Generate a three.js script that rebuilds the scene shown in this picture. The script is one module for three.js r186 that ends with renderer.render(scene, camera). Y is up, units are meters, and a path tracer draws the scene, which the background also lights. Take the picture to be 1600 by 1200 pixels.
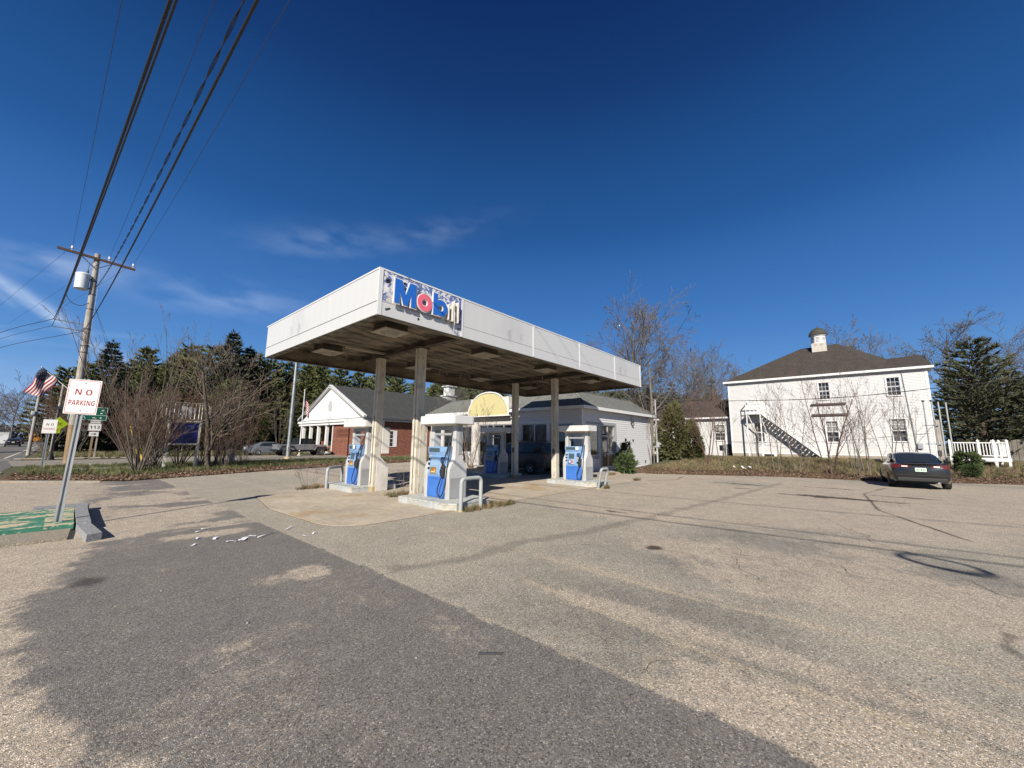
import * as THREE from 'three';
import { mergeGeometries, toCreasedNormals } from 'three/addons/utils/BufferGeometryUtils.js';
import { RoundedBoxGeometry } from 'three/addons/geometries/RoundedBoxGeometry.js';

// ------------------------------------------------------------------ camera, sky, sun, exposure
const RAD = Math.PI / 180;
const scene = new THREE.Scene();
const camera = new THREE.PerspectiveCamera(2 * Math.atan(600 / 605.1) / RAD, 4 / 3, 0.05, 3000);
camera.position.set(0, 1.7, 0);
camera.rotation.set(8.5 * RAD, -49.07 * RAD, 0.6 * RAD, 'YXZ');
const renderer = new THREE.WebGLRenderer({ antialias: true });
renderer.toneMapping = THREE.LinearToneMapping;
const EXPOSURE = 1.58;
renderer.toneMappingExposure = EXPOSURE;
renderer.shadowMap.enabled = true;

const sun = new THREE.DirectionalLight(new THREE.Color(1, 0.93, 0.83), 4.9);
sun.position.set(-1.48 * 60 + 14, 60, 0.82 * 60 - 10);
sun.target.position.set(14, 0, -10);
sun.castShadow = true;
sun.shadow.radius = 1;
sun.shadow.mapSize.set(4096, 4096);
Object.assign(sun.shadow.camera, { left: -70, right: 70, top: 70, bottom: -70, near: 1, far: 260 });
scene.add(sun, sun.target);

// seeded noise
function RNG(seed) { let a = seed >>> 0; return () => { a = (a + 0x6d2b79f5) | 0; let t = Math.imul(a ^ (a >>> 15), 1 | a); t = (t + Math.imul(t ^ (t >>> 7), 61 | t)) ^ t; return ((t ^ (t >>> 14)) >>> 0) / 4294967296; }; }
function hash2(x, y, s = 0) { let h = (Math.imul(x | 0, 374761393) + Math.imul(y | 0, 668265263) + Math.imul(s | 0, 974711)) | 0; h = Math.imul(h ^ (h >>> 13), 1274126177); return ((h ^ (h >>> 16)) >>> 0) / 4294967296; }
function vnoise(x, y, s = 0, per = 0) {
  const xi = Math.floor(x), yi = Math.floor(y); let fx = x - xi, fy = y - yi;
  fx = fx * fx * (3 - 2 * fx); fy = fy * fy * (3 - 2 * fy);
  const w = per ? (v) => ((v % per) + per) % per : (v) => v;
  const a = hash2(w(xi), w(yi), s), b = hash2(w(xi + 1), w(yi), s), c = hash2(w(xi), w(yi + 1), s), d = hash2(w(xi + 1), w(yi + 1), s);
  return a + (b - a) * fx + (c - a) * fy + (a - b - c + d) * fx * fy;
}
function fbm(x, y, o = 4, s = 0, per = 0) { let v = 0, a = 0.5, n = 0; for (let i = 0; i < o; i++) { v += a * vnoise(x, y, s + i * 17, per); n += a; a *= 0.5; x *= 2; y *= 2; per *= 2; } return v / n; }
const sstep = (a, b, x) => { const t = Math.min(1, Math.max(0, (x - a) / (b - a))); return t * t * (3 - 2 * t); };
const lerp = (a, b, t) => a + (b - a) * t;
const lin = (v) => { v /= 255; return v <= 0.04045 ? v / 12.92 : ((v + 0.055) / 1.055) ** 2.4; };
const srgb = (v) => (v <= 0.0031308 ? v * 12.92 : 1.055 * v ** (1 / 2.4) - 0.055);

// clear spring sky with thin cirrus, as an equirectangular map
{
  const W = 2048, H = 1024, d = new Float32Array(W * H * 4);
  const stops = [[-90, 120, 150, 190], [0, 158, 192, 230], [4, 140, 180, 228], [9, 96, 150, 211], [14.6, 76, 130, 198], [18, 66, 120, 188], [24.6, 51, 104, 171], [29, 41, 90, 153], [35, 34, 81, 141], [45, 23, 59, 114], [55, 15, 44, 97], [90, 10, 34, 80]]
    .map(([e, ...c]) => [e, ...c.map((v) => lin(v) / EXPOSURE)]);
  for (let j = 0; j < H; j++) {
    const el = ((j + 0.5) / H - 0.5) * 180; let k = 0; while (k < stops.length - 2 && el > stops[k + 1][0]) k++;
    const A = stops[k], B = stops[k + 1], t = Math.min(1, Math.max(0, (el - A[0]) / (B[0] - A[0])));
    for (let i = 0; i < W; i++) {
      const az = ((i + 0.5) / W - 0.5) * 2 * Math.PI;
      let c = 0;
      if (el > 3) {
        const s = 1 / Math.max(0.06, Math.sin(el * RAD)), px = Math.cos(az) * Math.cos(el * RAD) * s, pz = Math.sin(az) * Math.cos(el * RAD) * s;
        const u = px * 0.8 + pz * 0.6, v = -px * 0.6 + pz * 0.8;
        const wx = fbm(u * 0.8, v * 0.8, 3, 5) * 2.2;
        const streak = fbm(u * 0.9 + wx, v * 3.6 + wx * 0.7, 5, 11), cover = fbm(u * 0.33 + 4.2, v * 0.42 + 1.7, 3, 31);
        c = sstep(0.5, 0.85, streak) * sstep(0.5, 0.72, cover) * sstep(4, 9, el) * (1 - sstep(28, 46, el)) * 0.5 * sstep(-70, -85, az / RAD);
        // the bright contrail-like band low over the road and two feathery drifts beside it
        const azd = az / RAD;
        for (const [a0, e0, sl, wa, we, amp] of [[-92.5, 11.7, -0.64, 6, 0.85, 0.62], [-91.5, 16.5, 0.1, 4.5, 1.4, 0.26], [-78, 16.5, 0.1, 8, 1.8, 0.17], [-68, 25.5, 0.2, 8, 1.9, 0.11], [-53, 29, 0.25, 8, 1.6, 0.09]]) {
          const da = azd - a0, de = el - e0 - sl * da;
          const g = Math.exp(-(da * da) / (wa * wa) - (de * de) / (we * we));
          if (g > 0.01) c += g * amp * sstep(0.2, 0.75, fbm(azd * 0.35 + de * 0.4, el * 0.9 - azd * sl * 0.6, 4, 77));
        }
        c = Math.min(0.7, c);
      }
      const o = (j * W + i) * 4;
      for (let q = 0; q < 3; q++) { const b = lerp(A[q + 1], B[q + 1], t); d[o + q] = lerp(b, [0.5, 0.58, 0.7][q], c); }
      d[o + 3] = 1;
    }
  }
  const sky = new THREE.DataTexture(d, W, H, THREE.RGBAFormat, THREE.FloatType);
  sky.mapping = THREE.EquirectangularReflectionMapping; sky.magFilter = THREE.LinearFilter; sky.minFilter = THREE.LinearFilter; sky.needsUpdate = true;
  scene.background = sky; scene.environment = sky;
}

// ------------------------------------------------------------------ helpers
const V = (x, y, z) => new THREE.Vector3(x, y, z);
const taken = new Map();
function numbered(n) { const k = taken.get(n) || 0; taken.set(n, k + 1); return k ? `${n}_${String(k).padStart(3, '0')}` : n; }
function thing(name, label, category, pos = [0, 0, 0], turn = 0, group) {
  const o = new THREE.Group(); o.name = numbered(name); o.position.set(...pos); o.rotation.y = turn;
  o.userData = { label, category }; if (group) o.userData.group = group; scene.add(o); return o;
}
function relabel(o, label) { o.userData = { ...o.userData, label }; return o; }
function copyThing(src, pos, turn, label, scale) {
  const c = src.clone(); c.name = numbered(src.name.replace(/_\d{3}$/, '')); c.position.set(...pos); c.rotation.y = turn;
  if (scale) c.scale.setScalar(scale); c.userData = { ...src.userData }; if (label) c.userData.label = label; scene.add(c); return c;
}
function boxUV(g) {
  const p = g.attributes.position, n = g.attributes.normal, uv = new Float32Array(p.count * 2);
  for (let i = 0; i < p.count; i++) {
    const ax = Math.abs(n.getX(i)), ay = Math.abs(n.getY(i)), az = Math.abs(n.getZ(i));
    if (ay >= ax && ay >= az) { uv[2 * i] = p.getX(i); uv[2 * i + 1] = -p.getZ(i); }
    else if (ax >= az) { uv[2 * i] = -p.getZ(i); uv[2 * i + 1] = p.getY(i); }
    else { uv[2 * i] = p.getX(i); uv[2 * i + 1] = p.getY(i); }
  }
  g.setAttribute('uv', new THREE.BufferAttribute(uv, 2)); return g;
}
function clean(g) { const q = g.index ? g.toNonIndexed() : g; for (const k of Object.keys(q.attributes)) if (!['position', 'normal', 'uv', 'color'].includes(k)) q.deleteAttribute(k); return q; }
function merge(list) { const a = list.map(clean); return a.length === 1 ? a[0] : mergeGeometries(a); }
function part(parent, name, geos, mat, opt = {}) {
  let g = Array.isArray(geos) ? merge(geos) : geos;
  if (!opt.keepUV) { if (!g.attributes.normal) g.computeVertexNormals(); boxUV(g); }
  const m = new THREE.Mesh(g, mat); m.castShadow = m.receiveShadow = true;
  if (opt.label) m.userData.label = opt.label;
  if (opt.stuff) m.userData.kind = 'stuff';
  if (parent === scene) { m.name = numbered(name); } else m.name = name;
  parent.add(m); return m;
}
function solo(name, label, category, geos, mat, opt = {}) { const m = part(scene, name, geos, mat, opt); m.userData.label = label; m.userData.category = category; if (opt.group) m.userData.group = opt.group; return m; }
function structure(name, geos, mat, opt = {}) { const m = part(scene, name, geos, mat, opt); m.userData.kind = 'structure'; return m; }
const _m = new THREE.Matrix4(), _q = new THREE.Quaternion(), _e = new THREE.Euler();
function put(g, x = 0, y = 0, z = 0, rx = 0, ry = 0, rz = 0) { _q.setFromEuler(_e.set(rx, ry, rz, 'YXZ')); _m.compose(V(x, y, z), _q, V(1, 1, 1)); g.applyMatrix4(_m); return g; }
const box = (w, h, d, x = 0, y = 0, z = 0, rx = 0, ry = 0, rz = 0) => put(new THREE.BoxGeometry(w, h, d), x, y, z, rx, ry, rz);
const bx = (x0, x1, y0, y1, z0, z1) => box(x1 - x0, y1 - y0, z1 - z0, (x0 + x1) / 2, (y0 + y1) / 2, (z0 + z1) / 2);   // from bounds
const rbox = (w, h, d, r, x = 0, y = 0, z = 0, rx = 0, ry = 0, rz = 0) => put(new RoundedBoxGeometry(w, h, d, 2, r), x, y, z, rx, ry, rz);
const rbx = (x0, x1, y0, y1, z0, z1, r = 0.01) => rbox(x1 - x0, y1 - y0, z1 - z0, r, (x0 + x1) / 2, (y0 + y1) / 2, (z0 + z1) / 2);
const cyl = (r0, r1, h, n = 12, x = 0, y = 0, z = 0, rx = 0, ry = 0, rz = 0) => put(new THREE.CylinderGeometry(r1, r0, h, n), x, y, z, rx, ry, rz);
function rod(a, b, r0, r1 = r0, n = 8) { const d = b.clone().sub(a), g = new THREE.CylinderGeometry(r1, r0, d.length(), n); g.applyQuaternion(new THREE.Quaternion().setFromUnitVectors(V(0, 1, 0), d.normalize())); return g.translate((a.x + b.x) / 2, (a.y + b.y) / 2, (a.z + b.z) / 2); }
function bar(a, b, w, h) { const d = b.clone().sub(a), g = new THREE.BoxGeometry(w, h, d.length()); const m = new THREE.Matrix4().lookAt(b, a, V(0, 1, 0)); g.applyMatrix4(m); return g.translate((a.x + b.x) / 2, (a.y + b.y) / 2, (a.z + b.z) / 2); }
const tube = (pts, r, seg = 24, n = 6, tension = 0.5) => new THREE.TubeGeometry(new THREE.CatmullRomCurve3(pts, false, 'catmullrom', tension), seg, r, n);
function extrude(pts, depth, o = {}) { const s = pts instanceof THREE.Shape ? pts : new THREE.Shape(pts.map(([x, y]) => new THREE.Vector2(x, y))); return new THREE.ExtrudeGeometry(s, { depth, bevelEnabled: !!o.bevel, bevelSize: o.bevel || 0, bevelThickness: o.bevel || 0, bevelSegments: 2, curveSegments: o.seg || 12 }); }
// polygon in the ground plane (x, z) turned into a slab with its top at y
function slab(pts, top, thick) { const s = new THREE.Shape(pts.map(([x, z]) => new THREE.Vector2(x, -z))); const g = new THREE.ExtrudeGeometry(s, { depth: thick, bevelEnabled: false }); g.rotateX(-Math.PI / 2); return g.translate(0, top - thick, 0); }
function tris(pos, nor, col) { const g = new THREE.BufferGeometry(); g.setAttribute('position', new THREE.Float32BufferAttribute(pos, 3)); if (nor) g.setAttribute('normal', new THREE.Float32BufferAttribute(nor, 3)); else g.computeVertexNormals(); if (col) g.setAttribute('color', new THREE.Float32BufferAttribute(col, 3)); return g; }
// textures: fn returns sRGB bytes
function tex(w, h, fn, rep = 1, isColor = true) {
  const d = new Uint8Array(w * h * 4);
  for (let j = 0; j < h; j++) for (let i = 0; i < w; i++) { const c = fn(i / w, j / h, i, j), o = (j * w + i) * 4; if (typeof c === 'number') d[o] = d[o + 1] = d[o + 2] = Math.max(0, Math.min(255, c)); else for (let k = 0; k < 3; k++) d[o + k] = Math.max(0, Math.min(255, c[k])); d[o + 3] = 255; }
  const t = new THREE.DataTexture(d, w, h, THREE.RGBAFormat, THREE.UnsignedByteType);
  t.wrapS = t.wrapT = THREE.RepeatWrapping; t.magFilter = THREE.LinearFilter; t.minFilter = THREE.LinearMipmapLinearFilter; t.generateMipmaps = true; if (isColor) t.colorSpace = THREE.SRGBColorSpace;
  if (Array.isArray(rep)) t.repeat.set(rep[0], rep[1]); else t.repeat.set(rep, rep); t.needsUpdate = true; return t;
}
function canvasTex(w, h, draw) { const c = document.createElement('canvas'); c.width = w; c.height = h; const x = c.getContext('2d'); draw(x, w, h); const t = new THREE.CanvasTexture(c); t.colorSpace = THREE.SRGBColorSpace; return t; }
function M(r, g, b, rough = 0.8, o = {}) { const m = new (o.physical ? THREE.MeshPhysicalMaterial : THREE.MeshStandardMaterial)({ roughness: rough, metalness: o.metal || 0 }); m.color.setRGB(r * 0.9, g * 0.9, b * 0.9); for (const k of Object.keys(o)) if (!['metal', 'physical'].includes(k)) m[k] = o[k]; return m; }

// ------------------------------------------------------------------ materials
// asphalt aggregate: irregular stones with thin dark gaps, tiling
const stoneN = 150, stoneF = (() => {
  const px = new Float32Array(1024 * 1024), tone = new Float32Array(1024 * 1024), hue = new Float32Array(1024 * 1024);
  for (let j = 0; j < 1024; j++) for (let i = 0; i < 1024; i++) {
    const x = i / 1024 * stoneN, y = j / 1024 * stoneN, cx = Math.floor(x), cy = Math.floor(y); let d1 = 9, d2 = 9, id = 0;
    for (let b = -1; b <= 1; b++) for (let a = -1; a <= 1; a++) { const u = (cx + a + stoneN) % stoneN, v = (cy + b + stoneN) % stoneN, qx = cx + a + hash2(u, v, 701), qy = cy + b + hash2(u, v, 702), d = (qx - x) ** 2 + (qy - y) ** 2; if (d < d1) { d2 = d1; d1 = d; id = u * 1000 + v; } else if (d < d2) d2 = d; }
    const o = j * 1024 + i; px[o] = Math.sqrt(d2) - Math.sqrt(d1); tone[o] = hash2(id % 1000, Math.floor(id / 1000), 703); hue[o] = hash2(id % 1000, Math.floor(id / 1000), 704) - 0.5;
  }
  return { px, tone, hue };
})();
const speck = tex(1024, 1024, (u, v, i, j) => {
  const o = j * 1024 + i, t = stoneF.tone[o], w = stoneF.hue[o], gap = sstep(0.0, 0.22, stoneF.px[o]);
  let k = 0.585 + 0.27 * t + (t > 0.94 ? 0.13 : 0) - (t < 0.07 ? 0.12 : 0); k = lerp(k * 0.66, k, gap) + 0.07 * (hash2(i, j, 3) - 0.5);
  return [255 * (k + 0.035 * w), 255 * k, 255 * (k - 0.05 * w)];
}, 1 / 1.45);
const speckBump = tex(1024, 1024, (u, v, i, j) => { const o = j * 1024 + i; return 255 * (0.25 + 0.5 * sstep(0, 0.4, stoneF.px[o]) * (0.5 + 0.5 * stoneF.tone[o]) + 0.2 * hash2(i, j, 3)); }, 1 / 1.45, false);
const tileNoise = (n, o, s) => (u, v) => fbm(u * n, v * n, o, s, n);
const mottle = tex(512, 512, (u, v, i, j) => { const k = 0.91 + 0.2 * (tileNoise(8, 5, 3)(u, v) - 0.5) + 0.08 * (hash2(i, j, 5) - 0.5); return [255 * k, 255 * (k - 0.005), 255 * (k - 0.015)]; }, 1 / 3);
const fineNoise = tex(512, 512, (u, v, i, j) => 255 * (0.93 + 0.14 * (fbm(u * 64, v * 64, 3, 8, 64) - 0.5) + 0.1 * (hash2(i, j, 2) - 0.5)), 1 / 1.5);
const concreteTex = tex(1024, 1024, (u, v, i, j) => {
  const a = fbm(u * 5, v * 5, 5, 21, 5), b = fbm(u * 40, v * 40, 3, 22, 40), st = sstep(0.55, 0.75, fbm(u * 4 + 0.3, v * 4, 4, 29, 4));
  const k = 0.89 + 0.2 * (a - 0.5) + 0.16 * (b - 0.5) + 0.1 * (hash2(i, j, 7) - 0.5);
  return [255 * (k - 0.03 * st), 255 * (k - 0.075 * st), 255 * (k - 0.15 * st)];
}, 1 / 4.3);
const streaks = tex(512, 512, (u, v, i, j) => { const s = fbm(u * 60, v * 3, 4, 41, 3) , p = sstep(0.62, 0.8, fbm(u * 26, v * 6, 4, 43, 2)); const q = sstep(0.55, 0.8, fbm(u * 5, v * 3, 4, 47)), k = 0.95 + 0.025 * (s - 0.5) - 0.09 * p * q - 0.03 * q; return [255 * k, 255 * (k - 0.002), 255 * (k - 0.01)]; }, [1 / 7.3, 1 / 2.9]);
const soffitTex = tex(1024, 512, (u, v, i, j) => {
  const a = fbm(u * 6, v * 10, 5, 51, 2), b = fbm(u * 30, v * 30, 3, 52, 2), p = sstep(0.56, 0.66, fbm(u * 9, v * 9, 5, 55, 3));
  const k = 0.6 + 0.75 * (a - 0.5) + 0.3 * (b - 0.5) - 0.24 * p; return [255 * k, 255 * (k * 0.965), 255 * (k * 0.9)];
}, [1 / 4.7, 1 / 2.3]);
const chipTex = tex(512, 1024, (u, v, i, j) => {
  const a = fbm(u * 8, v * 8, 5, 61, 8), p = sstep(0.6, 0.64, fbm(u * 14, v * 7, 5, 63, 7)), r = sstep(0.64, 0.7, fbm(u * 6, v * 5, 5, 66, 1));
  let c = [238 + 20 * (a - 0.5), 234 + 20 * (a - 0.5), 224 + 22 * (a - 0.5)];
  if (p > 0) c = c.map((x, k) => lerp(x, [176, 170, 158][k], p * 0.55)); if (r > 0) c = c.map((x, k) => lerp(x, [222, 200, 160][k], r * 0.5)); return c;
}, [1 / 0.9, 1 / 1.8]);
const barkTex = tex(256, 256, (u, v) => { const k = 0.75 + 0.5 * (fbm(u * 24, v * 6, 4, 71, 6) - 0.5); return [255 * k, 250 * k, 242 * k]; }, [3, 0.6]);
const shingleTex = tex(512, 512, (u, v, i, j) => { const row = Math.floor(v * 16), cell = Math.floor(u * 24 + (row % 2) * 0.5 + hash2(row, 3, 2)); const k = 0.88 + 0.2 * (hash2(cell % 24, row, 5) - 0.5) + 0.24 * (hash2(i, j, 6) - 0.5) + 0.14 * (fbm(u * 6, v * 6, 3, 7, 6) - 0.5); return [255 * k, 255 * k, 252 * k]; }, 1 / 2.4);
const brickTex = tex(512, 512, (u, v, i, j) => {
  const r = v * 24, row = Math.floor(r), q = u * 8 + (row % 2) * 0.5, c = Math.floor(q), fx = q - c, fy = r - row;
  const n = hash2(c % 8, row, 91), m = fx < 0.045 || fy < 0.14; const k = 0.78 + 0.4 * (n - 0.5) + 0.14 * (hash2(i, j, 92) - 0.5);
  return m ? [176, 148, 130] : [166 * k + 12, 94 * k + 8, 72 * k + 6];
}, 1 / 1.76);
const brickBump = tex(512, 512, (u, v) => { const r = v * 16, row = Math.floor(r), q = u * 5 + (row % 2) * 0.5, fx = q - Math.floor(q), fy = r - row; return (fx < 0.05 || fy < 0.14) ? 40 : 215 + 30 * (fbm(u * 20, v * 20, 2, 4, 20) - 0.5); }, 1 / 1.15, false);

const mat = {
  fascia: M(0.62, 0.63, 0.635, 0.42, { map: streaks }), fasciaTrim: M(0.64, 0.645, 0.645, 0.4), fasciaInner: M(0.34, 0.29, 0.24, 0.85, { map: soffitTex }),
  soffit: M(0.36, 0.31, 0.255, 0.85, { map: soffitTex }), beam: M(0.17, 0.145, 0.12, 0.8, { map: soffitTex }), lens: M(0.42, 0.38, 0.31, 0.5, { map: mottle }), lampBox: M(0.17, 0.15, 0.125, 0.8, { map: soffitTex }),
  column: M(0.66, 0.64, 0.59, 0.6, { map: chipTex }), rust: M(0.5, 0.4, 0.22, 0.9, { map: mottle }),
  white: M(0.68, 0.68, 0.67, 0.55), whiteGloss: M(0.62, 0.62, 0.6, 0.3), offWhite: M(0.72, 0.7, 0.65, 0.6, { map: mottle }), cream: M(0.78, 0.72, 0.55, 0.5),
  pumpGrey: M(0.36, 0.375, 0.385, 0.45, { map: mottle }), pumpWing: M(0.56, 0.57, 0.575, 0.4, { map: mottle }), pumpBlue: M(0.055, 0.19, 0.62, 0.38, { map: mottle }), pumpLight: M(0.24, 0.42, 0.72, 0.4, { map: mottle }), pumpDark: M(0.02, 0.025, 0.03, 0.3), rubber: M(0.015, 0.015, 0.017, 0.55), screen: M(0.06, 0.09, 0.1, 0.12), paper: M(0.78, 0.78, 0.76, 0.7),
  concrete: M(0.58, 0.495, 0.378, 0.9, { map: concreteTex, bumpMap: speckBump, bumpScale: 0.002 }), island: M(0.52, 0.55, 0.56, 0.75, { map: concreteTex }), walk: M(0.5, 0.46, 0.39, 0.9, { map: concreteTex }), granite: M(0.62, 0.63, 0.64, 0.85, { map: speck }), foundation: M(0.4, 0.36, 0.3, 0.9, { map: concreteTex }),
  pipe: M(0.42, 0.45, 0.455, 0.5, { map: mottle }), steel: M(0.5, 0.52, 0.53, 0.38, { metal: 0.85 }), darkSteel: M(0.06, 0.06, 0.065, 0.5, { metal: 0.4 }), black: M(0.012, 0.012, 0.013, 0.6), galv: M(0.42, 0.45, 0.47, 0.45, { metal: 0.6, map: mottle }),
  siding: M(0.63, 0.63, 0.62, 0.6, { map: fineNoise }), sidingStore: M(0.74, 0.74, 0.73, 0.6, { map: fineNoise }), paintBrick: M(0.66, 0.63, 0.58, 0.75, { map: fineNoise, bumpMap: brickBump, bumpScale: 0.012 }), yellowPanel: M(0.62, 0.56, 0.28, 0.55, { map: fineNoise }), greyPanel: M(0.3, 0.32, 0.33, 0.6), alu: M(0.55, 0.56, 0.57, 0.4, { metal: 0.5 }),
  storeRoof: M(0.2, 0.205, 0.19, 0.95, { map: shingleTex }), houseRoof: M(0.068, 0.056, 0.047, 0.95, { map: shingleTex }), wingRoof: M(0.075, 0.062, 0.056, 0.95, { map: shingleTex }), poRoof: M(0.06, 0.062, 0.06, 0.95, { map: shingleTex }), domeRoof: M(0.066, 0.066, 0.054, 0.9, { map: shingleTex }),
  brick: M(0.62, 0.6, 0.58, 0.9, { map: brickTex }), interior: M(0.1, 0.095, 0.09, 0.9), curtain: M(0.5, 0.5, 0.46, 0.9), paneDark: M(0.018, 0.022, 0.026, 0.06), plank: M(0.2, 0.19, 0.18, 0.8),
  glass: M(1, 1, 1, 0.02, { physical: true, transmission: 1, thickness: 0, ior: 1.5 }),
  wood: M(0.6, 0.575, 0.54, 0.9, { map: barkTex }), woodTan: M(0.45, 0.32, 0.19, 0.9, { map: barkTex }), armWood: M(0.16, 0.1, 0.065, 0.9, { map: barkTex }), xfmr: M(0.62, 0.66, 0.68, 0.4), porcelain: M(0.6, 0.63, 0.65, 0.25), wire: M(0.012, 0.012, 0.014, 0.6), wireThin: M(0.045, 0.045, 0.05, 0.5),
  bark: M(0.2, 0.17, 0.145, 0.95, { map: barkTex }), barkGrey: M(0.27, 0.24, 0.21, 0.95, { map: barkTex }), twig: M(0.15, 0.115, 0.088, 0.95), twigRed: M(0.15, 0.085, 0.06, 0.95), twigGrey: M(0.135, 0.122, 0.115, 0.95), pineBark: M(0.11, 0.09, 0.075, 0.95, { map: barkTex }),
  needle: M(1, 1, 1, 0.85, { vertexColors: true, side: THREE.DoubleSide }), leaf: M(1, 1, 1, 0.8, { vertexColors: true, side: THREE.DoubleSide }),
  tyre: M(0.02, 0.02, 0.021, 0.85), rim: M(0.45, 0.46, 0.47, 0.35, { metal: 0.8 }), carGlass: M(0.02, 0.026, 0.03, 0.05), redLens: M(0.09, 0.006, 0.006, 0.3), clearLens: M(0.75, 0.75, 0.75, 0.15), plate: M(0.6, 0.72, 0.62, 0.4),
  green: M(0.03, 0.2, 0.13, 0.5), yellow: M(0.75, 0.5, 0.03, 0.5), fluor: M(0.62, 0.85, 0.03, 0.5), orange: M(0.85, 0.35, 0.02, 0.5),
};
function carPaint(r, g, b, metal = 0.5) { return M(r, g, b, 0.32, { physical: true, metal, clearcoat: 1, clearcoatRoughness: 0.06 }); }

// ------------------------------------------------------------------ ground
const distSeg = (x, z, a, b) => { const dx = b[0] - a[0], dz = b[1] - a[1], t = Math.max(0, Math.min(1, ((x - a[0]) * dx + (z - a[1]) * dz) / (dx * dx + dz * dz))); return Math.hypot(x - a[0] - t * dx, z - a[1] - t * dz); };
const distLine = (x, z, L) => { let d = 1e9; for (let i = 0; i + 1 < L.length; i++) d = Math.min(d, distSeg(x, z, L[i], L[i + 1])); return d; };
const cracks = [[[3.15, -4.73], [4.2, -4.35], [5.4, -4.4], [6.93, -4.0], [10, -3.6], [14.5, -3.1], [21.3, -2.5]], [[4.65, 0.77], [4.83, 0.49], [4.9, -0.6], [4.8, -1.36], [4.95, -3.6]], [[3.64, 0.3], [3.62, -0.5], [3.72, -1.3], [3.86, -2.4], [4.0, -3.2]], [[3.72, -1.2], [3.3, -1.35], [2.98, -1.25]], [[5.4, 1.5], [5.33, 0.91], [5.54, 0.85], [5.9, 0.95]], [[11, 1.5], [14.5, 0.4], [19, 0.2], [22.2, 0.9]], [[17.8, -7.2], [19.5, -6.4], [21.5, -6.8]], [[0.1, -5], [0.25, -5.3], [0.35, -5.6], [0.55, -6.0]]];
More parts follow.
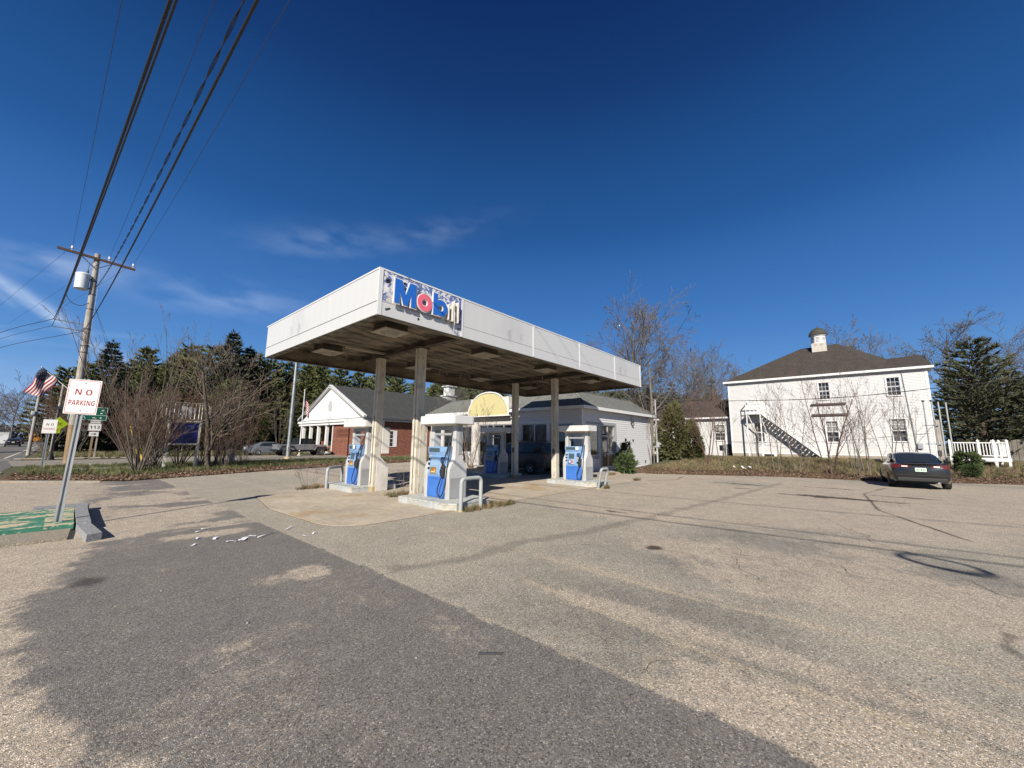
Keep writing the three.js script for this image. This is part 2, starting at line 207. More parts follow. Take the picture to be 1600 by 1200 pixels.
function pavementColor(x, z) {
  const n1 = fbm(x * 0.9, z * 0.9, 4, 101), n2 = fbm(x * 3.1, z * 3.1, 4, 111), n3 = fbm(x * 0.25, z * 0.25, 3, 121), n4 = fbm(x * 9, z * 9, 2, 131);
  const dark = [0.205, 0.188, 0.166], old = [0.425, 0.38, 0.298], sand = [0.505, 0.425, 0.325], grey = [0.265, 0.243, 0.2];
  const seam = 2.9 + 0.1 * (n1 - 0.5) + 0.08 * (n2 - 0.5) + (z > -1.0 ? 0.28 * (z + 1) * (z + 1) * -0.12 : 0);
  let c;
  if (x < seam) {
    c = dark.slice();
    // loose sand drifting in from the road edge and lying in shallow patches
    let s = 0;
    const edge = -0.02 + 0.52 * sstep(-6.2, -9, z) + 0.34 * sstep(-4.4, -3.2, z) + 0.42 * (n1 - 0.5) + 0.3 * (n2 - 0.5) + 0.12 * (n4 - 0.5);
    s = Math.max(s, 1 - sstep(edge - 0.12, edge + 0.22, x));
    if (z < -9.5) s = Math.max(s, sstep(0.5, 0.66, fbm(x * 0.55 + 2, z * 0.9, 4, 141)) * 0.95, (1 - sstep(0.4, 1.7, x + 1.6 * (n1 - 0.5))) * 0.9);
    for (const [sx, sz, rx, rz, a] of [[2.3, -5.46, 0.32, 0.42, 0.75], [1.9, -5.5, 0.3, 0.25, 0.4], [2.07, -10.8, 0.8, 0.45, 0.85], [1.95, -8.9, 0.75, 0.32, 0.9], [1.2, -13, 0.9, 0.6, 0.8], [2.2, -16.4, 0.4, 0.5, 0.5], [1.3, -4.0, 0.5, 0.2, 0.35], [2.55, -2.9, 0.2, 0.5, 0.25]]) { const q = Math.hypot((x - sx) / rx, (z - sz) / rz) + 0.9 * (n2 - 0.5) + 0.5 * (n1 - 0.5); s = Math.max(s, a * (1 - sstep(0.55, 1.15, q))); }
    s = Math.min(1, Math.max(s, 0.22 * sstep(0.5, 0.7, n1)) * (0.6 + 0.8 * n4));
    s = lerp(s, sstep(0.2, 0.8, s + 0.75 * (vnoise(x * 17, z * 17, 171) - 0.5) * (s > 0.02 ? 1 : 0)), 0.75);
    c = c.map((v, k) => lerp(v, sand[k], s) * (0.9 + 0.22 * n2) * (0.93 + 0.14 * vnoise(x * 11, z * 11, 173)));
    const oil = Math.hypot((x - 0.42) / 0.28, (z + 7.0) / 0.35) + 0.9 * (n2 - 0.5); if (oil < 1) c = c.map((v) => v * lerp(0.35, 1, sstep(0.35, 1, oil)));
  } else {
    c = old.slice();
    const gz = sstep(0.36, 0.6, fbm(x * 0.4 + 7, z * 0.4, 4, 151)) * (0.1 + 0.9 * sstep(-4.5, -1.4, z) * (x < 9 ? 1 : 0.5));
    c = c.map((v, k) => lerp(v, grey[k], Math.min(1, gz * (0.55 + 0.9 * vnoise(x * 13, z * 13, 175)))));
    let s = 0.75 * sstep(0.5, 0.68, fbm(x * 0.5 + 1, z * 0.22, 4, 161)) ;
    // sand sheet beside the seam near the camera and along old wheel tracks
    s = Math.max(s, (1 - sstep(3.4, 4.05, x + 0.7 * (n1 - 0.5))) * sstep(-1.6, -0.7, z + 0.5 * (n1 - 0.5)) * 0.95);
    s = Math.max(s, 0.75 * (1 - sstep(0.06, 0.34, Math.abs(x - 3.95 - 0.05 * n1))) * sstep(-3.6, -2.2, z) * (1 - sstep(1.6, 3, z)) * sstep(0.3, 0.55, n1 + 0.15));
    s = Math.max(s, 0.5 * (1 - sstep(0.02, 0.2, Math.abs(x - 5.0))) * sstep(0.35, 0.6, n1 + 0.1), 0.8 * sstep(8, 13, x) * sstep(0.4, 0.6, n3 + 0.12));
    s *= 0.75 + 0.5 * n4; s = lerp(s, sstep(0.2, 0.85, s + 0.75 * (vnoise(x * 17, z * 17, 171) - 0.5) * (s > 0.02 ? 1 : 0)), 0.75);
    c = c.map((v, k) => lerp(v, sand[k], Math.min(1, s)) * (0.88 + 0.26 * n2));
    const d = distLine(x, z, cracks[0]); c = c.map((v, k) => lerp(v, [0.12, 0.1, 0.08][k], 0.36 * (1 - sstep(0.04, 0.2, d + 0.24 * (n2 - 0.5)))));
    for (const [sx, sz, rx, rz] of [[16.8, -0.6, 0.35, 1.5], [19.5, -3.6, 0.18, 1.3], [20.3, -0.9, 0.15, 0.9], [17.6, -3.3, 0.16, 0.3], [6.6, -2.6, 0.14, 0.12], [9.3, -4.6, 0.1, 0.25], [18.6, 1.2, 0.15, 0.9]]) { const q = Math.hypot((x - sx) / rx, (z - sz) / rz) + 1.1 * (n2 - 0.5) + 0.4 * (n4 - 0.5); if (q < 1.1) c = c.map((v, k) => lerp([0.085, 0.06, 0.042][k], v, sstep(0.7, 1.1, q))); }
    const edgeS = 1 - sstep(0.0, 0.09, x - seam); c = c.map((v, k) => lerp(v, sand[k], 0.5 * edgeS * (0.4 + n4)));
  }
  for (let i = 1; i < cracks.length - 1; i++) { const d = distLine(x, z, cracks[i]); if (d < 0.1) c = c.map((v, k) => lerp(i > 0 && i < 4 ? [0.5, 0.42, 0.3][k] : v * 0.42, v, Math.max(sstep(0.012, 0.06, d + 0.05 * (n4 - 0.5)), 0.7 * sstep(0.56, 0.76, n1 + 0.3 * (n2 - 0.5))))); }
  return c;
}
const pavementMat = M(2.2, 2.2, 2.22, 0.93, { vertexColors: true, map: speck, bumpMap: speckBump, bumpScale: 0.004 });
function gridSheet(xs, zs, yf, cf) {
  const nx = xs.length, nz = zs.length, p = new Float32Array(nx * nz * 3), c = new Float32Array(nx * nz * 3), uv = new Float32Array(nx * nz * 2), idx = [];
  for (let j = 0; j < nz; j++) for (let i = 0; i < nx; i++) { const o = j * nx + i, q = cf(xs[i], zs[j]); p[3 * o] = xs[i]; p[3 * o + 1] = yf(xs[i], zs[j]); p[3 * o + 2] = zs[j]; uv[2 * o] = xs[i]; uv[2 * o + 1] = zs[j]; c.set(q, 3 * o); if (i + 1 < nx && j + 1 < nz) idx.push(o, o + nx, o + 1, o + 1, o + nx, o + nx + 1); }
  const g = new THREE.BufferGeometry(); g.setAttribute('position', new THREE.BufferAttribute(p, 3)); g.setAttribute('color', new THREE.BufferAttribute(c, 3)); g.setAttribute('uv', new THREE.BufferAttribute(uv, 2)); g.setIndex(idx); g.computeVertexNormals(); return g;
}
const steps = (...segs) => { const a = []; for (const [s, e, d] of segs) for (let v = s; v < e - 1e-6; v += d) a.push(v); a.push(segs[segs.length - 1][1]); return a; };
const fineX = steps([-14, -1.6, 0.8], [-1.6, 7, 0.04], [7, 12, 0.08], [12, 30, 0.16]), fineZ = steps([-29, -14, 0.12], [-14, -9, 0.07], [-9, 2, 0.04], [2, 5, 0.08], [5, 34, 0.6]);
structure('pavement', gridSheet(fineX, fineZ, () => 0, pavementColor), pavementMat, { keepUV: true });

const earthMat = M(1, 1, 1, 0.97, { vertexColors: true, map: fineNoise, bumpMap: speckBump, bumpScale: 0.02 });
function earthColor(x, z) { const n = fbm(x * 0.35, z * 0.35, 4, 201), m = fbm(x * 2.2, z * 2.2, 3, 211), g = sstep(0.36, 0.6, n); return [0, 1, 2].map((k) => lerp([0.19, 0.135, 0.085][k], [0.1, 0.115, 0.045][k], g) * (0.7 + 0.6 * m)); }
// height of the bank that rises from the lot to the white house
const litterEdge = (z) => (z < -8.5 ? 22.4 : z < -2.6 ? lerp(22.4, 25.8, (z + 8.5) / 5.9) : z < 1.2 ? lerp(25.8, 26.3, (z + 2.6) / 3.8) : z < 6 ? lerp(26.3, 29.4, (z - 1.2) / 4.8) : lerp(29.4, 34, Math.min(1, (z - 6) / 10)));
function bankH(x, z) { const e = z < -11 ? 29 : litterEdge(z), t = (x - e) / (41 - e); return 0.012 + 0.58 * sstep(-0.02, 0.75, t) + (t > 0.02 ? 0.05 * (fbm(x * 0.8, z * 0.8, 3, 301) - 0.5) * sstep(0, 0.1, t) : 0); }
function bankColor(x, z) {
  const d = x - litterEdge(z), n = fbm(x * 1.1, z * 1.1, 4, 221), m = fbm(x * 5, z * 5, 3, 231), w = 1 - sstep(0.8, 3.4, d + 2.2 * (n - 0.5));
  const earth = earthColor(x, z).map((v, k) => lerp(v, [0.16, 0.115, 0.07][k], 0.45)), leaf = [0.2, 0.115, 0.07]; return earth.map((v, k) => lerp(v, leaf[k], w * (0.7 + 0.3 * m)) * (0.8 + 0.4 * m));
}
{
  // rows follow the lot's curving edge so that the bank starts exactly there
  const zs = steps([-60, -11.2, 2], [-11.2, 12, 0.22], [12, 60, 3]), us = steps([0, 6, 0.22], [6, 20, 0.7], [20, 130, 5]), nx = us.length, nz = zs.length, p = [], c = [], uv = [], idx = [];
  for (let j = 0; j < nz; j++) for (let i = 0; i < nx; i++) { const z = zs[j], e = z < -11.1 ? 29.1 : litterEdge(z), x = e + us[i] + (i ? 0 : 0.25 * (fbm(z * 1.3, 2, 3, 7) - 0.5)); p.push(x, i ? bankH(x, z) : 0.004, z); c.push(...bankColor(x, z)); uv.push(x, z); if (i + 1 < nx && j + 1 < nz) { const o = j * nx + i; idx.push(o, o + nx, o + 1, o + 1, o + nx, o + nx + 1); } }
  const g = new THREE.BufferGeometry(); g.setAttribute('position', new THREE.Float32BufferAttribute(p, 3)); g.setAttribute('color', new THREE.Float32BufferAttribute(c, 3)); g.setAttribute('uv', new THREE.Float32BufferAttribute(uv, 2)); g.setIndex(idx); g.computeVertexNormals();
  structure('earth_bank', g, earthMat, { keepUV: true });
}
structure('ground', gridSheet(steps([-900, -60, 60], [-60, 100, 2], [100, 900, 60]), steps([-900, -120, 60], [-120, 60, 2], [60, 900, 60]), () => -0.03, earthColor), earthMat, { keepUV: true });
// verge: leaf litter along the lot, then lawn strips, sidewalks, the side street and the post-office drive
const vergeEdge = (x) => (x < 2 ? lerp(-25.6, -22, Math.min(1, Math.max(0, (x + 1.4) / 3.2))) : x < 8 ? lerp(-22, -24.4, (x - 2) / 6) : lerp(-24.4, -27.4, Math.min(1, (x - 8) / 11)));
{
  const xs = steps([-1.6, 26, 0.25]), p = [], c = [], uv = [], idx = [], N = 46;
  xs.forEach((x, i) => { for (let j = 0; j < N; j++) { const e = vergeEdge(x) + 0.3 * (fbm(x * 1.5, 3, 3, 8) - 0.5), z = lerp(e, -33.8, (j / (N - 1)) ** 1.3), d = e - z; const n = fbm(x * 1.2, z * 1.2, 4, 241), m = fbm(x * 5, z * 5, 3, 251), w = 1 - sstep(0.5, 1.7, d + 1.4 * (n - 0.5)); const gr = earthColor(x * 1.3 + 40, z).map((v, k) => lerp(v, [0.085, 0.115, 0.035][k], 0.5)); p.push(x, j ? 0.02 + 0.06 * sstep(0, 1.5, d) + 0.03 * (m - 0.5) * (j < N - 1 ? 1 : 0) : 0.003, z); c.push(...gr.map((v, k) => lerp(v, [0.2, 0.12, 0.075][k], w * (0.65 + 0.35 * m)) * (0.75 + 0.5 * m))); uv.push(x, z); if (i + 1 < xs.length && j + 1 < N) { const o = i * N + j; idx.push(o, o + N, o + 1, o + 1, o + N, o + N + 1); } } });
  const g = new THREE.BufferGeometry(); g.setAttribute('position', new THREE.Float32BufferAttribute(p, 3)); g.setAttribute('color', new THREE.Float32BufferAttribute(c, 3)); g.setAttribute('uv', new THREE.Float32BufferAttribute(uv, 2)); g.setIndex(idx.flatMap((_, i) => i % 3 ? [] : [idx[i], idx[i + 2], idx[i + 1]])); g.computeVertexNormals();
  if (g.attributes.normal.getY(5) < 0) { g.setIndex(idx); g.computeVertexNormals(); }
  structure('grass_verge', g, earthMat, { keepUV: true });
}
const roadMat = M(0.36, 0.34, 0.31, 0.93, { map: speck, bumpMap: speckBump, bumpScale: 0.004 }), driveMat = M(0.66, 0.59, 0.48, 0.93, { map: speck, bumpMap: speckBump, bumpScale: 0.004 });
structure('road', [slab([[-14, -29], [-1.6, -29], [-2.6, -420], [-13, -420]], 0.0, 0.02), slab([[-60, -14], [-14.01, -14], [-14.01, -420], [-60, -420]], -0.012, 0.01)], roadMat);
structure('side_street', slab([[-1.59, -36.8], [4, -36.2], [9, -34.6], [40, -34.6], [40, -47.5], [9, -47.5], [3, -44.5], [-2.2, -45]], 0.008, 0.02), driveMat);
structure('sidewalk', [slab([[-0.6, -29.2], [3.6, -28.9], [3.6, -30.0], [-0.6, -30.3]], 0.15, 0.16), slab([[-0.8, -35.2], [4.4, -34.5], [4.4, -35.4], [-0.8, -36.3]], 0.1, 0.12), slab([[-2.1, -48], [6, -47.6], [6, -48.6], [-2.1, -49]], 0.05, 0.06)], mat.walk);
structure('roadside_kerb', [bx(-1.9, -1.5, -0.02, 0.1, -29.2, -24.4), slab([[-1.5, -24.3], [1.2, -21.9], [1.2, -22.15], [-1.5, -24.7]], 0.06, 0.08)], M(0.33, 0.3, 0.25, 0.9, { map: concreteTex }));
structure('road_marking', [bx(-7.4, -7.25, 0.003, 0.006, -400, -48), bx(-7.1, -6.95, 0.003, 0.006, -400, -48), bx(-2.7, -2.55, 0.003, 0.006, -120, -50), bx(-12, -2.2, 0.003, 0.006, -47.2, -46.7)], M(0.66, 0.63, 0.55, 0.8, { map: fineNoise }));
// tar-sealed crack ribbons
{
  const R = RNG(5), pos = [];
  for (const L of [cracks[5], cracks[6]]) for (let i = 0; i + 1 < L.length; i++) { const n = 8; let last = null; for (let k = 0; k <= n; k++) { const t = k / n, x = lerp(L[i][0], L[i + 1][0], t) + (R() - 0.5) * 0.05, z = lerp(L[i][1], L[i + 1][1], t) + (R() - 0.5) * 0.05, dx = L[i + 1][0] - L[i][0], dz = L[i + 1][1] - L[i][1], l = Math.hypot(dx, dz), w = 0.003 + 0.007 * R(); const a = [x - dz / l * w, 0.004, z + dx / l * w], b = [x + dz / l * w, 0.004, z - dx / l * w]; if (last) pos.push(...last[0], ...a, ...last[1], ...last[1], ...a, ...b); last = [a, b]; } }
  // hairline cracks wandering over the old surface
  for (let c = 0; c < 26; c++) { let x = 3.2 + 13 * R() ** 1.4, z = -6.5 + 8.5 * R(), a = R() * 6.28, last = null; const n = 14 + Math.floor(26 * R()), w0 = 0.0022 + 0.003 * R(); for (let k = 0; k < n; k++) { a += (R() - 0.5) * 1.1; const w = w0 * (0.4 + R()) * (1 - k / n * 0.6), A = [x - Math.sin(a) * w, 0.004, z + Math.cos(a) * w], B = [x + Math.sin(a) * w, 0.004, z - Math.cos(a) * w]; if (last) pos.push(...last[0], ...A, ...last[1], ...last[1], ...A, ...B); last = [A, B]; x += Math.cos(a) * 0.07; z += Math.sin(a) * 0.07; if (x < 3.05) break; } }
  structure('pavement_crack', tris(pos), M(0.03, 0.026, 0.022, 0.95, { side: THREE.DoubleSide }));
}
// concrete fuelling pad: separate slabs with open joints, rounded toward the street
{
  const pad = new THREE.Group(); pad.name = 'concrete_pad'; pad.userData.kind = 'structure'; scene.add(pad);
  const xs = [3.7, 8.3, 12.9, 17.6], zs = [-7.55, -11.0, -14.6], j = 0.012;
  for (let a = 0; a < 3; a++) for (let b = 0; b < 2; b++) {
    const x0 = xs[a] + j, x1 = xs[a + 1] - j, z0 = zs[b] - j, z1 = zs[b + 1] + j;
    let pts = [[x0, z0], [x1, z0], [x1, z1], [x0, z1]];
    if (a === 0 && b === 0) { pts = [[x1, z0], [x1, z1], [x0 - 0.12, z1]]; for (let k = 0; k <= 6; k++) { const t = k / 6 * Math.PI / 2; pts.push([x0 + 0.75 - 0.82 * Math.cos(t), z0 - 0.9 + 0.9 * Math.sin(t)]); } }
    if (a === 0 && b === 1) { pts = [[x0 - 0.12, z0], [x1, z0], [x1, z1], [x0 + 1.5, z1], [x0 + 0.35, z1 + 0.9]]; }
    { const mx = (x0 + x1) / 2, mz = (z0 + z1) / 2; part(pad, 'joint_soil', slab(pts.map(([x, z]) => [mx + (x - mx) * 1.008, mz + (z - mz) * 1.011]), 0.0035 + 0.0006 * (a * 2 + b), 0.02), M(0.16, 0.13, 0.095, 0.95, { map: fineNoise })); }
    part(pad, 'slab', slab(pts, 0.009 + 0.004 * hash2(a, b, 3), 0.1), mat.concrete);
  }
}
// kerbed island painted green, its face worn, with a granite end kerb
{
  const isl = new THREE.Group(); isl.name = 'kerb_island'; isl.userData.kind = 'structure'; scene.add(isl);
  const greenTex = tex(512, 512, (u, v, i, j) => { const n = fbm(u * 6, v * 22, 5, 401), f = fbm(u * 60, v * 60, 2, 402), w = sstep(0.44, 0.58, n + 0.35 * (f - 0.5)); const g = [52 + 30 * f, 116 + 34 * f, 94 + 30 * f], s = [196 + 30 * f, 178 + 28 * f, 146 + 26 * f]; return g.map((x, k) => lerp(x, s[k], w)); }, [1 / 3.2, 1 / 3.2]);
  part(isl, 'painted_top', slab([[-9, -11.0], [0.36, -11.0], [0.4, -13.5], [-9, -13.9]], 0.12, 0.1), M(0.9, 0.9, 0.9, 0.85, { map: greenTex, bumpMap: speckBump, bumpScale: 0.004 }));
  part(isl, 'worn_apron', slab([[-9, -9.9], [0.28, -10.05], [0.33, -10.98], [-9, -10.98]], 0.05, 0.05), M(0.85, 0.74, 0.56, 0.95, { map: speck, bumpMap: speckBump, bumpScale: 0.008 }));
  let prev = [[0.48, -9.62], [0.66, -9.68]];
  for (const q of [[[0.39, -10.9], [0.57, -10.88]], [[0.4, -12.2], [0.58, -12.2]], [[0.42, -13.6], [0.6, -13.55]]]) {
    part(isl, 'kerb_stone', slab([[prev[0][0], prev[0][1] - 0.012], [prev[1][0], prev[1][1] - 0.012], q[1], q[0]], prev[0][1] > -10 ? 0.12 : 0.15, 0.2), mat.granite); prev = q;
  }
  part(isl, 'kerb_stone', slab([[-0.2, -13.62], [0.62, -13.6], [0.66, -14.0], [-0.2, -14.0]], 0.15, 0.18), mat.granite);
}

// ------------------------------------------------------------------ fuel canopy
const CX = 4.05, CZ = -7.28, CL = 13.68, CW = 6.91, CH0 = 4.33, CH1 = 5.34, SOF = 4.8;
const colSpots = [[7.12, -9.96], [7.12, -12.31], [14.46, -9.96], [14.46, -12.31]];
{
  const t = thing('fuel_canopy', 'white flat fuel station canopy on four columns with a dirty brown underside', 'canopy', [CX, 0, CZ]);
  // local x runs along the long face, z from 0 (street side) to -CW
  const split = 4.63, cuts = [0.02, 2.36, 5.36, 8.14, 10.98, CL - 0.02];
  for (let i = 0; i + 1 < cuts.length; i++) for (const z of [0, -CW]) {
    const a = cuts[i] + 0.006, b = cuts[i + 1] - 0.006, o = z === 0 ? [-0.05, 0] : [-CW, -CW + 0.05];
    if (!(i === 0 && z === 0)) part(t, 'fascia_panel', rbx(a, b, split + 0.004, CH1, ...o, 0.008), mat.fascia);
    part(t, 'fascia_lip', rbx(a, b, CH0, split - 0.004, o[0] + (z ? -0.004 : 0.004), o[1] + (z ? -0.004 : 0.004), 0.008), mat.fascia);
    if (i) part(t, 'joint_cover', rbx(cuts[i] - 0.035, cuts[i] + 0.035, CH0 + 0.01, CH1 - 0.005, o[0] + 0.01, o[1] + (z ? 0.0 : 0.012), 0.005), mat.fasciaTrim);
  }
  for (const x of [0, CL]) for (let i = 0; i < 3; i++) {
    const a = -CW + 0.052 + i * (CW - 0.104) / 3 + 0.001, b = -CW + 0.052 + (i + 1) * (CW - 0.104) / 3 - 0.001, o = x === 0 ? [-0.0, 0.05] : [CL - 0.05, CL];
    part(t, 'fascia_panel', rbx(o[0], o[1], split + 0.012, CH1, a, b, 0.004), mat.fascia);
    part(t, 'fascia_lip', rbx(o[0] - 0.004, o[1] + 0.004, CH0, split - 0.01, a, b, 0.004), mat.fascia);
  }
  part(t, 'cap_flashing', [bx(-0.012, CL + 0.012, CH1, CH1 + 0.035, -0.1, 0.01), bx(-0.012, CL + 0.012, CH1, CH1 + 0.035, -CW - 0.012, -CW + 0.1), bx(-0.012, 0.1, CH1 + 0.002, CH1 + 0.037, -CW + 0.1, -0.1), bx(CL - 0.1, CL + 0.012, CH1 + 0.002, CH1 + 0.037, -CW + 0.1, -0.1)], mat.fasciaTrim);
  for (const x of [-0.012, CL - 0.085]) part(t, 'corner_trim', bx(x, x + 0.097, CH0 - 0.002, CH1 - 0.001, -0.02, 0.012), mat.fasciaTrim);
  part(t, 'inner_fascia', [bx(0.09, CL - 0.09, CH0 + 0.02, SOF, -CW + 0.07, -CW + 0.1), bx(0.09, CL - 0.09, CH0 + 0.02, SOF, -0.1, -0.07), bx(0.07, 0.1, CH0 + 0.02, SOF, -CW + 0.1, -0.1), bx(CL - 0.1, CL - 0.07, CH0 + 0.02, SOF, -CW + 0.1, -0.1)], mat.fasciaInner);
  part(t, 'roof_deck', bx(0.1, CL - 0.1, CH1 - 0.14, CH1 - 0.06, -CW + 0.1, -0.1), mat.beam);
  part(t, 'lip_flange', [bx(0.03, CL - 0.03, CH0 - 0.012, CH0 - 0.002, -0.18, -0.01), bx(0.03, CL - 0.03, CH0 - 0.012, CH0 - 0.002, -CW + 0.01, -CW + 0.18), bx(0.01, 0.18, CH0 - 0.014, CH0 - 0.004, -CW + 0.18, -0.18), bx(CL - 0.18, CL - 0.01, CH0 - 0.014, CH0 - 0.004, -CW + 0.18, -0.18)], M(0.3, 0.28, 0.25, 0.8, { map: soffitTex }));
  // metal deck strips, each hanging a little differently
  const n = 17, R = RNG(77);
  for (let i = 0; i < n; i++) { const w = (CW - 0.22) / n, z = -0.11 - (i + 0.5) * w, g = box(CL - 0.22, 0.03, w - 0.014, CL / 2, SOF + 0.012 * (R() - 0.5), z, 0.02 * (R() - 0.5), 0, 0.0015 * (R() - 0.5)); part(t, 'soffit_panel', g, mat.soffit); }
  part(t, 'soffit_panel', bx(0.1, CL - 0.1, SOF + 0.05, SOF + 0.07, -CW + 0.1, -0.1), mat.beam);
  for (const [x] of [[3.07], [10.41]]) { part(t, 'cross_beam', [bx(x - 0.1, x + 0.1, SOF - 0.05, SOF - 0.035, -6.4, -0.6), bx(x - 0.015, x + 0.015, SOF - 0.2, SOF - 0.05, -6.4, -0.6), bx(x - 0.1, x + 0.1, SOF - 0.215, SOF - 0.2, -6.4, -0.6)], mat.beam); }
  // eight box lights
  for (const lx of [1.45, 5.05, 8.55, 12.15]) for (const lz of [-1.85, -5.6]) {
    const g = part(t, 'canopy_light', bx(lx - 0.32, lx + 0.32, SOF - 0.2, SOF - 0.02, lz - 0.32, lz + 0.32), mat.lampBox);
    part(g, 'trim_plate', [bx(lx - 0.38, lx + 0.38, SOF - 0.225, SOF - 0.2, lz - 0.38, lz - 0.2), bx(lx - 0.38, lx + 0.38, SOF - 0.225, SOF - 0.2, lz + 0.2, lz + 0.38), bx(lx - 0.38, lx - 0.2, SOF - 0.225, SOF - 0.2, lz - 0.2, lz + 0.2), bx(lx + 0.2, lx + 0.38, SOF - 0.225, SOF - 0.2, lz - 0.2, lz + 0.2)], mat.lens);
    const l = new THREE.CylinderGeometry(0.27, 0.17, 0.1, 4, 1); l.rotateY(Math.PI / 4); l.translate(lx, SOF - 0.255, lz); part(g, 'lens', l, mat.lens);
  }
  // loose wire ends and torn strips that hang from the deck
  for (let i = 0; i < 46; i++) { const x = 0.6 + R() * (CL - 1.2), z = -0.5 - R() * (CW - 1), l = 0.08 + 0.22 * R(); part(t, 'hanging_strip', box(0.012 + 0.02 * R(), l, 0.006, x, SOF - l / 2, z, 0.3 * (R() - 0.5), R() * 3, 0.4 * (R() - 0.5)), mat.lens); }
  part(t, 'conduit', [rod(V(2.2, SOF - 0.05, -4.9), V(3.4, SOF - 0.12, -4.6), 0.03), rod(V(3.2, SOF - 0.04, -2.6), V(10.2, SOF - 0.04, -2.7), 0.02), rod(V(3.2, SOF - 0.04, -4.3), V(12.2, SOF - 0.04, -4.3), 0.02), rod(V(5.05, SOF - 0.03, -1.85), V(5.05, SOF - 0.03, -5.6), 0.015), rod(V(8.55, SOF - 0.03, -1.85), V(8.55, SOF - 0.03, -5.6), 0.015), bx(1.6, 2.95, SOF - 0.16, SOF - 0.1, -4.75, -4.65)], mat.lens);
  // columns
  colSpots.forEach(([wx, wz], i) => {
    const x = wx - CX, z = wz - CZ;
    const c = part(t, 'column', [rbx(x - 0.125, x + 0.125, 0, SOF - 0.2, z - 0.125, z - 0.02, 0.012), rbx(x - 0.125, x + 0.125, 0, SOF - 0.2, z + 0.02, z + 0.125, 0.012), bx(x - 0.09, x + 0.09, 0, SOF - 0.2, z - 0.06, z + 0.06)], mat.column);
    part(c, 'base_boot', rbx(x - 0.134, x + 0.134, 0, 0.13 + 0.05 * hash2(i, 2), z - 0.134, z + 0.134, 0.012), mat.rust);
    part(c, 'capital', bx(x - 0.2, x + 0.2, SOF - 0.24, SOF - 0.2, z - 0.2, z + 0.2), mat.beam);
    part(c, 'downpipe', rod(V(x - 0.15, 0.3, z + 0.0), V(x - 0.15, i < 2 ? 2.5 : 4.2, z), 0.022), mat.column);
    if (i === 1) { part(c, 'cable_box', rbx(x + 0.14, x + 0.44, 1.25, 2.15, z - 0.03, z + 0.13, 0.02), mat.offWhite); part(c, 'guard_panel', extrude([[-0.02, 0.02], [0.42, 0.02], [0.42, 0.85], [0.06, 1.18], [-0.02, 1.18]], 0.02).translate(x, 0, z + 0.14), mat.offWhite); }
    if (i === 0) part(c, 'guard_panel', extrude([[0.0, 0.0], [0.26, 0.0], [0.26, 2.26], [0.02, 2.5], [0.0, 2.5]], 0.02).translate(x - 0.02, 0.02, z + 0.14), mat.column);
    if (i > 1) part(c, 'switch_box', rbx(x - 0.17, x - 0.127, 1.2, 1.42, z - 0.05, z + 0.06, 0.01), mat.darkSteel);
  });
  // sign bay: peeled panel with three letters left and the bare channels of two more
  const peel = tex(1024, 320, (u, v, i, j) => {
    const n = fbm(u * 30, v * 9, 5, 501), m = fbm(u * 70, v * 22, 3, 503), top = sstep(0.25, 1, v), right = sstep(0.8, 0.97, u);
    const blue = sstep(0.5, 0.56, n * 0.62 + m * 0.38 + 0.07 * top + 0.1 * right - 0.03); const gr = sstep(0.56, 0.66, fbm(u * 50, v * 4, 4, 507));
    let c = [232, 231, 230]; c = c.map((x, k) => lerp(x, [176, 176, 180][k], 0.5 * gr)); c = c.map((x, k) => lerp(x, [62, 86, 158][k], blue * (0.55 + 0.45 * hash2(i >> 2, j >> 2, 5)))); if (m > 0.8 && n < 0.42) c = [196, 150, 104]; return c;
  }, [1, 1]);
  const pg = new THREE.PlaneGeometry(2.24, 0.69); part(t, 'fascia_panel', bx(0.026, 2.354, split + 0.004, CH1, -0.05, -0.004), mat.fascia);
  pg.translate(1.21, 4.995, 0.0); part(t, 'peeled_panel', [pg], M(0.82, 0.82, 0.82, 0.7, { map: peel }), { keepUV: true, label: 'patch of white panel with flaking blue paint around the letters' });
  const shapeOf = (pts) => new THREE.Shape(pts.map(([x, y]) => new THREE.Vector2(x, y)));
  const ring = (cx, cy, ro, ri, sx = 1) => { const s = new THREE.Shape(), h = new THREE.Path(); s.absellipse(cx, cy, ro * sx, ro, 0, Math.PI * 2); h.absellipse(cx, cy, ri * sx, ri, 0, Math.PI * 2, true); s.holes.push(h); return s; };
  const grow = (d) => ({
    M: shapeOf([[0 - d, 0 - d], [0.125 + d, 0 - d], [0.125 + d, 0.3], [0.222 - d * 0.3, 0 - d], [0.328 + d * 0.3, 0 - d], [0.425 - d, 0.3], [0.425 - d, 0 - d], [0.55 + d, 0 - d], [0.55 + d, 0.545 + d], [0.38 - d * 0.6, 0.545 + d], [0.275, 0.22 + d * 1.5], [0.17 + d * 0.6, 0.545 + d], [0 - d, 0.545 + d]]),
    o: ring(0, 0, 0.205 + d, 0.085 - d * 0.8, 0.98),
    bs: shapeOf([[0 - d, 0 - d], [0.115 + d, 0 - d], [0.115 + d, 0.53 + d], [0 - d, 0.53 + d]]), bb: ring(0, 0, 0.2 + d, 0.08 - d * 0.8, 0.98),
  });
  const face = grow(0), edge = grow(0.022), blueM = M(0.02, 0.13, 0.5, 0.4), pinkM = M(0.75, 0.14, 0.2, 0.45), rim = mat.white;
  const letter = (kids, fm) => { const l = part(t, 'sign_letter', kids.map(([, e, x, y, dz = 0]) => new THREE.ExtrudeGeometry(e, { depth: 0.03, bevelEnabled: false, curveSegments: 28 }).translate(x, y, 0.07 - dz)), rim); part(l, 'letter_face', kids.map(([f, , x, y, dz = 0]) => new THREE.ExtrudeGeometry(f, { depth: 0.012, bevelEnabled: false, curveSegments: 28 }).translate(x, y, 0.099 + dz)), fm); };
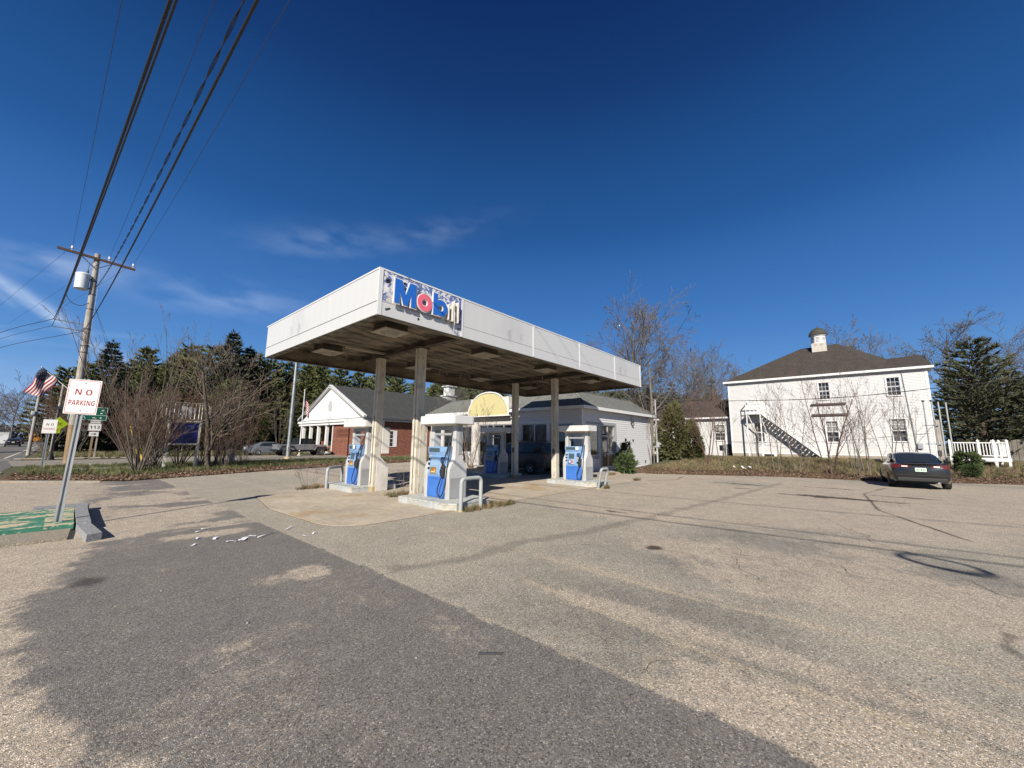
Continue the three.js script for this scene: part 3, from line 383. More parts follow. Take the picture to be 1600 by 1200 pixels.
  letter([[face.M, edge.M, 0.32, 4.66]], blueM); letter([[face.o, edge.o, 1.115, 4.865]], pinkM);
  letter([[face.bs, edge.bs, 1.36, 4.665, 0], [face.bb, edge.bb, 1.585, 4.865, 0.002]], blueM);
  for (const [x, h, w] of [[1.825, 0.42, 0.13], [1.99, 0.55, 0.14]]) { const l = part(t, 'bare_letter_channel', [bx(x, x + 0.012, 4.62, 4.62 + h, 0.002, 0.12), bx(x + w, x + w + 0.012, 4.62, 4.62 + h, 0.002, 0.12), bx(x, x + w, 4.62, 4.632, 0.003, 0.12), bx(x + 0.012, x + w, 4.62, 4.62 + h, 0.002, 0.012)], mat.offWhite); part(l, 'tube_support', bx(x + w * 0.42, x + w * 0.58, 4.64, 4.6 + h, 0.013, 0.04), mat.rust); }
  part(t, 'torn_strip', box(0.03, 0.5, 0.006, 2.0, 4.62, 0.13, 0, 0.3, -0.05), mat.white);
  for (const [x, y, w, h] of [[0.2, 5.12, 0.1, 0.08], [1.05, 5.05, 0.12, 0.05], [0.23, 4.5, 0.13, 0.03], [1.02, 4.47, 0.04, 0.05], [2.25, 4.52, 0.12, 0.02], [0.62, 5.2, 0.05, 0.03]]) part(t, 'paint_flake', box(w, h, 0.012, x, y, 0.012, 0.3, 0.2, 0.4), mat.black);
}

// ------------------------------------------------------------------ pump islands, pumps, hoop bollards
const pumpSpots = [
  [7.2, -8.69, 'blue and white fuel pump nearest the street, beside the front hoop bollard'],
  [7.2, -13.37, 'blue fuel pump in front of the brick building, behind the left column'],
  [14.4, -8.77, 'fuel pump in front of the store door, half lit beside the leaning hoop'],
  [14.4, -13.5, 'fuel pump standing wholly in the canopy shade by the entrance'],
];
{
  const shape = (sgn) => { const a = [[6.4 - 7.2, -1.02], [6.4 - 7.2, 0.95], [6.62 - 7.2, 1.18], [7.78 - 7.2, 1.18], [8.0 - 7.2, 0.95], [8.0 - 7.2, -1.02]]; return a.map(([x, z]) => [x, z * sgn]); };
  pumpSpots.forEach(([x, z], i) => {
    const s = i % 2 ? -1 : 1, g = thing('pump_island', ['pale grey kerbed island under the frontmost fuel pump', 'chipped kerbed island under the fuel pump before the brick building', 'pale kerbed island under the pump before the store door', 'kerbed island in shade under the rear fuel pump'][i], 'kerb island', [x, 0, z + (i % 2 ? -0.02 : 0.0)], 0, 'pump islands');
    const body = slab(shape(s).reverse(), 0.165, 0.165); part(g, 'kerb', i % 2 ? slab(shape(s), 0.165, 0.165) : body, mat.island);
    part(g, 'steel_edge', slab(shape(s).map(([a, b]) => [a * 1.012, b * 1.01]), 0.172, 0.03), M(0.56, 0.6, 0.62, 0.6, { map: chipTex }));
  });
}
const adA = canvasTex(256, 256, (c) => { c.fillStyle = '#8a6a3c'; c.fillRect(0, 0, 256, 256); c.fillStyle = '#d8a04a'; c.beginPath(); c.arc(150, 140, 80, 0, 7); c.fill(); c.fillStyle = '#b34a2a'; c.beginPath(); c.arc(130, 110, 46, 0, 7); c.fill(); c.fillStyle = '#e9d9a8'; c.fillRect(30, 190, 190, 30); c.fillStyle = '#5b7a3a'; c.fillRect(10, 20, 60, 90); });
const adB = canvasTex(256, 256, (c) => { c.fillStyle = '#cfd6dc'; c.fillRect(0, 0, 256, 256); c.fillStyle = '#3a62a8'; c.fillRect(0, 0, 150, 256); c.fillStyle = '#c0473c'; c.fillRect(160, 30, 70, 190); c.fillStyle = '#f0f0ee'; c.fillRect(40, 60, 80, 120); });
function makePump(label, pos, variant) {
  const p = thing('fuel_pump', label, 'fuel pump', pos, -Math.PI / 2, 'fuel pumps under the canopy');   // local +z faces the street, x across
  const W = 1.03, D = 0.56, y0 = 0.172;
  part(p, 'lower_cabinet', rbx(-0.5, 0.36, y0, 0.74, -0.27, 0.29, 0.02), mat.pumpBlue);
  part(p, 'cabinet_door', [rbx(-0.485, 0.345, y0 + 0.03, 0.69, 0.27, 0.302, 0.01), rbx(-0.2, 0.08, 0.675, 0.7, 0.3, 0.315, 0.006)], mat.pumpBlue);
  const con = part(p, 'console', extrude([[-0.25, 0.74], [0.27, 0.74], [0.29, 0.8], [0.23, 1.3], [0.27, 1.42], [0.27, 1.53], [-0.25, 1.53]], 0.8, { bevel: 0.012 }).rotateY(-Math.PI / 2).translate(0.36, 0, 0), mat.pumpLight);
  const tilt = -0.12; // front face leans back
  const onFace = (x0, x1, ya, yb, d = 0.012) => { const yc = (ya + yb) / 2, zf = 0.302 - (yc - 0.8) * 0.12; return box(x1 - x0, yb - ya, d, (x0 + x1) / 2, yc, zf + d / 2, tilt, 0, 0); };
  part(con, 'control_panel', onFace(-0.36, 0.05, 0.82, 1.28), mat.pumpLight);
  part(con, 'display', box(0.46, 0.1, 0.014, -0.16, 1.46, 0.288), mat.screen);
  part(con, 'screen', onFace(-0.27, 0.0, 1.03, 1.24, 0.02), variant === 0 ? M(0.25, 0.36, 0.48, 0.1) : mat.screen);
  const ad = onFace(-0.29, -0.01, 0.82, 1.0, 0.026); part(con, 'advert_panel', [rbox(0.3, 0.2, 0.02, 0.02, -0.15, 0.905, 0.305, tilt)], mat.pumpGrey);
  const adp = new THREE.PlaneGeometry(0.26, 0.165); put(adp, -0.15, 0.905, 0.3165, tilt); part(con, 'advert_print', [adp], M(0.8, 0.8, 0.8, 0.3, { map: variant === 2 ? adB : adA }), { keepUV: true });
  part(con, 'keypad', onFace(0.11, 0.27, 0.98, 1.1, 0.02), mat.pumpGrey);
  part(con, 'card_reader', onFace(0.12, 0.26, 1.13, 1.27, 0.03), M(0.03, 0.06, 0.16, 0.4));
  part(con, 'receipt_slot', onFace(0.13, 0.25, 0.84, 0.92, 0.02), mat.pumpDark);
  for (const y of [1.16, 1.04, 0.92]) part(con, 'grade_button', onFace(-0.41, -0.33, y, y + 0.06, 0.03), mat.pumpDark);
  part(con, 'price_strip', onFace(-0.42, -0.31, 0.86, 1.3, 0.008), mat.pumpWing);
  if (variant === 1 || variant === 2) part(con, 'notice_paper', box(0.13, 0.13, 0.004, variant === 1 ? -0.05 : 0.15, 1.46, 0.302), mat.paper);
  // bottle-shaped side wings that carry the posts
  const wing = [[-0.29, y0], [0.3, y0], [0.31, 0.75], [0.3, 0.95], [0.24, 1.08], [0.13, 1.2], [0.115, 1.3], [0.11, 2.16], [-0.11, 2.16], [-0.115, 1.3], [-0.14, 1.2], [-0.25, 1.08], [-0.29, 0.95]];
  part(p, 'side_wing', extrude(wing, 0.13, { bevel: 0.02 }).rotateY(-Math.PI / 2).translate(0.53, 0, 0), mat.pumpWing);
  part(p, 'side_wing', extrude(wing.map(([a, b]) => [b < 0.7 ? a * 0.96 : a, b]), 0.1, { bevel: 0.02 }).rotateY(-Math.PI / 2).translate(-0.42, 0, 0), mat.pumpWing);
  part(p, 'side_panel', [rbx(0.551, 0.562, y0 + 0.02, 0.72, -0.27, 0.29, 0.004), rbx(0.551, 0.56, 0.4, 0.52, -0.1, 0.12, 0.003)], mat.pumpGrey);
  part(p, 'post_cover', [rbx(0.552, 0.566, 1.35, 2.1, -0.07, 0.03, 0.005)], mat.pumpGrey);
  part(p, 'cross_rail', [rbx(-0.42, 0.42, 1.86, 1.93, -0.05, 0.08, 0.01), rbx(-0.42, 0.42, 2.02, 2.14, -0.12, 0.14, 0.01)], mat.pumpGrey);
  const cap = new THREE.Shape(); const a = 0.72, b = 0.42, r = 0.13; cap.moveTo(-a + r, -b); cap.lineTo(a - r, -b); cap.quadraticCurveTo(a, -b, a, -b + r); cap.lineTo(a, b - r); cap.quadraticCurveTo(a, b, a - r, b); cap.lineTo(-a + r, b); cap.quadraticCurveTo(-a, b, -a, b - r); cap.lineTo(-a, -b + r); cap.quadraticCurveTo(-a, -b, -a + r, -b);
  part(p, 'light_hood', new THREE.ExtrudeGeometry(cap, { depth: 0.19, bevelEnabled: true, bevelSize: 0.02, bevelThickness: 0.025, bevelSegments: 3 }).rotateX(-Math.PI / 2).translate(0, 2.19, 0), mat.whiteGloss);
  part(p, 'hood_lens', rbx(-0.55, 0.55, 2.13, 2.18, -0.27, 0.27, 0.02), mat.cream);
  // hoses, nozzles and their boots
  for (const s of [1, -1]) {
    const zf = s * 0.3;
    const hp = [V(0.42, 2.05, zf * 0.3), V(0.42, 1.75, zf * 0.7), V(0.38, 1.3, zf * 1.12), V(0.3, 0.98, zf * 1.25)];
    part(p, 'fuel_hose', [tube(hp, 0.017, 20, 7), tube([V(0.36, 0.9, zf * 1.2), V(0.3, 0.7, zf * 1.35), V(0.2, 0.4, zf * 1.42), V(0.26, 0.24, zf * 1.4), V(0.38, 0.3, zf * 1.35), V(0.44, 0.6, zf * 1.2), V(0.46, 1.1, zf * 1.05), V(0.46, 1.6, zf * 0.7)], 0.016, 40, 7)], mat.rubber);
    const nz = part(p, 'nozzle_boot', rbox(0.13, 0.3, 0.1, 0.03, 0.3, 0.9, zf * 1.12, -0.15 * s), mat.pumpDark);
    part(nz, 'nozzle', [rod(V(0.3, 0.82, zf * 1.3), V(0.33, 1.06, zf * 1.24), 0.035, 0.03), rod(V(0.33, 1.06, zf * 1.24), V(0.26, 1.14, zf * 1.15), 0.022), rod(V(0.28, 0.85, zf * 1.42), V(0.32, 1.0, zf * 1.4), 0.01)], mat.rubber);
  }
  return p;
}
pumpSpots.forEach(([x, z, l], i) => { const pp = makePump(l, [x, 0, z], i); if (i === 2) pp.getObjectByName('light_hood').userData.label = 'white lit hood over the pump'; });

function hoop(label, a, b, h, lean) {
  const t = thing('hoop_bollard', label, 'bollard', [(a[0] + b[0]) / 2, 0, (a[1] + b[1]) / 2], 0, 'painted steel hoops guarding the pumps');
  const P = (q) => V(q[0] - t.position.x, 0, q[1] - t.position.z), A = P(a), B = P(b), up = V(lean[0], h, lean[1]), A1 = A.clone().add(up), B1 = B.clone().add(up), d = B1.clone().sub(A1).normalize().multiplyScalar(0.13), u = up.clone().normalize().multiplyScalar(0.13);
  const pts = [A, A.clone().lerp(A1, 0.5), A1.clone().sub(u)]; for (let k = 1; k < 6; k++) { const s = k / 6, p = A1.clone().sub(u).multiplyScalar((1 - s) ** 2).add(A1.clone().multiplyScalar(2 * s * (1 - s))).add(A1.clone().add(d).multiplyScalar(s * s)); pts.push(p); }
  pts.push(A1.clone().add(d)); pts.push(B1.clone().sub(d)); for (let k = 1; k < 6; k++) { const s = k / 6; pts.push(B1.clone().sub(d).multiplyScalar((1 - s) ** 2).add(B1.clone().multiplyScalar(2 * s * (1 - s))).add(B1.clone().sub(u).multiplyScalar(s * s))); }
  pts.push(B1.clone().sub(u), B.clone().lerp(B1, 0.5), B);
  part(t, 'hoop', tube(pts, 0.05, 60, 12, 0.2), mat.pipe);
  for (const q of [A, B]) part(t, 'footing', cyl(0.075, 0.065, 0.03, 14, q.x, 0.015, q.z), mat.rust);
}
hoop('pale steel hoop bollard in front of the nearest fuel pump', [6.62, -7.36], [7.3, -7.36], 0.78, [0, 0]);
hoop('pale steel hoop bollard left of the pump before the brick building', [6.3, -14.02], [7.15, -14.68], 0.72, [0, 0]);
hoop('leaning pale steel hoop bollard by the pump before the store door', [13.4, -7.3], [13.95, -7.32], 0.74, [-0.18, 0.24]);

// ------------------------------------------------------------------ clapboards, windows
// boards lapped on a wall: in the wall's own frame x runs along, y up, z out; holes are [x0, x1, y0, y1]
function clapboards(len, y0, y1, pitch, holes = [], lap = 0.026) {
  const pos = [];
  for (let y = y0; y < y1 - 0.01; y += pitch) {
    const t = Math.min(y + pitch, y1), runs = []; let spans = [[0, len]];
    for (const [a, b, c, d] of holes) if (d > y + 0.01 && c < t - 0.01) spans = spans.flatMap(([s, e]) => (b <= s || a >= e ? [[s, e]] : [[s, a], [b, e]].filter(([m, n]) => n - m > 0.01)));
    for (const [s, e] of spans) runs.push([s, e]);
    for (const [s, e] of runs) { const q = (x, yy, z) => [x, yy, z]; const A = q(s, y, lap), B = q(e, y, lap), C = q(e, t, 0.002), D = q(s, t, 0.002), E = q(s, y, 0), F = q(e, y, 0); pos.push(...A, ...B, ...C, ...A, ...C, ...D, ...E, ...F, ...B, ...E, ...B, ...A); }
  }
  return tris(pos);
}
function windowPart(parent, x, y, w, h, z, cols, rows, opt = {}) { // centred at x, sill at y, outward +z
  const f = 0.07, win = part(parent, 'window', [bx(x - w / 2 - f, x + w / 2 + f, y - 0.05, y, z - 0.02, z + 0.07), bx(x - w / 2 - f, x - w / 2, y, y + h, z - 0.02, z + 0.045), bx(x + w / 2, x + w / 2 + f, y, y + h, z - 0.02, z + 0.045), bx(x - w / 2 - f, x + w / 2 + f, y + h, y + h + f, z - 0.02, z + 0.05)], opt.trim || mat.white);
  const halves = opt.single ? [[y, y + h]] : [[y, y + h * 0.5], [y + h * 0.5, y + h]];
  halves.forEach(([a, b], k) => {
    const zz = z - 0.03 + (k ? 0.012 : 0); part(win, 'pane', bx(x - w / 2 + 0.03, x + w / 2 - 0.03, a + 0.03, b - 0.03, zz - 0.006, zz), opt.pane || mat.glass);
    const bars = [bx(x - w / 2, x - w / 2 + 0.035, a, b, zz - 0.012, zz + 0.018), bx(x + w / 2 - 0.035, x + w / 2, a, b, zz - 0.012, zz + 0.018), bx(x - w / 2 + 0.035, x + w / 2 - 0.035, a, a + 0.035, zz - 0.012, zz + 0.018), bx(x - w / 2 + 0.035, x + w / 2 - 0.035, b - 0.035, b, zz - 0.012, zz + 0.018)];
    if (!(opt.plainLow && k === 0)) { for (let i = 1; i < cols; i++) { const q = x - w / 2 + w * i / cols; bars.push(bx(q - 0.009, q + 0.009, a + 0.035, b - 0.035, zz - 0.002, zz + 0.012)); } for (let j = 1; j < rows; j++) { const q = a + (b - a) * j / rows; bars.push(bx(x - w / 2 + 0.035, x + w / 2 - 0.035, q - 0.009, q + 0.009, zz - 0.001, zz + 0.011)); } }
    part(win, 'sash', bars, opt.sash || mat.white);
  });
  part(win, 'interior_recess', [bx(x - w / 2, x + w / 2, y, y + h, z - 0.3, z - 0.29), bx(x - w / 2 - 0.01, x - w / 2, y, y + h, z - 0.3, z - 0.06), bx(x + w / 2, x + w / 2 + 0.01, y, y + h, z - 0.3, z - 0.06), bx(x - w / 2, x + w / 2, y - 0.01, y, z - 0.3, z - 0.06), bx(x - w / 2, x + w / 2, y + h, y + h + 0.01, z - 0.3, z - 0.06)], mat.interior);
  if (opt.blind) part(win, 'window_blind', bx(x - w / 2 + 0.01, x + w / 2 - 0.01, y + h * (1 - opt.blind), y + h - 0.01, z - 0.14, z - 0.13), mat.curtain);
  return win;
}
// wall of boxes around openings, in the same frame, thickness behind z = 0
function wallGeo(len, y0, y1, holes, thick = 0.2) {
  const xs = [...new Set([0, len, ...holes.flatMap(([a, b]) => [a, b])])].sort((a, b) => a - b), out = [];
  for (let i = 0; i + 1 < xs.length; i++) { const a = xs[i], b = xs[i + 1], hs = holes.filter(([s, e]) => s < b - 1e-6 && e > a + 1e-6).sort((p, q) => p[2] - q[2]); let y = y0; for (const [, , c, d] of hs) { if (c > y) out.push(bx(a, b, y, c, -thick, 0)); y = d; } if (y < y1) out.push(bx(a, b, y, y1, -thick, 0)); }
  return merge(out);
}

// ------------------------------------------------------------------ store
{
  const S = thing('store_building', 'low store with grey mansard roof and yellow arched panel behind the canopy', 'building', [19.06, 0, -11.3]);
  const EAVE = 3.62, TOP = 4.85, LEN = 13.6, DEP = 9.85, IN = 1.15;
  // front wall faces the street: its frame's x runs away from the near corner
  const front = new THREE.Matrix4().makeRotationY(-Math.PI / 2);            // x -> -z ... set below
  const F = (g) => g.applyMatrix4(new THREE.Matrix4().set(0, 0, -1, 0, 0, 1, 0, 0, -1, 0, 0, 0, 0, 0, 0, 1)); // local (x, y, z) -> (-z, y, -x); mirrored, so flip winding
  const flip = (g) => { const q = clean(g); for (const k of Object.keys(q.attributes)) { const at = q.attributes[k], n = at.itemSize, a = at.array; for (let i = 0; i < at.count; i += 3) for (let c = 0; c < n; c++) { const t = a[(i + 1) * n + c]; a[(i + 1) * n + c] = a[(i + 2) * n + c]; a[(i + 2) * n + c] = t; } } return q; };
  const FF = (g) => flip(F(clean(g)));
  const sideHoles = [[0.55, 1.95, 0.95, 2.78], [2.25, 4.02, 0.02, 2.78]], frontHoles = [[0.35, 2.05, 0.8, 2.84], [2.2, 4.2, 0.8, 2.84]], brickHoles = [[0.35, 3.55, 0.02, 2.85], [4.25, 5.55, 0.95, 2.78], [6.2, 7.4, 0.95, 2.78]];
  const siding = new THREE.Group();
  part(S, 'side_wall', wallGeo(DEP, 0, EAVE, sideHoles), mat.sidingStore);
  part(S, 'siding', clapboards(DEP, 0.1, EAVE, 0.135, sideHoles.map(([a, b, c, d]) => [a - 0.05, b + 0.05, c - 0.05, d + 0.05])), mat.sidingStore, { stuff: true });
  const fw = FF(wallGeo(4.5, 0, EAVE, frontHoles).translate(0.2, 0, 0)); part(S, 'front_wall', fw, mat.sidingStore);
  part(S, 'siding', FF(clapboards(4.7, 0.1, EAVE, 0.135, frontHoles.map(([a, b, c, d]) => [a + 0.15, b + 0.25, c - 0.05, d + 0.05]))), mat.sidingStore, { stuff: true });
  const bw = FF(wallGeo(LEN - 4.7, 0, EAVE - 0.3, brickHoles).translate(4.7, 0, 0.02)); part(S, 'brick_wall', bw, mat.paintBrick);
  part(S, 'frieze', FF(bx(4.72, LEN, EAVE - 0.3, EAVE, -0.12, -0.08)), M(0.2, 0.18, 0.16, 0.8, { map: mottle }));
  part(S, 'rear_wall', [bx(DEP - 0.2, DEP, 0, EAVE, -LEN, -0.2), bx(0.2, DEP - 0.2, 0, EAVE, -LEN, -LEN + 0.2)], mat.sidingStore);
  part(S, 'corner_board', [bx(-0.022, 0.1, 0, EAVE, -0.01, 0.024), bx(-0.024, -0.001, 0, EAVE, -0.1, -0.01), bx(DEP - 0.12, DEP + 0.02, 0, EAVE, 0.016, 0.03), FF(bx(4.62, 4.74, 0, EAVE, 0.016, 0.028))], mat.white);
  part(S, 'floor', bx(0.2, DEP - 0.2, -0.05, 0.018, -LEN + 0.2, -0.2), mat.plank);
  part(S, 'ceiling', bx(0.2, DEP - 0.2, 3.0, 3.05, -LEN + 0.2, -0.2), mat.offWhite);
  part(S, 'partition', [bx(5.5, 5.6, 0.02, 3.0, -LEN + 0.2, -0.2), bx(0.9, 1.3, 0.02, 1.1, -3.9, -1.2), bx(2.6, 3.0, 0.02, 1.7, -11, -7)], mat.interior);
  // mansard: four sloping faces laid in shingle courses
  const O = 0.34, courses = [];
  const P = (u, t) => { // ring point at slope fraction t
    const o = lerp(-O, IN, t), y = lerp(EAVE + 0.14, TOP, t); return [[-0 + o, y, -(o)], [DEP - o, y, -(o)], [DEP - o, y, -LEN + o], [o, y, -LEN + o]][u]; };
  const nC = 11; for (let u = 0; u < 4; u++) { const pos = []; for (let k = 0; k < nC; k++) { const t0 = k / nC, t1 = (k + 1) / nC, a = P(u, t0), b = P((u + 1) % 4, t0), c = P((u + 1) % 4, t1), d = P(u, t1); const lift = 0.022; const a2 = [a[0], a[1] + lift, a[2]], b2 = [b[0], b[1] + lift, b[2]]; pos.push(...b2, ...a2, ...d, ...b2, ...d, ...c, ...a, ...a2, ...b2, ...a, ...b2, ...b); } part(S, 'roof_slope', tris(pos), Object.assign(mat.storeRoof, { side: THREE.DoubleSide })); }
  part(S, 'flat_roof', bx(IN, DEP - IN, TOP - 0.1, TOP - 0.01, -LEN + IN, -IN), mat.black);
  part(S, 'ridge_cap', [bar(V(IN, TOP, -IN), V(DEP - IN, TOP, -IN), 0.16, 0.04), bar(V(IN, TOP, -IN), V(IN, TOP, -LEN + IN), 0.16, 0.04), bar(V(DEP - IN, TOP, -IN), V(DEP + O, EAVE + 0.16, O), 0.16, 0.03), bar(V(IN, TOP, -IN), V(-O, EAVE + 0.16, O), 0.16, 0.03)], mat.storeRoof);
  part(S, 'eave_board', [bx(-O - 0.03, DEP + O + 0.03, EAVE - 0.03, EAVE + 0.15, O, O + 0.03), bx(-O - 0.03, -O, EAVE - 0.03, EAVE + 0.15, -LEN - O, O), bx(DEP + O, DEP + O + 0.03, EAVE - 0.03, EAVE + 0.15, -LEN, O)], mat.white);
  part(S, 'eave_soffit', [bx(-O, DEP + O, EAVE - 0.005, EAVE + 0.02, 0.02, O), bx(-O, -0.01, EAVE - 0.004, EAVE + 0.021, -LEN, 0.02)], M(0.45, 0.43, 0.4, 0.8));
  // yellow arched fascia panel over the entrance
  const arc = new THREE.Shape(); const aw = 1.85; arc.moveTo(-aw, 0); arc.lineTo(aw, 0); arc.lineTo(aw, 0.42); arc.bezierCurveTo(aw - 0.35, 1.25, aw - 1.0, 1.56, 0, 1.56); arc.bezierCurveTo(-aw + 1.0, 1.56, -aw + 0.35, 1.25, -aw, 0.42); arc.lineTo(-aw, 0);
  const A = part(S, 'arched_panel', FF(new THREE.ExtrudeGeometry(arc, { depth: 0.1, bevelEnabled: false, curveSegments: 20 }).translate(6.98, EAVE - 0.2, 0.36)), mat.yellowPanel, { label: 'pale yellow arched panel over the entrance' });
  const pts = arc.getPoints(16).slice(1).map((q) => V(-0.46, q.y + EAVE - 0.2, -(q.x + 6.98))); part(A, 'arch_trim', tube(pts, 0.055, 60, 6, 0.1), mat.white);
  part(A, 'arch_sill', FF(bx(5.05, 8.9, EAVE - 0.26, EAVE - 0.19, 0.3, 0.5)), mat.white);
  part(A, 'arch_return', FF(bx(5.2, 8.76, EAVE - 0.1, EAVE + 1.0, -0.6, 0.35)), mat.offWhite);
  // windows and doors of the store
  const glaze = (name, x0, x1, y0, y1, mull, T, low) => { const w = part(S, name, T([bx(x0, x1, y0, y0 + 0.06, -0.12, -0.02), bx(x0, x1, y1 - 0.06, y1, -0.12, -0.02), bx(x0, x0 + 0.06, y0 + 0.06, y1 - 0.06, -0.12, -0.02), bx(x1 - 0.06, x1, y0 + 0.06, y1 - 0.06, -0.12, -0.02), ...mull.map((m) => (Array.isArray(m) ? bx(x0 + 0.06, x1 - 0.06, m[0] - 0.025, m[0] + 0.025, -0.11, -0.03) : bx(m - 0.025, m + 0.025, y0 + 0.06, y1 - 0.06, -0.105, -0.035)))]), mat.alu); part(w, 'pane', T([bx(x0 + 0.06, x1 - 0.06, y0 + 0.06, y1 - 0.06, -0.074, -0.068)]), mat.glass); if (low) part(w, 'kick_panel', T([bx(x0 + 0.05, x1 - 0.05, 0.05, y0, -0.1, 0.004)]), mat.greyPanel); return w; };
  const TS = (l) => merge(l), TF = (l) => FF(merge(l)), TB = (l) => FF(merge(l).translate(4.7, 0, 0)), TW = (l) => FF(merge(l).translate(0.2, 0, 0));
  glaze('window', 0.55, 1.95, 0.95, 2.78, [], TS, true);
  const dr = glaze('entrance_door', 2.25, 4.02, 0.02, 2.78, [3.13, [2.12]], TS); part(dr, 'door_rail', [bx(2.31, 3.1, 0.08, 0.3, -0.1, -0.03), bx(3.16, 3.96, 0.08, 0.3, -0.1, -0.03)], mat.alu); part(dr, 'push_bar', [bx(2.36, 3.08, 1.02, 1.06, -0.02, 0.02), bx(3.18, 3.92, 1.02, 1.06, -0.02, 0.02)], mat.alu); part(dr, 'door_sticker', [bx(3.3, 3.75, 0.98, 1.2, -0.066, -0.062)], mat.paper);
  part(S, 'door_surround', [bx(2.12, 2.25, 0, 2.86, -0.05, 0.04), bx(4.02, 4.16, 0, 2.86, -0.05, 0.04), bx(0.45, 4.16, 2.78, 2.9, -0.05, 0.038)], mat.greyPanel);
  glaze('window', 0.35, 2.05, 0.8, 2.84, [], TW); glaze('window', 2.2, 4.2, 0.8, 2.84, [3.2], TW);
  part(S, 'window_surround', TW([bx(0.22, 4.32, 2.84, 2.95, 0.0, 0.05), bx(0.22, 4.32, 0.7, 0.8, 0, 0.05), bx(2.06, 2.19, 0.8, 2.84, 0.0, 0.045)]), mat.white);
  const ent = glaze('entrance_door', 0.35, 3.55, 0.02, 2.85, [1.25, 2.2, 2.75, [2.3]], TB); part(ent, 'push_bar', TB([bx(1.3, 2.15, 1.02, 1.06, -0.02, 0.02)]), mat.alu);
  glaze('window', 4.25, 5.55, 0.95, 2.78, [], TB); glaze('window', 6.2, 7.4, 0.95, 2.78, [], TB);
  part(S, 'window_sill', TB([bx(4.15, 5.65, 0.86, 0.95, -0.05, 0.07), bx(6.1, 7.5, 0.86, 0.95, -0.05, 0.07)]), mat.white);
  const lamp = part(S, 'wall_lamp', rbox(0.26, 0.26, 0.14, 0.03, 6.5, 3.1, 0.1, 0.3), mat.darkSteel); part(lamp, 'lamp_glass', rbox(0.2, 0.12, 0.1, 0.02, 6.5, 2.98, 0.16, 0.5), mat.lens); part(lamp, 'conduit', rod(V(6.5, 3.2, 0.04), V(6.5, EAVE, 0.04), 0.015), mat.pipe);
  part(S, 'hose_tap', [rbox(0.08, 0.1, 0.1, 0.02, 6.6, 1.9, 0.07), rbox(0.1, 0.14, 0.08, 0.02, 8.6, 0.42, 0.06)], mat.darkSteel);
  part(S, 'eave_return', [bx(DEP - 0.5, DEP + 0.25, EAVE - 0.16, EAVE - 0.04, 0.03, 0.22)], mat.white);
  const walk = structure('store_walk', slab([[18.0, -9.9], [21.8, -9.9], [24.2, -10.4], [28.8, -10.75], [29.3, -11.28], [19.06, -11.28], [19.03, -24.5], [18.0, -24.5]], 0.09, 0.09), mat.walk);
}

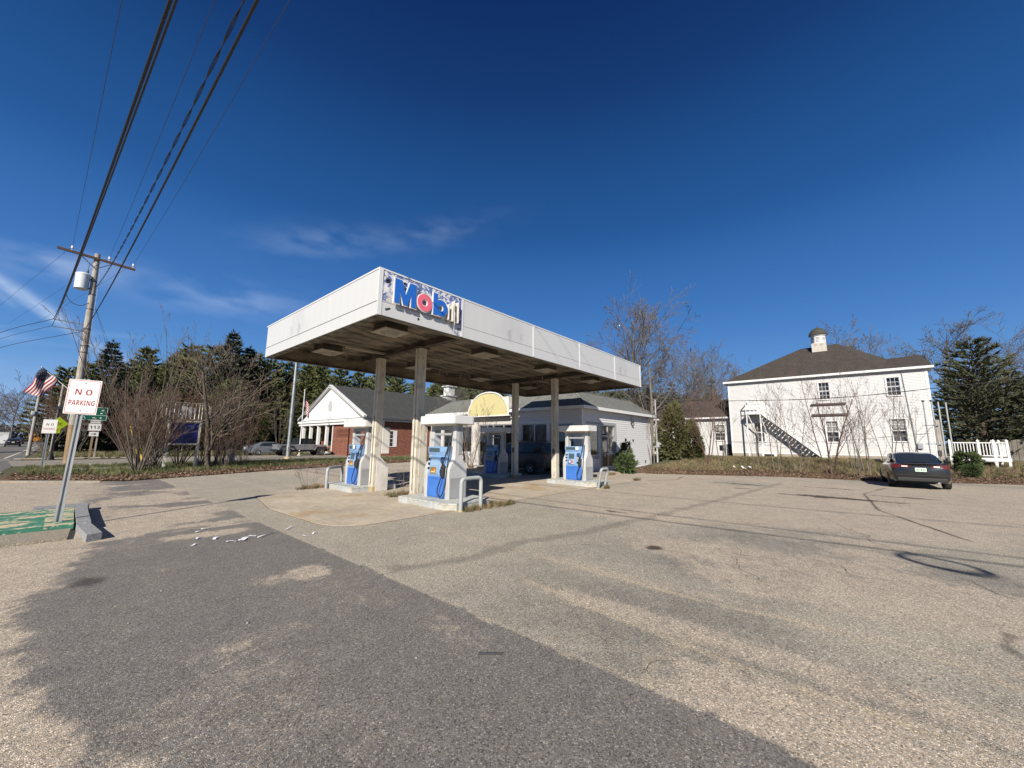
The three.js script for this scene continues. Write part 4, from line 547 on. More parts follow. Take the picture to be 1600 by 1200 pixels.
// ------------------------------------------------------------------ brick post office behind the lot
{
  // local x runs away from the front (world +x), z from 0 (near side wall) to -W
  const W = 16.2, L = 24, E = 3.75, PK = 7.9, X0 = 21, Z0 = -38.9, B = thing('brick_building', 'brick building with dark roof and white pedimented porch beyond the lot', 'building', [X0, 0, Z0]);
  const fc = 7.2; // the brick part of the front; beyond it the open porch
  part(B, 'side_wall', [bx(0, L, 0, E, -0.3, 0)], mat.brick);
  part(B, 'front_wall', [bx(0, 0.3, 0, E, -fc, -0.3), bx(2.6, 2.9, 0, E, -W, -fc), bx(0.3, 2.6, 0, E, -fc, -fc + 0.3)], mat.brick);
  part(B, 'rear_wall', [bx(L - 0.3, L, 0, E, -W, -0.3), bx(2.9, L - 0.3, 0, E, -W, -W + 0.3)], mat.brick);
  part(B, 'corner_board', [bx(-0.05, 0.1, 0, E, -fc - 0.12, -fc + 0.03)], mat.white);
  const gable = new THREE.Shape([new THREE.Vector2(-0.5, E + 0.4), new THREE.Vector2(W + 0.5, E + 0.4), new THREE.Vector2(W / 2, PK + 0.1)]);
  const vent = new THREE.Path(); part(B, 'pediment', new THREE.ExtrudeGeometry(gable, { depth: 0.2, bevelEnabled: false }).rotateY(Math.PI / 2).translate(-0.12, 0, 0), mat.white);
  part(B, 'pediment_vent', new THREE.CylinderGeometry(0.5, 0.5, 0.06, 24).rotateZ(Math.PI / 2).scale(1, 1.3, 0.95).translate(-0.15, 5.75, -W / 2), M(0.42, 0.42, 0.42, 0.7));
  part(B, 'cornice', [bx(-0.42, 0.02, E + 0.02, E + 0.3, -W - 0.65, 0.65), bx(-0.28, 0.0, E - 0.28, E + 0.02, -W - 0.5, 0.1), bx(0.02, L, E + 0.04, E + 0.28, 0.3, 0.62), bx(0.02, L, E + 0.04, E + 0.28, -W - 0.62, -W - 0.3)], mat.white);
  const rk = (s) => { const a = V(-0.3, E + 0.42, -W / 2 + s * (W / 2 + 0.6)), b = V(-0.3, PK + 0.28, -W / 2); return bar(a, b, 0.36, 0.3); }; part(B, 'rake_board', [rk(1), rk(-1)], mat.white);
  const roof = (s) => { const a = [-0.55, E + 0.3, -W / 2 + s * (W / 2 + 0.75)], b = [L + 0.4, a[1], a[2]], c = [L + 0.4, PK + 0.42, -W / 2], d = [-0.55, PK + 0.42, -W / 2], up = 0.16; return tris([...a, ...b, ...c, ...a, ...c, ...d, ...[a, b, c].flatMap((p) => [p[0], p[1] - up, p[2]]), ...[a, c, d].flatMap((p) => [p[0], p[1] - up, p[2]])]); };
  const dbl = Object.assign(mat.poRoof, { side: THREE.DoubleSide }); part(B, 'roof_slope', roof(1), dbl); part(B, 'roof_slope', roof(-1), dbl);
  part(B, 'porch_ceiling', bx(0.0, 2.6, E - 0.05, E, -W, -fc), mat.white); part(B, 'porch_floor', bx(-0.2, 2.6, 0, 0.12, -W, -fc), mat.walk);
  for (const z of [-8.9, -11.2, -13.5, -15.8]) { const c = part(B, 'porch_column', bx(-0.1, 0.2, 0.12, E - 0.28, z - 0.17, z + 0.17), mat.white); part(c, 'column_cap', [bx(-0.15, 0.25, E - 0.42, E - 0.28, z - 0.22, z + 0.22), bx(-0.15, 0.25, 0.12, 0.3, z - 0.22, z + 0.22)], mat.white); }
  const dr = part(B, 'front_door', [bx(2.5, 2.6, 0.12, 2.6, -9.3, -9.15), bx(2.5, 2.6, 0.12, 2.6, -10.35, -10.2), bx(2.5, 2.6, 2.45, 2.6, -10.2, -9.3)], mat.white); part(dr, 'door_glass', bx(2.54, 2.58, 0.15, 2.45, -10.2, -9.3), mat.paneDark);
  part(B, 'porch_window', bx(2.55, 2.6, 1.0, 2.6, -14.5, -12.5), mat.paneDark);
  // raised letters on the brick
  const lt = canvasTex(1024, 256, (c, w, h) => { c.clearRect(0, 0, w, h); c.fillStyle = '#7d4b38'; c.fillRect(0, 0, w, h); c.fillStyle = '#3c2a22'; c.font = 'bold 104px sans-serif'; c.textAlign = 'center'; c.fillText('UNITED STATES', w / 2, 108); c.fillText('POST OFFICE', w / 2, 232); });
  const lp = new THREE.PlaneGeometry(3.6, 0.9).rotateY(-Math.PI / 2).translate(-0.012, 2.5, -4.55); part(B, 'lettering', [lp], M(0.75, 0.75, 0.75, 0.8, { map: lt }), { keepUV: true });
  for (const x of [3.1, 9.5, 15.5]) { const w = part(B, 'window', [bx(x - 0.55, x + 0.55, 1.0, 1.08, 0, 0.08), bx(x - 0.5, x + 0.5, 2.75, 2.85, 0, 0.06), bx(x - 0.5, x - 0.42, 1.08, 2.75, 0, 0.05), bx(x + 0.42, x + 0.5, 1.08, 2.75, 0, 0.05)], mat.white); part(w, 'pane', bx(x - 0.42, x + 0.42, 1.08, 2.75, 0.004, 0.012), mat.paneDark); part(w, 'muntin', [bx(x - 0.42, x + 0.42, 1.9, 1.96, 0.013, 0.03), bx(x - 0.015, x + 0.015, 1.08, 2.75, 0.013, 0.026), bx(x - 0.42, x + 0.42, 1.48, 1.51, 0.013, 0.025), bx(x - 0.42, x + 0.42, 2.33, 2.36, 0.013, 0.025)], mat.white); part(w, 'shutter', [bx(x - 0.9, x - 0.54, 1.02, 2.82, 0.004, 0.05), bx(x + 0.54, x + 0.9, 1.02, 2.82, 0.004, 0.05)], mat.white); }
  const cu = part(B, 'cupola', [bx(17.4, 18.9, PK - 0.3, PK + 0.7, -W / 2 - 0.75, -W / 2 + 0.75), bx(17.2, 19.1, PK + 0.7, PK + 0.85, -W / 2 - 0.95, -W / 2 + 0.95), bx(17.55, 18.75, PK + 0.85, PK + 2.2, -W / 2 - 0.6, -W / 2 + 0.6), bx(17.3, 19.0, PK + 2.2, PK + 2.35, -W / 2 - 0.85, -W / 2 + 0.85)], mat.white); part(cu, 'cupola_roof', new THREE.ConeGeometry(1.1, 1.0, 4).rotateY(Math.PI / 4).translate(18.15, PK + 2.85, -W / 2), mat.poRoof);
}
// flag on its pole before the post office, and the bare metal pole nearer the lot
function flagTexture() { return canvasTex(380, 200, (c, w, h) => { for (let i = 0; i < 13; i++) { c.fillStyle = i % 2 ? '#f2efe9' : '#a8202f'; c.fillRect(0, i * h / 13, w, h / 13 + 1); } c.fillStyle = '#1d2547'; c.fillRect(0, 0, w * 0.4, h * 7 / 13); c.fillStyle = '#f4f2ee'; for (let r = 0; r < 9; r++) for (let k = 0; k < (r % 2 ? 5 : 6); k++) { const x = w * 0.4 * (r % 2 ? (k + 1) / 6 : (k + 0.5) / 6), y = h * 7 / 13 * (r + 0.7) / 9.4; c.beginPath(); for (let q = 0; q < 10; q++) { const rr = q % 2 ? 2 : 5, a = q * Math.PI / 5 - Math.PI / 2; c.lineTo(x + rr * Math.cos(a), y + rr * Math.sin(a)); } c.fill(); } }); }
const flagMat = M(0.62, 0.62, 0.64, 0.85, { map: flagTexture(), side: THREE.DoubleSide });
function cloth(w, h, fn, nx = 24, ny = 14) { const g = new THREE.PlaneGeometry(w, h, nx, ny), p = g.attributes.position; for (let i = 0; i < p.count; i++) { const u = p.getX(i) / w + 0.5, v = p.getY(i) / h + 0.5, q = fn(u, v); p.setXYZ(i, q.x, q.y, q.z); } g.computeVertexNormals(); return g; }
{
  const f = thing('flagpole', 'white flagpole with a drooping striped flag before the brick building', 'flagpole', [16.9, 0, -44.6]);
  part(f, 'pole', cyl(0.06, 0.035, 7.0, 10, 0, 3.5, 0), mat.white); part(f, 'finial', new THREE.SphereGeometry(0.09, 10, 8).translate(0, 7.05, 0), mat.alu); part(f, 'base', cyl(0.2, 0.14, 0.2, 12, 0, 0.1, 0), mat.walk);
  part(f, 'flag', cloth(1, 1, (u, v) => V(0.04 + 0.75 * u * 0.75 + 0.1 * Math.sin(v * 5 + u * 6) * u, 6.6 - (1 - v) * 1.15 - u * 1.55, 0.22 * Math.sin(u * 9 + v * 2) * u)), flagMat, { keepUV: true });
  const l = thing('metal_pole', 'tall bare galvanised pole at the edge of the grass verge', 'pole', [13.44, 0, -37.95]);
  part(l, 'shaft', cyl(0.16, 0.11, 8.7, 14, 0, 4.35, 0), mat.galv); part(l, 'base_flange', cyl(0.3, 0.24, 0.16, 12, 0, 0.1, 0), mat.rust); part(l, 'hand_hole', rbox(0.1, 0.35, 0.05, 0.01, -0.12, 0.9, 0.12, 0, -0.7), mat.galv);
}
// ------------------------------------------------------------------ white clapboard house
{
  const HX = 41.5, GY = 0.5, N = 13.2, D = 11.5, E = 6.9, H = thing('white_house', 'large white clapboard house with dark hip roof and rooftop cupola', 'house', [HX, GY, 4.75], -Math.PI / 2);
  // local: wall frame with x along the wall (0 at world +z end? see below), y up, z toward the lot
  // rotation -90deg about y: local x -> world +z, local z -> world -x; so local x runs from -N (left, far) to 0 (right)
  const wins = [[-6.05, 4.98, 0.7, 1.42, 3, 2, {}], [-1.88, 5.02, 0.74, 1.4, 3, 2, {}], [-5.8, 1.45, 0.76, 1.7, 2, 2, { blind: 0.5 }], [-1.87, 1.52, 0.78, 1.7, 2, 2, { blind: 0.42 }], [-10.93, 1.42, 0.76, 1.75, 3, 2, { blind: 0.35 }]];
  const holes = wins.map(([x, y, w, h]) => [x - w / 2 + N, x + w / 2 + N, y, y + h]);
  part(H, 'front_wall', wallGeo(N, 0, E, holes).translate(-N, 0, 0), mat.siding);
  part(H, 'siding', clapboards(N, 0.42, E, 0.115, holes.map(([a, b, c, d]) => [a - 0.06, b + 0.06, c - 0.05, d + 0.06])).translate(-N, 0, 0), mat.siding, { stuff: true });
  part(H, 'side_wall', [bx(-0.2, 0, 0, E, -D, -0.2), bx(-N, -N + 0.2, 0, E, -D, -0.2), bx(-N + 0.2, -0.2, 0, E, -D, -D + 0.2)], mat.siding);
  const sd = clapboards(D, 0.42, E, 0.115).rotateY(Math.PI / 2).translate(0, 0, 0), sd2 = clapboards(D, 0.42, E, 0.115).rotateY(-Math.PI / 2).translate(-N, 0, -D); part(H, 'siding', [sd, sd2], mat.siding, { stuff: true });
  part(H, 'foundation', [bx(-N - 0.01, 0.01, -0.4, 0.42, 0.004, 0.03), bx(0.004, 0.03, -0.4, 0.42, -D, 0.03)], mat.foundation);
  part(H, 'water_table', [bx(-N - 0.02, 0.03, 0.4, 0.5, 0.016, 0.05)], mat.white);
  part(H, 'corner_board', [bx(-0.13, 0.03, 0.42, E, 0.0, 0.032), bx(-N - 0.03, -N + 0.1, 0.42, E, 0, 0.032), bx(0.0, 0.032, 0.42, E, -0.14, 0)], mat.white);
  wins.forEach(([x, y, w, h, c, r, o]) => windowPart(H, x, y, w, h, 0.02, c, r, o));
  part(H, 'blank_panel', [bx(-11.5, -10.5, 5.62, 6.35, 0.0, 0.03), bx(-11.9, -10.15, 4.2, 4.86, 0.0, 0.025), bx(-11.95, -10.1, 4.86, 4.92, 0, 0.05)], mat.siding);
  const cw = part(H, 'cellar_window', [bx(-10.85, -9.75, 0.0, 0.06, 0.02, 0.08), bx(-10.85, -9.75, 0.36, 0.41, 0.02, 0.08), bx(-9.95, -9.75, 0.06, 0.36, 0.02, 0.08), bx(-10.85, -10.8, 0.06, 0.36, 0.02, 0.08)], mat.white); part(cw, 'pane', bx(-10.8, -9.95, 0.06, 0.36, 0.03, 0.05), mat.paneDark);
  // empty sign brackets: two dark boards with a pale gap
  part(H, 'sign_bracket', [bx(-7.0, -4.75, 4.52, 4.64, 0.02, 0.18), bx(-7.0, -4.65, 3.62, 3.78, 0.02, 0.16), bx(-4.72, -4.68, 3.78, 4.46, 0.02, 0.06)], M(0.075, 0.055, 0.05, 0.8));
  const dblSiding = M(0.63, 0.63, 0.62, 0.6, { side: THREE.DoubleSide });
  // hip roof in shingle courses
  const O = 0.32, RY = 10.65, y0 = E + 0.18, A = [-N - O, O], Bx = O, r0 = V(-7.7, RY, -D / 2), r1 = V(-4.9, RY + 0.1, -D / 2);
  const c00 = V(-N - O, y0, O), c10 = V(O, y0, O), c11 = V(O, y0, -D - O), c01 = V(-N - O, y0, -D - O), rm = Object.assign(mat.houseRoof, { side: THREE.DoubleSide });
  const slope = (a, b, c, d, n = 26) => { const pos = []; for (let k = 0; k < n; k++) { const t0 = k / n, t1 = (k + 1) / n, p = a.clone().lerp(d, t0), q = b.clone().lerp(c, t0), r = b.clone().lerp(c, t1), s = a.clone().lerp(d, t1), l = 0.016; pos.push(p.x, p.y + l, p.z, q.x, q.y + l, q.z, r.x, r.y, r.z, p.x, p.y + l, p.z, r.x, r.y, r.z, s.x, s.y, s.z, p.x, p.y, p.z, q.x, q.y, q.z, q.x, q.y + l, q.z, p.x, p.y, p.z, q.x, q.y + l, q.z, p.x, p.y + l, p.z); } return tris(pos); };
  const pv = V(-2.4, y0, O), g0 = V(0.32, 8.8, -4.9), g1 = V(-1.7, 8.72, -5.0), pb = V(-2.4, y0, -D - O); part(H, 'roof_slope', [slope(c00, pv, r1, r0), slope(pv, pv, g1, r1, 8), slope(pv, c10, g0, g1, 14)], rm); part(H, 'roof_slope', [slope(c11, pb, g1, g0, 8), slope(pb, pb, r1, g1, 8), slope(pb, c01, r0, r1, 8)], rm); part(H, 'gable_wall', tris([O - 0.02, y0, O, O - 0.02, y0, -D - O, g0.x - 0.02, g0.y - 0.03, g0.z]), dblSiding); part(H, 'roof_slope', slope(c01, c00, r0, r0), rm);
  // low cross gable at the right end
  part(H, 'eave_board', [bx(-N - O - 0.03, O + 0.03, E + 0.02, E + 0.19, O, O + 0.04), bx(O, O + 0.04, E + 0.02, E + 0.19, -D - O, O), bx(-N - O - 0.04, -N - O, E + 0.02, E + 0.19, -D - O, O)], mat.white);
  part(H, 'eave_soffit', [bx(-N - O, O, E - 0.005, E + 0.02, 0.03, O), bx(0.034, O, E - 0.004, E + 0.021, -D, 0.03), bx(-N - O, -N - 0.034, E - 0.004, E + 0.021, -D, 0.03)], mat.white);
  part(H, 'conduit', [rod(V(-1.05, 0.4, 0.05), V(-1.35, 6.9, 0.05), 0.03, 0.03, 6), rbox(0.3, 0.42, 0.16, 0.03, -0.9, 1.2, 0.1)], mat.galv);
  // cupola
  const q = part(H, 'cupola', [bx(-6.75, -5.65, 9.9, 10.75, -5.4, -4.3)], M(0.56, 0.55, 0.53, 0.85, { map: chipTex })), cx = -6.2, cz = -4.85;
  part(q, 'lantern', new THREE.CylinderGeometry(0.56, 0.6, 0.8, 8).rotateY(Math.PI / 8).translate(cx, 11.12, cz), mat.white);
  const lv = []; for (let k = 0; k < 8; k++) { const a = k * Math.PI / 4 + Math.PI / 2, nx = Math.cos(a), nz = Math.sin(a); for (let j = 0; j < 4; j++) lv.push(put(new THREE.BoxGeometry(0.3, 0.03, 0.05), cx + nx * 0.55, 10.9 + j * 0.13, cz + nz * 0.55, 0, -a + Math.PI / 2, 0)); } part(q, 'louvre', lv, M(0.16, 0.15, 0.14, 0.8));
  part(q, 'cornice', new THREE.CylinderGeometry(0.7, 0.66, 0.1, 8).rotateY(Math.PI / 8).translate(cx, 11.54, cz), mat.white);
  part(q, 'dome', new THREE.LatheGeometry([[0.78, 0], [0.74, 0.16], [0.6, 0.42], [0.36, 0.64], [0.1, 0.76], [0.04, 0.8], [0.03, 0.95], [0, 1.0]].map(([a, b]) => new THREE.Vector2(a, b)), 8).rotateY(Math.PI / 8).translate(cx, 11.58, cz), mat.domeRoof);
  // wing with lower roof at the left
  const WN = 9.5, WE = 3.7, wx = -N;
  const wh = [[7.9, 8.75, 1.55, 3.05], [3.0, 3.7, 2.4, 3.1]], wg = thing('house_wing', 'low white wing with dark roof left of the large white house', 'house', [HX + 1.0, GY, 4.75 - N - 0.02], -Math.PI / 2);
  part(wg, 'front_wall', wallGeo(WN, 0, WE, wh).translate(-WN, 0, 0), mat.siding); part(wg, 'siding', clapboards(WN, 0.3, WE, 0.115, wh.map(([a, b, c, d]) => [a - 0.06, b + 0.06, c - 0.05, d + 0.06])).translate(-WN, 0, 0), mat.siding, { stuff: true });
  part(wg, 'side_wall', [bx(-WN, -WN + 0.2, 0, WE, -7, -0.2), bx(-WN + 0.2, 0, 0, WE, -7, -6.8)], mat.siding);
  windowPart(wg, -WN + 8.33, 1.55, 0.85, 1.5, 0.02, 2, 2, { blind: 0.4 }); windowPart(wg, -WN + 3.35, 2.4, 0.7, 0.7, 0.02, 1, 1, { single: true });
  const wr = slope(V(-WN - 0.3, WE + 0.12, 0.4), V(0.0, WE + 0.12, 0.4), V(0, WE + 2.2, -3.4), V(-WN - 0.3, WE + 2.2, -3.4), 18), wr2 = slope(V(0, WE + 0.12, -7.4), V(-WN - 0.3, WE + 0.12, -7.4), V(-WN - 0.3, WE + 2.2, -3.4), V(0, WE + 2.2, -3.4), 6); const wm = Object.assign(mat.wingRoof, { side: THREE.DoubleSide }); part(wg, 'roof_slope', wr, wm); part(wg, 'roof_slope', wr2, wm);
  part(wg, 'eave_board', bx(-WN - 0.33, 0, WE - 0.02, WE + 0.13, 0.4, 0.44), mat.white); part(wg, 'eave_soffit', bx(-WN - 0.3, 0, WE - 0.02, WE, 0.03, 0.4), mat.white);
  const bd = part(wg, 'cellar_door', [bx(-0.75, -0.7, -0.1, 1.2, 0.02, 0.06), bx(-0.15, -0.1, -0.1, 1.2, 0.02, 0.06), bx(-0.75, -0.1, 1.2, 1.26, 0.02, 0.06), bx(-1.4, -0.85, 0.5, 1.15, 0.02, 0.03)], mat.white); part(bd, 'dark_opening', [bx(-0.7, -0.15, -0.1, 1.2, 0.016, 0.024), bx(-1.32, -0.92, 0.55, 1.1, 0.031, 0.036)], mat.paneDark);
  part(wg, 'roof_vent', new THREE.SphereGeometry(0.3, 12, 10).scale(1, 1.2, 1).translate(-WN + 0.6, WE + 2.3, -3.0), mat.lens);
}
// outside stair on the house front
{
  const s = thing('outside_stair', 'white wooden outside stair climbing to a landing on the house wall', 'stair', [41.5, 0.5, 0], 0);
  const x1 = -0.08, x0 = -1.12, top = 4.12, zt = -5.75, zb = -1.25, n = 20, W = mat.white;
  part(s, 'landing', [bx(x0, x1, top - 0.06, top, -6.95, zt)], W); part(s, 'landing_rim', [bx(x0 - 0.04, x0, top - 0.26, top - 0.02, -6.98, zt), bx(x0, x1, top - 0.26, top - 0.061, -6.99, -6.95)], W);
  for (const x of [x0 - 0.02, x1 - 0.02]) part(s, 'stringer', bar(V(x, top - 0.12, zt), V(x, -0.2, zb), 0.05, 0.28), W);
  for (let i = 0; i < n; i++) { const t = (i + 0.5) / n, y = lerp(top, -0.05, t), z = lerp(zt, zb, t); part(s, 'tread', [box(x1 - x0 - 0.03, 0.035, 0.27, (x0 + x1) / 2, y, z), box(x1 - x0 - 0.04, 0.12, 0.02, (x0 + x1) / 2, y - 0.1, z - 0.1)], W); }
  for (const z of [-6.9, -5.85]) part(s, 'post', [box(0.1, top, 0.1, x0 + 0.05, top / 2 - 0.1, z, 0, 0, 0)], W);
  part(s, 'brace', [bar(V(x0 + 0.05, top - 0.3, -6.8), V(x1, 1.9, -6.3), 0.06, 0.09), bar(V(x0 + 0.05, top - 0.3, -5.9), V(x1, 2.2, -5.6), 0.06, 0.09)], W);
  const rail = [bar(V(x0, top + 0.9, -6.95), V(x0, top + 0.9, zt), 0.05, 0.09), bar(V(x0, top + 0.9, zt), V(x0, 0.75, zb), 0.05, 0.09), bar(V(x0, top + 0.9, -6.95), V(x1, top + 0.9, -6.95), 0.05, 0.09), bar(V(x0, top + 0.45, zt), V(x0, 0.3, zb), 0.04, 0.08), bar(V(x0, top + 0.45, -6.95), V(x0, top + 0.45, zt), 0.04, 0.08)]; part(s, 'handrail', rail, W);
  for (let i = 0; i < 7; i++) { const t = i / 6; part(s, 'baluster', box(0.05, 0.95, 0.05, x0, lerp(top, -0.1, t) + 0.45, lerp(zt, zb, t)), W); }
  for (const z of [-6.93, -6.6, -6.3, -6.05]) part(s, 'baluster', box(0.05, 0.95, 0.05, x0, top + 0.45, z), W);
}
// deck at the right of the house
{
  const d = thing('deck', 'raised white deck with spindle railing at the right of the house', 'deck', [36.4, 0.5, 6.0]);
  const W = mat.white, X0 = -0.2, X1 = 3.2, Z0 = -1.4, Z1 = 0.95, Y = 0.55;
  for (let i = 0; i < 16; i++) part(d, 'deck_board', bx(X0, X1, Y - 0.03, Y, Z0 + i * 0.147 + 0.003, Z0 + (i + 1) * 0.147 - 0.003), mat.offWhite);
  part(d, 'rim_board', [bx(X0 - 0.03, X0, Y - 0.2, Y - 0.002, Z0, Z1), bx(X0 - 0.03, X1, Y - 0.2, Y - 0.002, Z1, Z1 + 0.03), bx(X0 - 0.03, X1, Y - 0.2, Y - 0.002, Z0 - 0.03, Z0)], W);
  for (const [x, z] of [[X0 + 0.05, Z0 + 0.05], [X0 + 0.05, -0.2], [X0 + 0.05, 0.4], [X0 + 0.05, Z1 - 0.05], [X1 - 0.1, Z1 - 0.05], [1.5, Z1 - 0.05]]) { const p = part(d, 'railing_post', bx(x - 0.055, x + 0.055, -0.2, Y + 1.0, z - 0.055, z + 0.055), W); part(p, 'post_cap', new THREE.ConeGeometry(0.1, 0.1, 4).rotateY(Math.PI / 4).translate(x, Y + 1.05, z), W); }
  part(d, 'rail', [bx(X0 + 0.02, X0 + 0.09, Y + 0.86, Y + 0.92, Z0, Z1), bx(X0 + 0.02, X0 + 0.09, Y + 0.1, Y + 0.16, Z0, Z1), bx(X0, X1, Y + 0.862, Y + 0.922, Z1 - 0.09, Z1 - 0.02), bx(X0, X1, Y + 0.1, Y + 0.16, Z1 - 0.09, Z1 - 0.02)], W);
  for (let z = Z0 + 0.13; z < Z1 - 0.1; z += 0.125) part(d, 'spindle', bx(X0 + 0.04, X0 + 0.075, Y + 0.16, Y + 0.86, z - 0.018, z + 0.018), W);
  for (let x = X0 + 0.2; x < X1; x += 0.14) part(d, 'spindle', bx(x - 0.018, x + 0.018, Y + 0.16, Y + 0.86, Z1 - 0.07, Z1 - 0.035), W);
  const fence = thing('board_fence', 'grey board fence at the far right edge behind the deck', 'fence', [46, 0.55, 11.2]); for (let i = 0; i < 22; i++) part(fence, 'board', bx(-0.02, 0.02, 0, 1.7 + 0.04 * hash2(i, 4), -3 + i * 0.26, -3 + i * 0.26 + 0.24), M(0.3, 0.28, 0.26, 0.9, { map: barkTex })); part(fence, 'rail', [bx(0.02, 0.08, 0.4, 0.5, -3, 2.7), bx(0.02, 0.08, 1.3, 1.4, -3, 2.7)], mat.wood);
}
// vent stacks and their post beside the sedan
{
  const spots = [[33.6, 3.5, 4.35, 'thin dark-capped vent pipe, leftmost of the four beside the house corner'], [33.6, 3.83, 4.35, 'thin dark-capped vent pipe, second of the four beside the house corner'], [33.75, 4.12, 4.3, 'pale vent pipe right of the short wooden post'], [33.75, 4.42, 4.25, 'pale vent pipe, rightmost of the four beside the house corner']];
  for (const [i, [x, z, h, l]] of spots.entries()) { const t = thing('vent_pipe', l, 'pipe', [x, 0.3, z], 0, 'tank vent pipes'); part(t, 'pipe', cyl(i < 2 ? 0.03 : 0.038, i < 2 ? 0.03 : 0.038, h - 0.3, 10, 0, (h - 0.3) / 2, 0), i < 2 ? mat.galv : mat.pipe); if (i < 2) part(t, 'vent_cap', cyl(0.07, 0.06, 0.1, 10, 0, h - 0.27, 0), mat.darkSteel); }
  const p = thing('wooden_post', 'short weathered wooden post that carries the vent pipes', 'post', [33.85, 0.3, 3.98]); part(p, 'timber', bx(-0.09, 0.09, 0, 2.95, -0.09, 0.09), mat.wood); part(p, 'cross_strap', [bx(-0.2, -0.14, 2.6, 2.66, -0.62, 0.05), bx(-0.2, -0.14, 1.5, 1.56, -0.62, 0.05)], mat.galv); part(p, 'meter_box', rbox(0.2, 0.34, 0.16, 0.03, -0.2, 1.0, -0.1), mat.darkSteel);
}
// basketball stand, slide, corner drainpipe pole, sandwich board
{
  const b = thing('basketball_stand', 'old basketball stand in front of the low white wing', 'basketball hoop', [37.1, 0.42, -8.1]); part(b, 'pole', [rod(V(0, 0, 0), V(0, 2.1, 0), 0.05), rod(V(0, 2.1, 0), V(0.02, 2.4, -0.55), 0.04)], mat.darkSteel); part(b, 'backboard', box(0.06, 0.5, 0.42, 0.02, 2.6, -0.62, 0, 0.4), M(0.2, 0.2, 0.2, 0.6)); part(b, 'rim', new THREE.TorusGeometry(0.2, 0.015, 6, 20).rotateX(Math.PI / 2).translate(-0.22, 2.45, -0.68), mat.orange);
  const s = thing('playground_slide', 'yellow plastic slide standing on the grass before the white wing', 'slide', [35.0, 0.36, -9.6], 0.9); const sh = []; for (let i = 0; i < 9; i++) { const t = i / 8; sh.push([lerp(0, 1.0, t), 1.5 - 1.35 * sstep(0, 1, t) ]); } const pos = []; for (let i = 0; i < 8; i++) for (const [a, b, ya, yb] of [[-0.26, 0.26, 0, 0], [-0.26, -0.26, 0, 0.18], [0.26, 0.26, 0, 0.18]]) { const [x0, y0] = sh[i], [x1, y1] = sh[i + 1]; pos.push(x0, y0 + ya, a, x1, y1 + ya, a, x1, y1 + yb, b, x0, y0 + ya, a, x1, y1 + yb, b, x0, y0 + yb, b); } part(s, 'chute', tris(pos), M(0.75, 0.5, 0.03, 0.4, { side: THREE.DoubleSide })); part(s, 'ladder', [rod(V(0, 0, -0.22), V(-0.02, 1.6, -0.22), 0.03), rod(V(0, 0, 0.22), V(-0.02, 1.6, 0.22), 0.03), ...[0.3, 0.6, 0.9, 1.2].map((y) => rod(V(0, y, -0.22), V(0, y, 0.22), 0.025))], mat.yellow);
  const g = thing('utility_mast', 'pale service mast standing at the right corner of the store', 'pole', [29.35, 0, -11.0]); part(g, 'mast', cyl(0.07, 0.05, 5.0, 10, 0, 2.5, 0), mat.pipe); part(g, 'meter', [rbox(0.26, 0.4, 0.16, 0.03, 0, 1.6, 0.12), cyl(0.09, 0.09, 0.1, 12, 0, 1.65, 0.24, Math.PI / 2)], mat.pipe);
}

